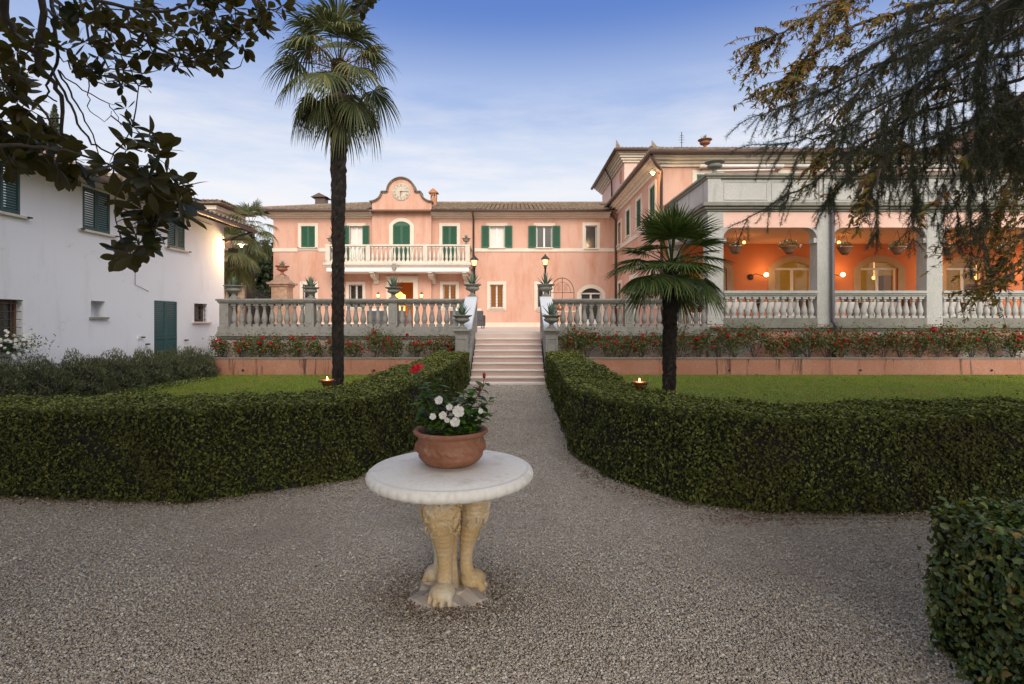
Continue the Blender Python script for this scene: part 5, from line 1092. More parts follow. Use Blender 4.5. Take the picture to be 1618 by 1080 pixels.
# ------------------------------------------------------------------ stone table with lion legs
TX, TY = -0.373, 3.18
tb = thing('stone_table', 'round white stone table on three carved lion legs', 'table', (TX, TY, 0))
eg = lambda a, i, z: 1+(0.017*(abs(math.cos(a*22))**0.5-0.6) if 0.672 < z < 0.725 else 0)
prof = [(0.0001, 0.668), (0.40, 0.668), (0.44, 0.666), (0.468, 0.674), (0.482, 0.69), (0.486, 0.705), (0.480, 0.722), (0.466, 0.735), (0.456, 0.738), (0.452, 0.7345), (0.445, 0.741), (0.30, 0.744), (0.0001, 0.7445)]
mb = MB(); mb.lathe(prof, (TX, TY, 0), 264, eg); mb.build('tabletop', 'marble', tb, smooth=True)
mb = MB(); q = random.Random(4); n = 26
for lev, (zz, sc_) in enumerate(((0.0, 1.0),)):
    ring = [0.190*(1+q.uniform(-0.20, 0.26)) for _ in range(n)]
    V = [(TX+r_*1.2*math.cos(2*PI*k/n), TY+r_*math.sin(2*PI*k/n), -0.01) for k, r_ in enumerate(ring)]+[(TX+r_*1.1*math.cos(2*PI*k/n), TY+r_*0.93*math.sin(2*PI*k/n), 0.020+q.uniform(-0.014, 0.020)) for k, r_ in enumerate(ring)]+[(TX+0.5*r_*math.cos(2*PI*k/n), TY+0.5*r_*math.sin(2*PI*k/n), 0.042+q.uniform(-0.02, 0.015)) for k, r_ in enumerate(ring)]
    Fv = [(i*n+k, i*n+(k+1) % n, (i+1)*n+(k+1) % n, (i+1)*n+k) for i in range(2) for k in range(n)]+[tuple(range(2*n, 3*n))]
    mb.add(V, Fv)
mb.build('base', 'slabstone', tb)
def lion_leg(ang, seed):
    "one leg as overlapping ellipsoids fused by a voxel remesh: haunch, hock, shank, paw with four toes, curled fur locks"
    q = random.Random(seed); mb = MB(); c, s = math.cos(ang), math.sin(ang)
    W = lambda r, t, z: Vector((TX+c*r-s*t, TY+s*r+c*t, z))
    rot = Matrix.Rotation(ang, 3, 'Z')
    path = [(0.090, 0.66, 0.098, 0.106), (0.115, 0.60, 0.104, 0.110), (0.136, 0.54, 0.100, 0.102), (0.140, 0.48, 0.088, 0.092), (0.134, 0.43, 0.076, 0.082), (0.120, 0.38, 0.066, 0.072), (0.106, 0.32, 0.056, 0.061), (0.096, 0.26, 0.044, 0.047), (0.092, 0.20, 0.040, 0.043), (0.092, 0.15, 0.040, 0.043), (0.098, 0.11, 0.044, 0.050)]
    for (r0, z0, a0, b0), (r1, z1, a1, b1) in zip(path[:-1], path[1:]):
        for t in (0, 0.5):
            mb.ball(W(r0+(r1-r0)*t, 0, z0+(z1-z0)*t), (a0+(a1-a0)*t, b0+(b1-b0)*t, 0.052), 14, 8, rot)
    mb.ball(W(0.132, 0, 0.066), (0.078, 0.074, 0.054), 14, 8, rot)
    for t, ln in ((-0.052, 0.168), (-0.018, 0.188), (0.018, 0.188), (0.052, 0.166)):
        for k in range(7):
            f = k/6; rr_ = 0.130+(ln-0.130+0.006)*f; zz = 0.072-0.036*f**2+0.010*math.sin(f*PI*1.3)
            mb.ball(W(rr_, t*(0.8+0.35*f), zz), (0.024, 0.0178+0.002*math.sin(f*PI*1.6), 0.025), 8, 6, rot)
        mb.ball(W(ln+0.022, t*1.15, 0.024), (0.012, 0.008, 0.010), 8, 6, rot)
    for k in range(46):     # fur locks: short curled ridges over the haunch and knee
        th = q.uniform(-1.9, 1.9); z0 = q.uniform(0.43, 0.65)*1.0; f = (z0-0.36)/0.3
        rad = 0.084+0.026*min(1, f); cen = 0.130-0.03*max(0, f-0.6)
        for j in range(6):
            u = j/5; a2 = th+0.30*math.sin(u*3.3+k); zz = z0-0.055*u
            mb.ball(W(cen+(rad+0.003)*math.cos(a2), (rad+0.006)*math.sin(a2), zz), 0.0095*(1.1-0.7*u), 6, 4)
    o = mb.build('leg', 'lionstone', tb, smooth=True)
    m_ = o.modifiers.new('fuse', 'REMESH'); m_.mode = 'VOXEL'; m_.voxel_size = 0.0042; m_.use_smooth_shade = True
    m2 = o.modifiers.new('soften', 'SMOOTH'); m2.iterations = 2; m2.factor = 0.5
    return o
lion_leg(R(-104), 1); lion_leg(R(14), 2); lion_leg(R(138), 3)
mb = MB(); mb.lathe([(0.06, 0.02), (0.035, 0.2), (0.045, 0.45), (0.09, 0.62), (0.12, 0.667)], (TX, TY, 0), 20, lambda a, i, z: 1+0.08*math.sin(a*7+z*20)); mb.build('core', 'lionstone', tb, smooth=True)
mb = MB(); mb.ball((TX-0.015, TY-0.155, 0.635), 0.036, 16, 10); mb.build('boss', 'lionstone', tb, smooth=True)

# terracotta pot
PX, PY, PZ = TX-0.005, 3.23, 0.745
def relief(a, i, z):
    if 0.075 < z < 0.135:
        u = (a*9/(2*PI)) % 1; return 1+0.035*math.cos(2*PI*u+2*math.sin(z*70))*math.sin((z-0.075)/0.06*PI)+0.018*math.cos(6*PI*u+z*90)
    if z < 0.05: return 1+0.025*abs(math.sin(a*14))
    return 1
pot = thing('flower_pot', 'round terracotta pot with relief band on the stone table', 'flower pot', (PX, PY, PZ))
prof = [(0.110, 0), (0.135, 0.006), (0.160, 0.022), (0.170, 0.032), (0.178, 0.041), (0.184, 0.049), (0.192, 0.056), (0.192, 0.062), (0.189, 0.068), (0.193, 0.074), (0.196, 0.080), (0.199, 0.086), (0.2015, 0.092), (0.203, 0.098), (0.2045, 0.104), (0.2055, 0.110), (0.206, 0.116), (0.206, 0.122), (0.205, 0.128), (0.203, 0.134), (0.200, 0.142), (0.194, 0.150), (0.196, 0.158), (0.190, 0.166), (0.196, 0.176), (0.214, 0.184), (0.222, 0.192), (0.224, 0.200), (0.219, 0.208), (0.208, 0.210), (0.196, 0.206), (0.188, 0.19), (0.185, 0.17), (0.0001, 0.175)]
mb = MB(); mb.lathe(prof, (PX, PY, PZ), 180, relief); mb.build('bowl', 'terracotta', pot, smooth=True)
q = np.random.default_rng(3); mb = MB(); mb.lathe([(0.185, 0.176), (0.10, 0.187), (0.0001, 0.19)], (PX, PY, PZ), 30, lambda a, i, z: 1+0.02*math.sin(a*5)); mb.build('soil', 'soil', pot)
def leaf_blade(V, Fc, p, d, up, ln, wd, curl=0.25, n=6, fold=0.2, serr=0.0, ob=0):
    d = d.normalized(); side = d.cross(up)
    if side.length < 1e-3: side = d.cross(Vector((1, 0, 0)))
    side.normalize(); nn = side.cross(d).normalized(); b = len(V); pp = Vector(p)
    for k in range(n):
        t = k/(n-1); w_ = wd*(math.sin(PI*(0.04+0.96*t)**1.45)**0.75 if ob else math.sin(PI*min(1, 0.06+0.94*t)**0.8))*0.5 if k < n-1 else wd*0.01
        V += [pp-side*w_+nn*w_*fold, pp.copy(), pp+side*w_+nn*w_*fold]
        dd = (d*math.cos(curl*t*2)-nn*math.sin(curl*t*2)); pp = pp+dd*ln/(n-1)
    for k in range(n-1):
        for qd in (0, 1): Fc.append((b+3*k+qd, b+3*k+qd+1, b+3*k+qd+4, b+3*k+qd+3))
def petal_disc(V, Fc, c, u, v, f, rad, ph):
    "five overlapping notched petals, each its own slightly cupped lobe"
    for k in range(5):
        a0 = ph+1.2566*k; b = len(V); m = 9; V.append(c+f*0.001*k)
        for j in range(m):
            t = (j/(m-1)-0.5)*1.45; rr_ = rad*(math.cos(t*0.95)**0.55)*(1-0.22*math.exp(-(t*5)**2)); V.append(c+(u*math.cos(a0+t)+v*math.sin(a0+t))*rr_+f*(0.22*rad*abs(math.sin(t*2))+0.0015*k))
        for j in range(m-1): Fc.append((b, b+1+j, b+2+j))
def hibiscus():
    r = thing('hibiscus', 'red flowering hibiscus with glossy leaves growing in the terracotta pot', 'potted plant', (PX, PY, PZ+0.18)); q = random.Random(9)
    st = MB(); V = []; Fc = []; c0 = Vector((PX, PY, PZ+0.18))
    tips = [(-0.22, 0.02, 0.37), (-0.15, -0.02, 0.33), (-0.10, 0.06, 0.36), (-0.18, 0.08, 0.26), (-0.06, 0.02, 0.27), (0.02, 0.05, 0.22), (0.08, 0.03, 0.27), (0.15, 0.0, 0.30), (0.21, 0.02, 0.33), (0.24, 0.02, 0.22), (0.19, -0.05, 0.20), (0.13, 0.08, 0.29), (0.23, -0.04, 0.13), (-0.21, -0.03, 0.22), (-0.2, 0.03, 0.14), (0.1, -0.06, 0.18)]
    for tx, ty, tz in tips:
        b = c0+Vector((tx*0.25, ty*0.4, -0.01)); t_ = c0+Vector((tx, ty, tz*0.93)); mid = b.lerp(t_, 0.5)+Vector((q.uniform(-0.01, 0.01), q.uniform(-0.01, 0.01), 0.02))
        st.tube([b, mid, t_], [0.004, 0.003, 0.002], 5)
        nl = 17
        for k in range(nl):
            f = 0.22+0.8*k/nl; p = b.lerp(mid, f*2) if f < 0.5 else mid.lerp(t_, min(1, f*2-1)); a = k*2.4+q.uniform(0, 1)
            e = q.uniform(-0.5, 0.5); d = Vector((math.cos(a)*math.cos(e), math.sin(a)*math.cos(e), math.sin(e)+0.12))
            leaf_blade(V, Fc, p, d, Vector((0, 0, 1)), q.uniform(0.055, 0.092)*(1.0 if f < 0.9 else 0.7), q.uniform(0.034, 0.052), q.uniform(0.0, 0.5), 6, 0.22)
    st.build('stems', 'bark', r); o = mesh_obj('leaves', V, Fc, 'hibleaf', r, True)
    # open flower
    V = []; Fc = []; fc = at(657, 583, PY-0.02)
    for f, rd, ph, of in ((Vector((-0.55, -0.75, 0.35)), 0.044, 0.2, 0.0), (Vector((0.35, -0.8, 0.5)), 0.034, 1.0, 0.016), (Vector((-0.1, -0.9, 0.1)), 0.030, 2.0, -0.008)):
        f.normalize(); u = f.cross(Vector((0, 0, 1))).normalized(); v = u.cross(f); petal_disc(V, Fc, fc+Vector((of, 0.004*ph, of*0.8)), u, v*0.7, f, rd, ph)
    mesh_obj('flower', V, Fc, 'hibred', r)
    for x, y in ((765, 593), (758, 614)):
        p = at(x, y, PY); mb = MB(); mb.ball(p, (0.010, 0.010, 0.019), 10, 7); mb.tube([p-Vector((0, 0, 0.015)), p-Vector((0.005, 0, 0.06))], 0.0025, 5); mb.build('bud', 'bud', r, smooth=True)
hibiscus()
def impatiens():
    r = thing('impatiens', 'low white flowering plant at the front of the terracotta pot', 'potted plant', (PX, PY-0.08, PZ+0.18)); q = random.Random(5); V = []; Fc = []
    for k in range(300):
        a = q.uniform(0, 2*PI); rr_ = 0.17*math.sqrt(q.random()); x = PX+rr_*math.cos(a)+0.01; y = PY-0.05+rr_*0.6*math.sin(a); z = PZ+0.18+q.uniform(0, 0.10)*(1-rr_*2.5)
        a = q.uniform(0, 2*PI); leaf_blade(V, Fc, (x, y, z+0.015), Vector((math.cos(a), math.sin(a)-0.2, q.uniform(0.0, 0.8))), Vector((0, 0, 1)), q.uniform(0.032, 0.052), q.uniform(0.02, 0.03), 0.3, 5)
    mesh_obj('leaves', V, Fc, 'hibleaf', r, True)
    for x, y, s in ((694, 632, 0.9), (724, 650, 1.25), (719, 667, 1.05), (700, 656, 0.85), (684, 658, 0.7), (710, 643, 0.7), (706, 664, 0.6), (760, 649, 0.55)):
        fc = at(x, y, PY-0.15+0.04*(s < 0.9)); V = []; Fc = []; f = Vector((q.uniform(-0.3, 0.3), -1, q.uniform(0.0, 0.5))).normalized(); u = f.cross(Vector((0, 0, 1))).normalized(); v = u.cross(f)
        petal_disc(V, Fc, fc, u, v, f, 0.030*s, q.uniform(0, 1)); o = mesh_obj('flower', V, Fc, 'whitepetal', r); mb = MB(); mb.ball(fc+f*0.003, 0.0035*s, 6, 4); mb.build('flower_centre', 'pollen', o)
impatiens()
# ------------------------------------------------------------------ clipped box hedges
def resample(poly, step):
    P = [np.array(p, float) for p in poly]; out_ = [P[0]]
    for a, b in zip(P[:-1], P[1:]):
        n = max(1, int(np.linalg.norm(b-a)/step))
        for k in range(1, n+1): out_.append(a+(b-a)*k/n)
    return out_
def smooth_poly(P, it=0):
    for _ in range(it):
        Q = [P[0]]
        for a, b in zip(P[:-1], P[1:]): Q += [a*0.75+b*0.25, a*0.25+b*0.75]
        Q.append(P[-1]); P = Q
    return P
def hedge(label, outer, inner, h, mat, leaf, dens, near_y, seed, zvar=0.02):
    "outer / inner: matching outlines on the ground; leaves are scattered over the clipped surfaces"
    q = np.random.default_rng(seed)
    fine = lambda P: [np.array(P[k])*(1-t)+np.array(P[k+1])*t for k in range(len(P)-1) for t in (0, 0.2, 0.4, 0.6, 0.8)]+[np.array(P[-1], float)]
    O = fine(outer); I = fine(inner)
    r = thing('hedge', label, 'hedge', (O[0][0], O[0][1], 0))
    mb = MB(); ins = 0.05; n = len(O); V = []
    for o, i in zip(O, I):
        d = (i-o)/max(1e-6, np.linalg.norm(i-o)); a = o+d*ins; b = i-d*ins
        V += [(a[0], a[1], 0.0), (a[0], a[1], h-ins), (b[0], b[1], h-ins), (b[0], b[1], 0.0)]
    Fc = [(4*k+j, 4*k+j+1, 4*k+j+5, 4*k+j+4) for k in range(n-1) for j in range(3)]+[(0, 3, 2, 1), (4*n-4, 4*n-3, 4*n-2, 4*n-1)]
    mb.add(V, Fc); mb.build('shade_core', 'hedgecore', r)
    C = []; Nn = []
    def patch(a, b, c, d, nrm, k):     # bilinear patch
        m = max(0, int(k)); u = q.uniform(0, 1, (m, 1)); v = q.uniform(0, 1, (m, 1))
        P = a*(1-u)*(1-v)+b*u*(1-v)+c*u*v+d*(1-u)*v
        # lumpy clipped surface: low-frequency bumps plus random depth
        w_ = 0.020*np.sin(P[:, :1]*5.1+P[:, 2:]*7.3)*np.cos(P[:, 1:2]*4.3+P[:, 2:]*6.1)+0.016*np.sin(P[:, :1]*13+P[:, 1:2]*11+P[:, 2:]*9)
        dep = -np.abs(q.normal(0, 0.035, (m, 1)))+0.012+np.maximum(0, q.normal(-0.02, 0.018, (m, 1)))+(q.uniform(0, 1, (m, 1)) < (0.05 if mat == 'hedge_near' else 0.012))*q.uniform(0.02, 0.07, (m, 1))
        C.append(P+nrm*(w_*0.9+dep)); Nn.append(np.repeat(nrm[None], m, 0))
    z0 = np.array([0, 0, 0.01]); zh = np.array([0, 0, h])
    t3 = lambda p, z: np.array([p[0], p[1], z])
    for k in range(n-1):
        for (A, B, sgn, nm) in ((O[k], O[k+1], 1, 'o'), (I[k], I[k+1], -1, 'i')):
            L0 = np.linalg.norm(B-A); 
            if L0 < 1e-6: continue
            e = (B-A)/L0; oth = ((I[k]+I[k+1])/2-(O[k]+O[k+1])/2)*sgn; nrm = np.array([e[1], -e[0]]); 
            if np.dot(nrm, oth) > 0: nrm = -nrm
            yy = (A[1]+B[1])/2; f = min(1, (near_y/max(yy, 0.5))**1.0)
            patch(t3(A, 0), t3(B, 0), t3(B, h), t3(A, h), np.array([nrm[0], nrm[1], 0]), L0*h*dens*f*(1 if nm == 'o' else 0.30))
        yy = (O[k][1]+I[k][1])/2; f = min(1, near_y/max(yy, 0.5)); ar = 0.5*(np.linalg.norm(O[k+1]-O[k])+np.linalg.norm(I[k+1]-I[k]))*np.linalg.norm(I[k]-O[k])
        patch(t3(O[k], h), t3(O[k+1], h), t3(I[k+1], h), t3(I[k], h), np.array([0, 0, 1.0]), ar*dens*f*1.6)
    for e_ in (0, n-1):
        A, B = O[e_], I[e_]; L0 = np.linalg.norm(B-A); oth = O[e_]-O[1 if e_ == 0 else n-2]; e = (B-A)/L0; nrm = np.array([e[1], -e[0]])
        if np.dot(nrm, oth) < 0: nrm = -nrm
        patch(t3(A, 0), t3(B, 0), t3(B, h), t3(A, h), np.array([nrm[0], nrm[1], 0]), L0*h*dens*0.8)
    C = np.concatenate(C); Nn = np.concatenate(Nn)
    C[:, 2] += zvar*np.sin(C[:, 0]*1.7+C[:, 1]*1.3)*(C[:, 2]/h)
    C[:, 2] = np.maximum(C[:, 2], 0.01)
    s = leaf*(1+0.6*np.clip((C[:, 1]-near_y)/8, 0, 1)); tl = Nn*0.4+np.array([0, 0, 0.5])*(Nn[:, 2:] < 0.5)
        # leaves thinned in dark patches that let the twigs show through
    g_ = np.sin(C[:, 0]*3.1+1.3*np.sin(C[:, 2]*7+C[:, 1]*2))*np.sin(C[:, 1]*2.7+C[:, 2]*5.3+seed)+0.6*np.sin(C[:, 0]*9.7+C[:, 1]*8.1+C[:, 2]*12)
    k_ = (q.uniform(0, 1, len(C)) > np.clip(g_*0.55-0.12, 0, 0.8)) | (Nn[:, 2] > 0.5)
    C, Nn, tl = C[k_], Nn[k_], tl[k_]; s = s[k_] if hasattr(s, '__len__') else s
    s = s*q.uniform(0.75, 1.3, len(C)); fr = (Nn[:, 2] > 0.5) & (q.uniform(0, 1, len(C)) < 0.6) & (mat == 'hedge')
    leaf_cloud('foliage', C[~fr], s[~fr], mat, r, q, Nn[~fr], 0.62, 0.75, tilt=tl[~fr], oval=mat == 'hedge_near')
    if fr.any(): leaf_cloud('skylit_leaves', C[fr]+np.array([0, 0, 0.008]), s[fr], 'hedge_skylit', r, q, Nn[fr], 0.62, 0.6, tilt=tl[fr])  # paler top leaves imitate sky light falling on the hedge
    return r
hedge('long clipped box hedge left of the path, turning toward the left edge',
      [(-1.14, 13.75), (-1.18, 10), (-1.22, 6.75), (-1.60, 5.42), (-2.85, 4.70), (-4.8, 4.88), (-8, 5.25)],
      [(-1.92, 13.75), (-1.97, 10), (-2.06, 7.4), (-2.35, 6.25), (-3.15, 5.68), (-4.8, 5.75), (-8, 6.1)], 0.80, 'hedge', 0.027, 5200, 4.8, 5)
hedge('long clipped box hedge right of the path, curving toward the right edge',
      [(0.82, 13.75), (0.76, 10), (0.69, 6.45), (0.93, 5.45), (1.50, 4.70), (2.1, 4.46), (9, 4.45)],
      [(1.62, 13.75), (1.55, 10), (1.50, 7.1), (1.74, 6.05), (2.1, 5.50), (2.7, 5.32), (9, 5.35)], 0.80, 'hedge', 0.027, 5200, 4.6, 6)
hedge('glossy leaved box hedge close to the camera at the bottom right',
      [(2.02, 1.2), (2.03, 1.9), (2.05, 2.66)], [(3.6, 1.2), (3.6, 1.9), (3.6, 2.66)], 0.67, 'hedge_near', 0.030, 5600, 9, 7)
mb = MB(); mb.box(1.9, 9, 4.34, 4.37, -0.01, 0.014); o = mb.build('path_edging', 'stone_dirty'); o['kind'] = 'structure'

# rosemary row along the white house: seven separate bushes grown together
for i in range(8):
    q = np.random.default_rng(50+i); x = -9.15+0.05*(i % 2); y = 8.2+1.0*i; h = 0.90-0.015*i
    p0 = (x, y, 0); r = thing('rosemary_bush', 'grey green rosemary bush in the row before the white house, %s from the far end' % NTH[7-i], 'shrub', p0, 'rosemary bushes before the white house')
    m = 8200; c = q.normal(0, 1, (m, 3)); c /= np.linalg.norm(c, axis=1)[:, None]; c[:, 2] = np.abs(c[:, 2]); rad = q.uniform(0.55, 1.0, (m, 1))**0.5
    lump = 1+0.14*np.sin(c[:, :1]*7+i)*np.cos(c[:, 1:2]*6+2*i)+0.10*np.sin(c[:, 2:]*14+c[:, 1:2]*9)
    P = np.array(p0)+c*rad*lump*np.array([0.66, 0.80, h])+np.array([0, 0, 0.02])
    leaf_cloud('foliage', P, 0.075, 'rosemary', r, q, None, 0.16, 1, tilt=np.array([0, 0, 1.3])+c*0.9)
    mb = MB(); mb.ball((x, y, 0.0), (0.48, 0.62, h*0.78), 12, 8); mb.build('shade_core', 'hedgecore', r)
# ground cover strip at the foot of the bushes
q = np.random.default_rng(77); m = 14000; y = q.uniform(5.6, 14.6, m); x = -8.55+0.38*q.normal(0, 0.5, m)-0.0*(y-6); P = np.stack([x, y, q.uniform(0, 0.09, m)], 1)
tag(leaf_cloud('ground_cover', P, 0.045, 'hedge_near', None, q, None, 0.6), kind='stuff')

# ------------------------------------------------------------------ lawn grass, gravel, fallen leaves
def tri_blades(name, x, y, h, wd, mat, q):
    m = len(x); a = q.uniform(0, 2*PI, m); hh = h*q.uniform(0.5, 1.2, m); lx = q.normal(0, 0.4, m)*hh; ly = q.normal(0, 0.4, m)*hh; c, s = np.cos(a)*wd, np.sin(a)*wd; z = np.full(m, 0.001)
    P = np.stack([np.stack([x-c, y-s, z], 1), np.stack([x+c, y+s, z], 1), np.stack([x+lx, y+ly, z+hh], 1)], 1).reshape(-1, 3)
    o = np_obj(name, P, np.arange(m*3).reshape(m, 3), mat); o['kind'] = 'stuff'; return o
def lawn_points(m, side, q):
    y = 5.6+(15.95-5.6)*q.uniform(0, 1, m)**1.25; x = q.uniform(-8.7, -1.9, m) if side < 0 else q.uniform(1.55, 15.5, m)
    k = (x > -8.5-0.02*y) & ((side > 0) | ~((x > -2.2) & (y < 7))) & (np.abs(x)/y < 1.15); return x[k], y[k]
q = np.random.default_rng(8)
x, y = lawn_points(90000, -1, q); tri_blades('grass', x, y, 0.035, 0.006, 'grass', q)
x, y = lawn_points(150000, 1, q); tri_blades('grass', x, y, 0.035, 0.006, 'grass', q)
x, y = lawn_points(420, 1, q); k = x > 3; P = np.stack([x[k], y[k], np.full(k.sum(), 0.03)], 1)
tag(leaf_cloud('fallen_leaves', P, 0.10, 'fallen', None, q, np.array([0, 0, 1.0]), 0.6, 0.4), kind='stuff')
# crushed stone: every chip a small faceted solid
m = 690000; yy = 2.15+11.3*q.uniform(0, 1, m)**1.75; hw = yy*1.12+0.35; xx = q.uniform(-1, 1, m)*hw
keep = (xx < 2.12) | (yy > 2.6); keep &= ~((yy > 6.2) & ((xx < -1.25) | (xx > 0.85))); keep &= ~((yy > 4.95) & ((xx < -2.0) | (xx > 1.3))); keep &= yy < 5.4+(np.abs(xx+0.2) < 1.4)*12
keep &= ~(((xx-TX)**2+(yy-TY)**2) < 0.17**2)
xx, yy = xx[keep], yy[keep]; m = len(xx)
base = np.array([[1, 0, 0], [0, 1, 0], [-1, 0, 0], [0, -1, 0], [0, 0, 1], [0, 0, -1]], float); tri = np.array([[0, 1, 4], [1, 2, 4], [2, 3, 4], [3, 0, 4], [1, 0, 5], [2, 1, 5], [3, 2, 5], [0, 3, 5]])
B = base[None]*q.uniform(0.65, 1.3, (m, 6, 1))+q.normal(0, 0.12, (m, 6, 3)); s = 0.0054*(1+0.9*np.clip((yy-4)/6, 0, 1))*np.exp(q.normal(0, 0.28, m))
B *= s[:, None, None]*np.array([1.15, 0.9, 0.62]); a = q.uniform(0, 2*PI, m); ca, sa = np.cos(a)[:, None], np.sin(a)[:, None]
tx_ = q.normal(0, 0.45, m)[:, None]; Y0, Z0 = B[:, :, 1]*np.cos(tx_)-B[:, :, 2]*np.sin(tx_), B[:, :, 1]*np.sin(tx_)+B[:, :, 2]*np.cos(tx_)
Pg = np.stack([B[:, :, 0]*ca-Y0*sa+xx[:, None], B[:, :, 0]*sa+Y0*ca+yy[:, None], Z0+(s*q.uniform(0.1, 0.9, m))[:, None]], 2).reshape(-1, 3)
Fg = (tri[None]+6*np.arange(m)[:, None, None]).reshape(-1, 3)
tag(np_obj('gravel', Pg, Fg, 'gravel'), kind='stuff')
def litter(path, n, spread, size):
    P = np.array(path, float); seg = np.linalg.norm(np.diff(P, axis=0), axis=1); cs = np.concatenate([[0], np.cumsum(seg)]); t = q.uniform(0, cs[-1], n); x_ = np.interp(t, cs, P[:, 0]); y_ = np.interp(t, cs, P[:, 1])
    return np.stack([x_+q.normal(0, spread, n), y_-np.abs(q.normal(0, spread, n)), q.uniform(0.010, 0.018, n)], 1)
Lt = np.concatenate([litter([(-1.20, 6.9), (-1.32, 6.1), (-1.60, 5.45), (-2.15, 4.98), (-2.9, 4.74), (-4.8, 4.88)], 1500, 0.09, 0), litter([(0.70, 6.6), (0.74, 5.9), (0.95, 5.25), (1.38, 4.75), (2.0, 4.48), (4.6, 4.42)], 1700, 0.10, 0)])
tag(leaf_cloud('hedge_litter', Lt, 0.020, 'debris', None, q, np.array([0, 0, 1.0]), 0.6, 0.6), kind='stuff')
a_ = q.uniform(0, 2*PI, 1500); r_ = 0.20+np.abs(q.normal(0, 0.13, 1500)); tag(leaf_cloud('table_foot_litter', np.stack([TX+r_*1.2*np.cos(a_), TY+r_*np.sin(a_), q.uniform(0.010, 0.016, 1500)], 1), 0.012, 'debris', None, q, np.array([0, 0, 1.0]), 0.7, 0.6), kind='stuff')
n_ = 240; y_ = q.uniform(2.4, 9, n_)**1.0; tag(leaf_cloud('path_litter', np.stack([q.uniform(-0.9, 0.9, n_)*np.where(y_ < 4.6, y_, 0.9), y_, np.full(n_, 0.016)], 1), 0.022, 'debris', None, q, np.array([0, 0, 1.0]), 0.6, 0.5), kind='stuff')
xx2 = q.normal(0, 1, 260)*0.55+1.3; yy2 = q.uniform(4.2, 4.45, 260); k = xx2 > 0.9
tag(leaf_cloud('leaf_litter', np.stack([xx2[k]+0.6, yy2[k], np.full(k.sum(), 0.012)], 1), 0.03, 'fallen', None, q, np.array([0, 0, 1.0]), 0.5, 0.4), kind='stuff')

# ------------------------------------------------------------------ roses in the planters
def rose_bush(x, label, seed, s=1.0):
    q = np.random.default_rng(seed); y = 16.5+q.uniform(-0.08, 0.08); z = 0.45; r = thing('rose_bush', label, 'rose bush', (x, y, z), 'rose bushes in the planters')
    st = MB(); n = 9; tips = []
    for k in range(n):
        a = 2*PI*k/n+q.uniform(-0.3, 0.3); hh = s*q.uniform(0.42, 0.78); rr_ = s*q.uniform(0.08, 0.34); t_ = Vector((x+rr_*math.cos(a), y+rr_*0.6*math.sin(a), z+hh)); tips.append(t_)
        st.tube([(x+0.03*math.cos(a), y+0.03*math.sin(a), z), Vector((x, y, z)).lerp(t_, 0.5)+Vector((0.04*math.cos(a), 0, 0)), t_], [0.010, 0.007, 0.003], 5)
    st.build('stems', 'bark', r)
    P = []
    for t_ in tips:
        m = int(105*s); c = q.normal(0, 1, (m, 3))*np.array([0.11, 0.10, 0.15])*s; P.append(np.array(t_)-np.array([0, 0, 0.10])+c)
    P = np.concatenate(P); P[:, 2] = np.maximum(P[:, 2], z+0.03); leaf_cloud('leaves', P, 0.062, 'roseleaf', r, q, None, 0.62)
    k = q.integers(7, 14); C = []
    for i in range(k):
        t_ = tips[q.integers(0, n)]; c = np.array(t_)+np.array([q.normal(0, 0.10), -abs(q.normal(0.03, 0.06)), q.uniform(-0.16, 0.14)]); m = 14
        C.append(c)
    put_blooms(C, 'bloom', 'rosered', r, q, 1.25)
    return r
xs = list(np.linspace(-9.0, -1.9, 13)); nl = len(xs)
for i, x in enumerate(xs): rose_bush(x+rng.uniform(-0.1, 0.1), 'red rose bush in the left planter, %s from the white house' % NTH[i], 100+i, rng.uniform(0.72, 1.08))
xs = list(np.linspace(1.75, 15.8, 26))
for i, x in enumerate(xs):
    lab = ('red rose bush in the right planter, %s from the stairs' % NTH[i]) if i < 13 else ('red rose bush below the loggia, %s from the right edge' % NTH[25-i])
    rose_bush(x+rng.uniform(-0.1, 0.1), lab, 200+i, rng.uniform(0.85, 1.2))
# flower box under the left window
r = thing('window_box', 'white daisies spilling from the window box at the left edge', 'window box', (HXW+0.15, 10.7, 1.05))
mb = MB(); mb.box(HXW+0.02, HXW+0.22, 9.6, 11.0, 0.98, 1.15); mb.build('box', 'iron', r)
q = np.random.default_rng(31); c = q.normal(0, 1, (900, 3))*np.array([0.10, 0.34, 0.13])+np.array([HXW+0.22, 10.95, 1.08]); c[:, 0] = np.maximum(c[:, 0], HXW+0.03); leaf_cloud('foliage', c, 0.045, 'fern', r, q)
V = []; Fc = []; qq = random.Random(3)
DAI = []
for k in range(58):
    p = Vector((HXW+0.30+qq.uniform(0, 0.12), 10.95+qq.gauss(0, 0.33), 1.10+qq.gauss(0, 0.12))); f = Vector((1, -1.2, 0.5)).normalized(); u = f.cross(Vector((0, 0, 1))).normalized(); v = u.cross(f)
    V = []; Fc = []
    for j in range(6): a = PI/3*j; leaf_blade(V, Fc, p, u*math.cos(a)+v*math.sin(a), f, 0.034, 0.024, 0.1, 4, 0)
    mesh_obj('daisy', V, Fc, 'whitepetal', r)
mb = MB(); mb.box(HXW, HXW+0.24, 9.5, 11.1, 0.9, 0.975); mb.build('shelf', 'stone', r)

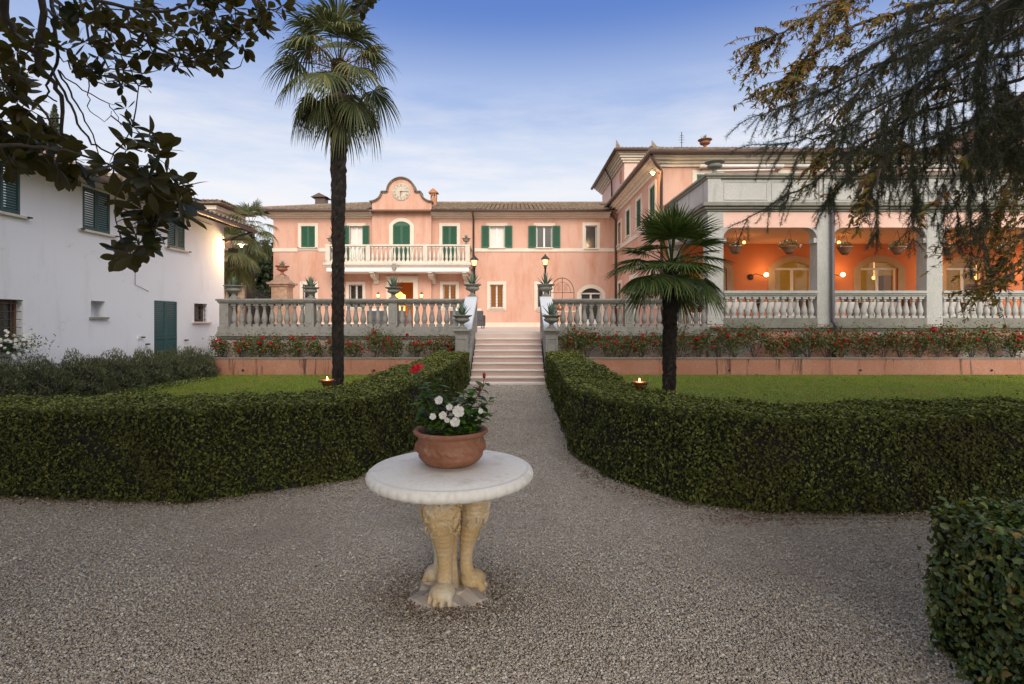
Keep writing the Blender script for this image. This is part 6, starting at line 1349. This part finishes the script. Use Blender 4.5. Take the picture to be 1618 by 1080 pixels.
# ------------------------------------------------------------------ palms
def fan(V, Fc, p, d, up, ln, seg=34, span=R(215), droop=0.5, fuse=0.42, q=rng, wscale=1.0):
    d = d.normalized(); side = d.cross(up); side = side.normalized() if side.length > 1e-3 else Vector((1, 0, 0)); nn = side.cross(d).normalized()
    dth = span/seg
    for i in range(seg):
        th = -span/2+dth*(i+0.5)+q.uniform(-0.03, 0.03); e = d*math.cos(th)+side*math.sin(th); s2 = -d*math.sin(th)+side*math.cos(th)
        L0 = ln*(0.80+0.20*math.cos(th*0.75))*q.uniform(0.9, 1.06); b = len(V); m = 6; dr = droop*q.uniform(0.7, 1.35)
        for k in range(m):
            t = k/(m-1); rr_ = L0*t; wmax = ln*fuse*dth*0.52
            ww = (rr_*dth*0.55 if t < fuse else wmax*(1-((t-fuse)/(1-fuse))**1.7)+0.0008)*wscale
            drop = dr*L0*max(0, t-0.30)**2*1.3
            c = p+e*(rr_*(1-0.22*dr*t*t))+Vector((0, 0, -drop))-nn*0.0
            fold_ = nn*ww*0.55*(1 if i % 1 == 0 else -1)
            V += [c-s2*ww+fold_, c, c+s2*ww+fold_]
        for k in range(m-1):
            for qd in (0, 1): Fc.append((b+3*k+qd, b+3*k+qd+1, b+3*k+qd+4, b+3*k+qd+3))
def fan_palm(name, label, x, y, ztop, r0, r1, crown_r, nleaf, seed, mat='palm', dead=12, fruit=False, el_lo=-60, el_hi=80, skirt=1.0, lean=(0, 0), dr0=0.35, dr1=0.65):
    q = random.Random(seed); r = thing(name, label, 'palm tree', (x, y, 0))
    n = 70; V = []; seg = 18
    mb = MB(); vs = []; fs = []
    for i in range(n+1):
        t = i/n; z = -0.02+(ztop+0.05)*t; ra = (r0+(r1-r0)*min(1, t*1.0)**0.9)*(1+0.06*math.sin(t*9+1))
        cx_ = x+lean[0]*t*t; cy_ = y+lean[1]*t*t
        for k in range(seg):
            a = 2*PI*k/seg; j = 1+q.uniform(-0.13, 0.13)+0.07*math.sin(i*1.9+k*2.1); vs.append((cx_+ra*j*math.cos(a), cy_+ra*j*math.sin(a), z))
    for i in range(n):
        for k in range(seg): fs.append((i*seg+k, i*seg+(k+1) % seg, (i+1)*seg+(k+1) % seg, (i+1)*seg+k))
    mb.add(vs, fs)
    for k in range(int(ztop*75)):     # old leaf bases and fibre tufts
        t = q.uniform(0.03, 1); a = q.uniform(0, 2*PI); ra = (r0+(r1-r0)*t**0.9)*0.98; c = Vector((x+lean[0]*t*t+ra*math.cos(a), y+lean[1]*t*t+ra*math.sin(a), ztop*t)); o_ = Vector((math.cos(a), math.sin(a), 0)); s_ = Vector((-math.sin(a), math.cos(a), 0)); w_ = q.uniform(0.008, 0.026); l_ = q.uniform(0.04, 0.11); u_ = -1 if q.random() < 0.6 else 1
        mb.add([c-s_*w_, c+s_*w_, c+o_*q.uniform(0.012, 0.035)+Vector((0, 0, l_*u_))], [(0, 1, 2)])
    mb.build('trunk', 'palmbark', r)
    c0 = Vector((x+lean[0], y+lean[1], ztop)); V = []; Fc = []; VD = []; FD = []; pet = MB()
    for i in range(nleaf):
        f = i/(nleaf-1); el = R(el_hi+(el_lo-el_hi)*f**0.85)+q.uniform(-0.28, 0.28); a = i*2.399+q.uniform(-0.25, 0.25)
        d = Vector((math.cos(a)*math.cos(el), math.sin(a)*math.cos(el), math.sin(el))); pl = crown_r*q.uniform(0.42, 0.60); ln = crown_r*q.uniform(0.46, 0.60)
        base = c0+Vector((0, 0, -0.18*f*crown_r)); tip = base+d*pl+Vector((0, 0, -0.10*pl*f)); pet.tube([base, base.lerp(tip, 0.5)+Vector((0, 0, 0.03)), tip], [0.012, 0.009, 0.007], 5)
        d2 = (tip-base).normalized()+Vector((0, 0, -0.25-0.35*f)); fan(V, Fc, tip, d2, Vector((0, 0, 1)), ln, 32, R(200), dr0+dr1*f, 0.42, q)
    for i in range(dead):
        a = i*2.399+1; el = R(q.uniform(-84, -50)); d = Vector((math.cos(a)*math.cos(el), math.sin(a)*math.cos(el), math.sin(el))); base = c0+Vector((0, 0, -0.22*crown_r)); tip = base+d*crown_r*0.30*skirt; fan(VD, FD, tip, d+Vector((0, 0, -0.5)), Vector((math.cos(a), math.sin(a), 0.1)), crown_r*q.uniform(0.36, 0.5)*skirt, 22, R(110), 0.7, 0.3, q, 0.7)
    pet.build('leaf_stalks', mat, r); mesh_obj('crown', V, Fc, mat, r)
    if dead: mesh_obj('dry_fronds', VD, FD, 'palm_dead', r)
    if fruit:
        qn = np.random.default_rng(seed); P = []
        for k in range(9):
            a = k*0.7+0.3; t_ = c0+Vector((math.cos(a)*crown_r*0.42, math.sin(a)*crown_r*0.35, q.uniform(-0.25, 0.25))); m = 260; P.append(np.array(t_)+qn.normal(0, 1, (m, 3))*np.array([0.09, 0.08, 0.13]))
        leaf_cloud('flower_stalks', np.concatenate(P), 0.03, 'palmfruit', r, qn)
    return r
fan_palm('fan_palm', 'tall shaggy fan palm with dark trunk left of the stairs', (534-CX)*8.5/FOC, 8.5, at(0, 100, 8.5).z, 0.072, 0.122, 1.12, 32, 4, 'palm_pale', 22, True, -58, 84, 1.0, (0.02, 0), 0.46, 0.42)
fan_palm('fan_palm', 'small dark green fan palm in front of the right balustrade', (1057-CX)*8.3/FOC, 8.3, at(0, 418, 8.3).z, 0.095, 0.11, 0.98, 46, 9, 'palm', 4, False, -18, 86, 0.55, (0.04, 0), 0.08, 0.34)
fan_palm('fan_palm', 'lamp lit fan palm beside the far corner of the white house', -11.75, 22.5, 4.6, 0.15, 0.18, 1.55, 26, 12, 'palm_pale', 9, False, -78, 75, 1.0)
fan_palm('fan_palm', 'distant fan palm rising behind the white house eaves', -13.2, 27.0, 6.4, 0.15, 0.18, 1.5, 22, 15, 'palm_pale', 5, False, -60, 75, 1.0)

# ------------------------------------------------------------------ distant trees
def far_tree(label, x, y, h, rx, rz, mat, seed, name='tree', leaf=0.35, m=5000, conifer=False):
    q = np.random.default_rng(seed); r = thing(name, label, 'tree', (x, y, TZ)); mb = MB(); mb.tube([(x, y, TZ-0.2), (x, y, TZ+h*(0.9 if conifer else 0.5))], [0.3, 0.08], 8); mb.build('trunk', 'bark', r)
    if conifer:
        t = q.uniform(0, 1, m)**0.7; a = q.uniform(0, 2*PI, m); tier = 0.75+0.25*np.abs(np.sin(t*34)); rr_ = rx*t*tier*q.uniform(0.35, 1, m)**0.5
        P = np.stack([x+rr_*np.cos(a), y+rr_*np.sin(a), TZ+h*(1-t*0.85)-rr_*0.18], 1)
    else:
        cl = q.normal(0, 1, (26, 3)); cl /= np.linalg.norm(cl, axis=1)[:, None]; cl *= q.uniform(0.3, 0.85, (26, 1)); P = []
        for c in cl: P.append(c+q.normal(0, 0.17, (m//26, 3)))
        P = np.concatenate(P)*np.array([rx, rx, rz])+np.array([x, y, TZ+h-rz])
    leaf_cloud('crown', P, leaf, mat, r, q, aspect=0.6); return r
far_tree('dark evergreen crown left of the villa behind the gate', -18.6, 44, 8.2, 3.4, 3.2, 'tree_dark', 1, m=9000)
far_tree('grey green olive tree touching the left villa corner', -16.2, 42, 6.3, 2.4, 2.6, 'tree_olive', 2, m=8000, leaf=0.25)
far_tree('low dark tree behind the drooping palm', -22.3, 43, 6.8, 3.2, 3.0, 'tree_dark', 3, m=8000)
far_tree('dark bush behind the iron gate', -16.5, 36, 2.9, 2.4, 1.5, 'tree_dark', 4, m=5000, leaf=0.2)
far_tree('distant pointed conifer above the white house roof', at(86, 0, 60).x, 60, 24.5, 4.6, 8, 'tree_olive', 5, 'conifer', 0.45, 9000, True)

# ------------------------------------------------------------------ overhanging trees in the foreground
def in_view(p, pad=0.02):
    return p[1] > 0.1 and abs(p[0]-0.0) < p[1]*(0.97+pad) and p[2] < EYE+p[1]*(0.597+pad)
def jitter_path(pts, q, amp, sub=3):
    o = [pts[0]]
    for a, b in zip(pts[:-1], pts[1:]):
        for k in range(1, sub+1):
            p = a.lerp(b, k/sub); o.append(p+Vector((q.uniform(-amp, amp), q.uniform(-amp, amp), q.uniform(-amp, amp))) if k < sub else b)
    return o
# magnolia, upper left: trunk stands outside the frame
mg = thing('magnolia_tree', 'big leaved magnolia branches hanging in at the upper left', 'tree', (-5.4, 3.2, 0)); q = random.Random(21); BR = MB(); nodes = []
def mbranch(pix, d0, d1, r0, r1):
    pts = [at(x, y, d0+(d1-d0)*i/(len(pix)-1)) for i, (x, y) in enumerate(pix)]; pts = jitter_path(pts, q, 0.010, 3); m = len(pts); BR.tube(pts, [0.62*(r0+(r1-r0)*i/(m-1)) for i in range(m)], 7); nodes.extend(pts); return pts
mbranch([(-420, -160), (-150, -80), (8, -20), (10, 32), (32, 62), (58, 84), (80, 110)], 3.3, 3.6, 0.06, 0.014)
mbranch([(60, -90), (66, 0), (64, 60), (60, 105), (88, 132), (98, 160), (97, 200), (106, 228), (118, 245)], 3.2, 3.6, 0.035, 0.010)
mbranch([(70, -90), (82, 10), (88, 55), (90, 100), (76, 130), (74, 150), (90, 160)], 3.5, 3.7, 0.022, 0.008)
mbranch([(70, 95), (95, 135), (112, 165), (122, 195), (142, 222), (160, 235), (215, 262), (262, 290), (290, 302)], 3.4, 3.5, 0.014, 0.006)
mbranch([(92, 110), (112, 145), (126, 172), (140, 200), (152, 230), (162, 262)], 3.6, 3.7, 0.011, 0.005)
mbranch([(95, 112), (130, 142), (172, 163), (182, 178), (192, 198)], 3.6, 3.8, 0.008, 0.003); mbranch([(172, 163), (190, 162), (202, 160)], 3.8, 3.8, 0.003, 0.002)
mbranch([(140, 125), (138, 150), (142, 175), (165, 192), (176, 175)], 3.5, 3.6, 0.006, 0.003)
mbranch([(200, 285), (182, 312), (182, 340), (190, 372), (200, 398)], 3.3, 3.3, 0.007, 0.005)
mbranch([(100, -90), (150, 0), (200, 12), (258, 18), (300, 6), (330, -20)], 3.0, 3.3, 0.02, 0.010)
mbranch([(110, -60), (160, 0), (205, 48), (250, 76), (300, 96), (340, 96), (362, 108), (380, 104), (388, 84)], 3.6, 4.0, 0.022, 0.003)
mbranch([(120, -30), (140, 60), (172, 108), (230, 116), (256, 108)], 3.6, 3.8, 0.014, 0.003); mbranch([(172, 128), (215, 132), (238, 124)], 3.7, 3.8, 0.006, 0.003)
mbranch([(-60, 60), (-10, 110), (20, 150), (60, 165), (95, 215), (130, 230)], 3.2, 3.4, 0.02, 0.008); mbranch([(-80, 200), (0, 230), (50, 232), (105, 236), (180, 262), (240, 300)], 3.1, 3.3, 0.022, 0.006)
mbranch([(200, -120), (320, -30), (380, 20), (402, 50)], 3.6, 3.9, 0.02, 0.005); mbranch([(320, -60), (470, -30), (560, -8), (600, 0)], 3.4, 3.6, 0.015, 0.005)
clus = [(200, 405, 18, 3), (215, 372, 22, 3), (232, 345, 26, 4), (252, 320, 28, 5), (272, 288, 28, 5), (228, 292, 28, 5), (192, 255, 24, 3), (238, 232, 18, 3), (250, 345, 22, 3), (206, 213, 14, 2), (212, 330, 22, 3), (285, 330, 16, 2),
        (205, 120, 22, 4), (200, 92, 16, 2), (182, 55, 26, 4), (246, 60, 24, 4), (280, 100, 16, 3), (300, 92, 22, 3), (332, 92, 16, 3), (366, 62, 24, 4), (396, 42, 24, 4), (352, 30, 26, 4), (292, 30, 34, 5), (240, 22, 26, 4), (150, 20, 26, 3), (102, 40, 28, 4), (122, 85, 34, 5), (60, 60, 26, 3), (40, 92, 26, 4),
        (18, 122, 26, 4), (30, 152, 26, 3), (56, 158, 18, 2), (18, 205, 30, 4), (50, 215, 26, 4), (80, 240, 28, 4), (40, 242, 28, 4), (8, 262, 26, 4), (150, 108, 22, 3), (215, 40, 22, 3), (330, 52, 22, 3), (405, 15, 20, 3), (445, 4, 18, 2), (590, 4, 20, 3), (330, 0, 24, 3), (380, -10, 30, 3), (20, 30, 20, 2), (-10, 160, 26, 3), (130, 262, 20, 2), (95, 262, 18, 2), (200, 176, 8, 1), (158, 50, 20, 3)]
V = []; Fc = []
def whorl(p, dirv, q, n, ln):
    for k in range(n):
        a = k*2.399+q.uniform(-0.3, 0.3); u = dirv.orthogonal().normalized(); v = dirv.cross(u); d = (u*math.cos(a)+v*math.sin(a))*q.uniform(0.6, 1)+dirv*q.uniform(0.0, 1.3)+Vector((0, 0, -0.35))
        L0 = ln*q.uniform(0.7, 1.1); leaf_blade(V, Fc, p+d.normalized()*0.008, d, dirv+Vector((q.uniform(-0.5, 0.5), q.uniform(-0.5, 0.5), 0.3)), L0, L0*q.uniform(0.42, 0.54), q.uniform(-0.25, 0.45), 9, 0.12, 0, 1)
def nearest(p): return min(nodes, key=lambda n_: (n_-p).length)
for cx_, cy_, rad, k in clus:
    if cy_ < 140: k = int(k*1.4)
    for j in range(k):
        a = q.uniform(0, 2*PI); rr_ = rad*math.sqrt(q.random()); p = at(cx_+rr_*math.cos(a), cy_+rr_*math.sin(a), 3.45+q.uniform(-0.3, 0.35)); b = nearest(p); mid = b.lerp(p, 0.55)+Vector((0, 0, -0.03))
        BR.tube([b, mid, p], [0.005, 0.004, 0.003], 5); nodes.append(p); sm = 0.55 if k == 1 else 1
        whorl(p, (p-mid).normalized() if (p-mid).length > 1e-3 else Vector((0, 0, -1)), q, q.randint(6, 9) if sm == 1 else 5, 0.098*sm if cy_ < 140 else 0.145*sm)
BR.tube([(-5.4, 3.2, -0.05), (-5.3, 3.2, 1.6), (-5.0, 3.0, 3.0), (-4.6, 2.8, 4.4), (-4.2, 2.4, 6.5)], [0.24, 0.2, 0.17, 0.13, 0.05], 12)
BR.tube([(-5.0, 3.0, 3.0), (-4.8, 3.1, 3.7), at(-420, -160, 3.3)], [0.12, 0.09, 0.06], 8); BR.tube([(-4.6, 2.8, 4.4), (-3.9, 3.0, 4.6), at(80, -90, 3.3)], [0.1, 0.07, 0.03], 8); BR.tube([(-4.6, 2.8, 4.4), at(120, -130, 3.2), at(330, -60, 3.6)], [0.08, 0.04, 0.02], 8); BR.tube([(-5.0, 3.0, 3.0), at(-300, 100, 3.2), at(-60, 130, 3.2)], [0.07, 0.04, 0.02], 8)
BR.build('trunk', 'bark', mg, smooth=True); mesh_obj('crown', V, Fc, 'magnolia', mg, True)
def canopy(root, c, rad, n, size, mat, seed, zmin):
    "unseen crown, above the picture, that shades the forecourt"
    q = np.random.default_rng(seed); P = q.normal(0, 1, (n, 3)); P /= np.linalg.norm(P, axis=1)[:, None]; P *= q.uniform(0.2, 1, (n, 1))**0.4; P = P*np.array(rad)+np.array(c)
    k = [not in_view(p, 0.06+size/max(0.5, p[1])) and p[2] > zmin for p in P]; return leaf_cloud('unseen_shade_crown', P[np.array(k)], size, mat, root, q, aspect=0.6)
canopy(mg, (-5.6, -3.2, 5.4), (6.8, 5.6, 3.6), 34000, 0.32, 'magnolia', 1, 3.2)

# deodar cedar, upper right: trunk outside the frame
cd_ = thing('cedar_tree', 'dark cedar boughs with drooping needle sprays at the upper right', 'tree', (9.5, 4.8, 0)); q = random.Random(33); BR = MB(); cn_ = []
def cbranch(pix, d0, d1, r0, r1, hang=0.0, sp=None):
    pts = [at(x, y, d0+(d1-d0)*i/(len(pix)-1)) for i, (x, y) in enumerate(pix)]; pts = jitter_path(pts, q, 0.02, 4); m = len(pts); BR.tube(pts, [r0+(r1-r0)*i/(m-1) for i in range(m)], 5); return pts
sprays = []
def needle_line(pts, step=0.014): 
    for a, b in zip(pts[:-1], pts[1:]):
        n = max(1, int((b-a).length/step))
        for k in range(n): sprays.append((a.lerp(b, (k+q.random())/n), (b-a).normalized()))
def side_twigs(pts, n, ln, hang, frac=0.15):
    for _ in range(n):
        i = int(len(pts)*(frac+(1-frac)*q.random())); i = min(max(i, 1), len(pts)-1); p = pts[i]; d = (pts[i]-pts[i-1]).normalized()
        s_ = Vector((q.uniform(-1, 1), q.uniform(-0.6, 0.6), q.uniform(-0.9, 0.5))); v = (d*0.8+s_*0.8).normalized(); L0 = ln*q.uniform(0.4, 1); tw = [p]
        for k in range(4): v = (v+Vector((0, 0, -hang*0.35))).normalized(); tw.append(tw[-1]+v*L0/4)
        BR.tube(tw, [0.004, 0.003, 0.003, 0.002, 0.0015], 4, False); needle_line(tw)
mains = [[(1760, -120), (1620, -10), (1540, 30), (1450, 68), (1380, 105), (1310, 142), (1250, 165), (1192, 183)],
         [(1780, -60), (1660, 10), (1560, 72), (1460, 128), (1380, 172), (1315, 212), (1262, 222), (1195, 228)],
         [(1780, 20), (1640, 110), (1530, 158), (1450, 180), (1402, 208), (1340, 240), (1288, 288), (1236, 310), (1192, 338), (1150, 360)],
         [(1800, -160), (1660, -60), (1560, 0), (1470, 40), (1400, 60), (1345, 92)],
         [(1780, 60), (1660, 120), (1600, 160), (1540, 190), (1480, 215), (1420, 235), (1370, 262), (1330, 290), (1300, 330)],
         [(1720, -100), (1600, -40), (1520, -10), (1440, 10)], [(1800, 100), (1680, 180), (1600, 215), (1560, 240), (1520, 262)]]
for i, mn in enumerate(mains):
    pts = cbranch(mn, 5.0+0.25*(i % 3), 5.5+0.15*(i % 4), 0.022, 0.003); needle_line(pts[len(pts)//4:]); side_twigs(pts, 42 if i != 2 else 30, 0.42, 0.5)
base_mains = mains
for mn in base_mains[:2]+base_mains[3:]:
    for rep in range(3):
        mn2 = [(x+q.uniform(0, 70), y+q.uniform(-28, 34)) for x, y in mn[:-1]]; pts = cbranch(mn2, 5.2+0.4*rep, 5.6+0.3*rep, 0.012, 0.002); needle_line(pts[len(pts)//5:]); side_twigs(pts, 34, 0.40, 0.7, 0.1)
hangs = [(1398, 180, 395), (1412, 215, 330), (1428, 170, 350), (1446, 160, 405), (1462, 190, 330), (1482, 140, 380), (1500, 180, 300), (1500, 200, 420), (1524, 150, 330), (1540, 130, 400), (1556, 160, 430), (1535, 250, 455), (1572, 120, 330), (1590, 150, 290), (1370, 235, 340), (1350, 250, 300), (1312, 268, 345), (1255, 300, 345), (1420, 60, 200), (1470, 60, 210), (1520, 40, 200), (1560, 20, 190), (1600, 0, 200), (1608, 180, 300), (1450, 330, 392), (1512, 330, 425), (1382, 300, 370), (1334, 210, 290), (1440, 100, 240), (1490, 90, 250), (1545, 90, 250), (1585, 60, 240), (1610, 60, 260)]
hangs = hangs+[] if 0 else hangs+[(x+q.uniform(-14, 14), y0+q.uniform(-40, 20), y1-q.uniform(10, 90)) for x, y0, y1 in hangs[::3] if x > 1380]
hangs = [(x, y0-30, y1-(28 if y1 > 320 else 10)) for x, y0, y1 in hangs]
for i, (x, y0, y1) in enumerate(hangs):
    d = 5.1+0.35*((i*7) % 3); dx = q.uniform(-12, 12); pts = cbranch([(x, y0), (x+dx*0.4, y0+(y1-y0)*0.35), (x+dx, y0+(y1-y0)*0.7), (x+dx*1.3, y1)], d, d+q.uniform(-0.1, 0.1), 0.007, 0.002); needle_line(pts, 0.022); side_twigs(pts, int(8+(y1-y0)/9), 0.22, 0.55, 0.05)
SP = np.array([s_[0][:] for s_ in sprays]); SD = np.array([s_[1][:] for s_ in sprays]); m = len(SP); k = 8; qn = np.random.default_rng(3)
C = np.repeat(SP, k, 0)+qn.normal(0, 0.006, (m*k, 3)); D = np.repeat(SD, k, 0)*0.7+qn.normal(0, 1, (m*k, 3))*0.8; D /= np.linalg.norm(D, axis=1)[:, None]; ln = qn.uniform(0.028, 0.068, (m*k, 1)); S = np.cross(D, qn.normal(0, 1, (m*k, 3))); S /= np.linalg.norm(S, axis=1)[:, None]
P = np.stack([C-S*0.0016, C+S*0.0016, C+D*ln], 1).reshape(-1, 3); np_obj('crown', P, np.arange(m*k*3).reshape(-1, 3), 'cedar', cd_)
BR.tube([(9.5, 4.8, -0.05), (9.4, 4.8, 3), (9.2, 4.6, 7), (9.0, 4.4, 11)], [0.45, 0.38, 0.28, 0.1], 12)
for mn in mains: BR.tube([(9.35, 4.75, 4.6+0.2*len(mn)), (7.6, 4.9, 5.0), at(*mn[0], 5.0)], [0.09, 0.06, 0.035], 6)
BR.build('trunk', 'bark', cd_)
canopy(cd_, (8.2, -2.2, 6.6), (7.6, 6.2, 4.2), 38000, 0.30, 'cedar', 2, 4.2); canopy(cd_, (1.2, -2.2, 6.0), (4.4, 2.8, 2.2), 17000, 0.30, 'cedar', 3, 3.6)  # second mass: unseen leaves added over the camera to darken the foreground

# horse chestnut with thin autumn leaves behind the cedar
hc = thing('autumn_tree', 'thin orange leaved autumn tree behind the dark cedar boughs', 'tree', (13.5, 10.5, 0)); q = random.Random(44); BR = MB(); V = []; Fc = []; lv = []
def abranch(pix, d0, d1, r0, r1, ntw, rad=34, leafy=1.0, start=0.25):
    pts = [at(x, y, d0+(d1-d0)*i/(len(pix)-1)) for i, (x, y) in enumerate(pix)]; pts = jitter_path(pts, q, 0.05, 3); m = len(pts); BR.tube(pts, [r0+(r1-r0)*i/(m-1) for i in range(m)], 6)
    for _ in range(ntw):
        i = min(m-1, max(1, int(m*(start+(1-start)*q.random())))); p = pts[i]; d = (pts[i]-pts[i-1]).normalized(); v = (d+Vector((q.uniform(-1, 1), q.uniform(-0.7, 0.7), q.uniform(-0.9, 0.8)))*0.8).normalized(); tw = [p]; L0 = rad/72*q.uniform(0.4, 1.4)
        for k in range(4): v = (v+Vector((q.uniform(-0.25, 0.25), 0, q.uniform(-0.3, 0.1)))).normalized(); tw.append(tw[-1]+v*L0/4)
        BR.tube(tw, [0.005, 0.004, 0.004, 0.003, 0.002], 4, False)
        for k in (1, 2, 2, 3, 3, 4, 4):
            if q.random() > leafy: continue
            a0 = q.uniform(0, 2*PI)
            for j in range(5):
                a = a0+(j-2)*0.5; dd = Vector((math.cos(a), q.uniform(-0.4, 0.4), math.sin(a)*0.6-0.55)); L1 = q.uniform(0.055, 0.105); leaf_blade(V, Fc, tw[k].lerp(tw[k-1], q.random()), dd, Vector((q.uniform(-0.4, 0.4), -0.6, 0.8)), L1, L1*0.34, q.uniform(-0.2, 0.6), 4, 0.3)
for mn, n_, rad, lf in (([(1900, -60), (1700, -60), (1560, -10), (1450, 10), (1350, 40), (1275, 90), (1215, 140)], 96, 44, 0.95), ([(1900, -120), (1600, -60), (1400, -30), (1300, 10), (1240, 50), (1200, 70)], 96, 44, 1.0), ([(1900, 40), (1640, 40), (1500, 60), (1400, 100), (1330, 170), (1300, 240)], 90, 50, 0.9), ([(1800, 60), (1560, 90), (1450, 150), (1395, 220), (1370, 300)], 70, 50, 0.9), ([(1800, -80), (1500, -50), (1360, -20), (1290, 60), (1255, 120)], 80, 44, 0.95), ([(1800, 0), (1600, 10), (1480, 30), (1380, 70), (1290, 130)], 80, 48, 0.9),
                       ([(1850, 120), (1700, 190), (1640, 240), (1600, 300), (1570, 350)], 110, 70, 1.0), ([(1850, 200), (1700, 290), (1640, 340), (1600, 390), (1560, 440)], 44, 46, 1.0), ([(1850, 300), (1720, 380), (1650, 400), (1600, 430), (1545, 455)], 22, 30, 1.0), ([(1700, -40), (1560, 60), (1450, 150), (1400, 240), (1385, 300)], 12, 40, 0.9), ([(1750, 60), (1620, 150), (1540, 230), (1500, 300)], 10, 40, 0.8), ([(1850, 100), (1700, 130), (1620, 170), (1590, 230)], 100, 70, 1.0)):
    near = mn[0] in ((1700, -40), (1750, 60))
    abranch(mn, 7.6 if near else 8.6, 4.7 if near else 7.6+q.uniform(0, 0.8), 0.05, 0.006, n_, rad, lf, 0.18)
BR.tube([(13.5, 10.5, -0.05), (13.4, 10.4, 3.0), (13.2, 10.2, 6.5), (12.8, 9.8, 10)], [0.35, 0.3, 0.2, 0.08], 12)
for hh, px2, py2 in ((4.5, 1900, -60), (5.0, 1900, -120), (4.0, 1900, 40), (3.6, 1850, 200), (3.2, 1850, 300), (4.0, 1850, 120), (4.2, 1800, 60), (4.4, 1800, -80), (4.2, 1800, 0), (4.2, 1850, 100)): BR.tube([(13.3, 10.3, hh), at(px2, py2, 8.6)], [0.11, 0.07], 6)
BR.build('trunk', 'bark', hc); mesh_obj('crown', V, Fc, 'autumn', hc)
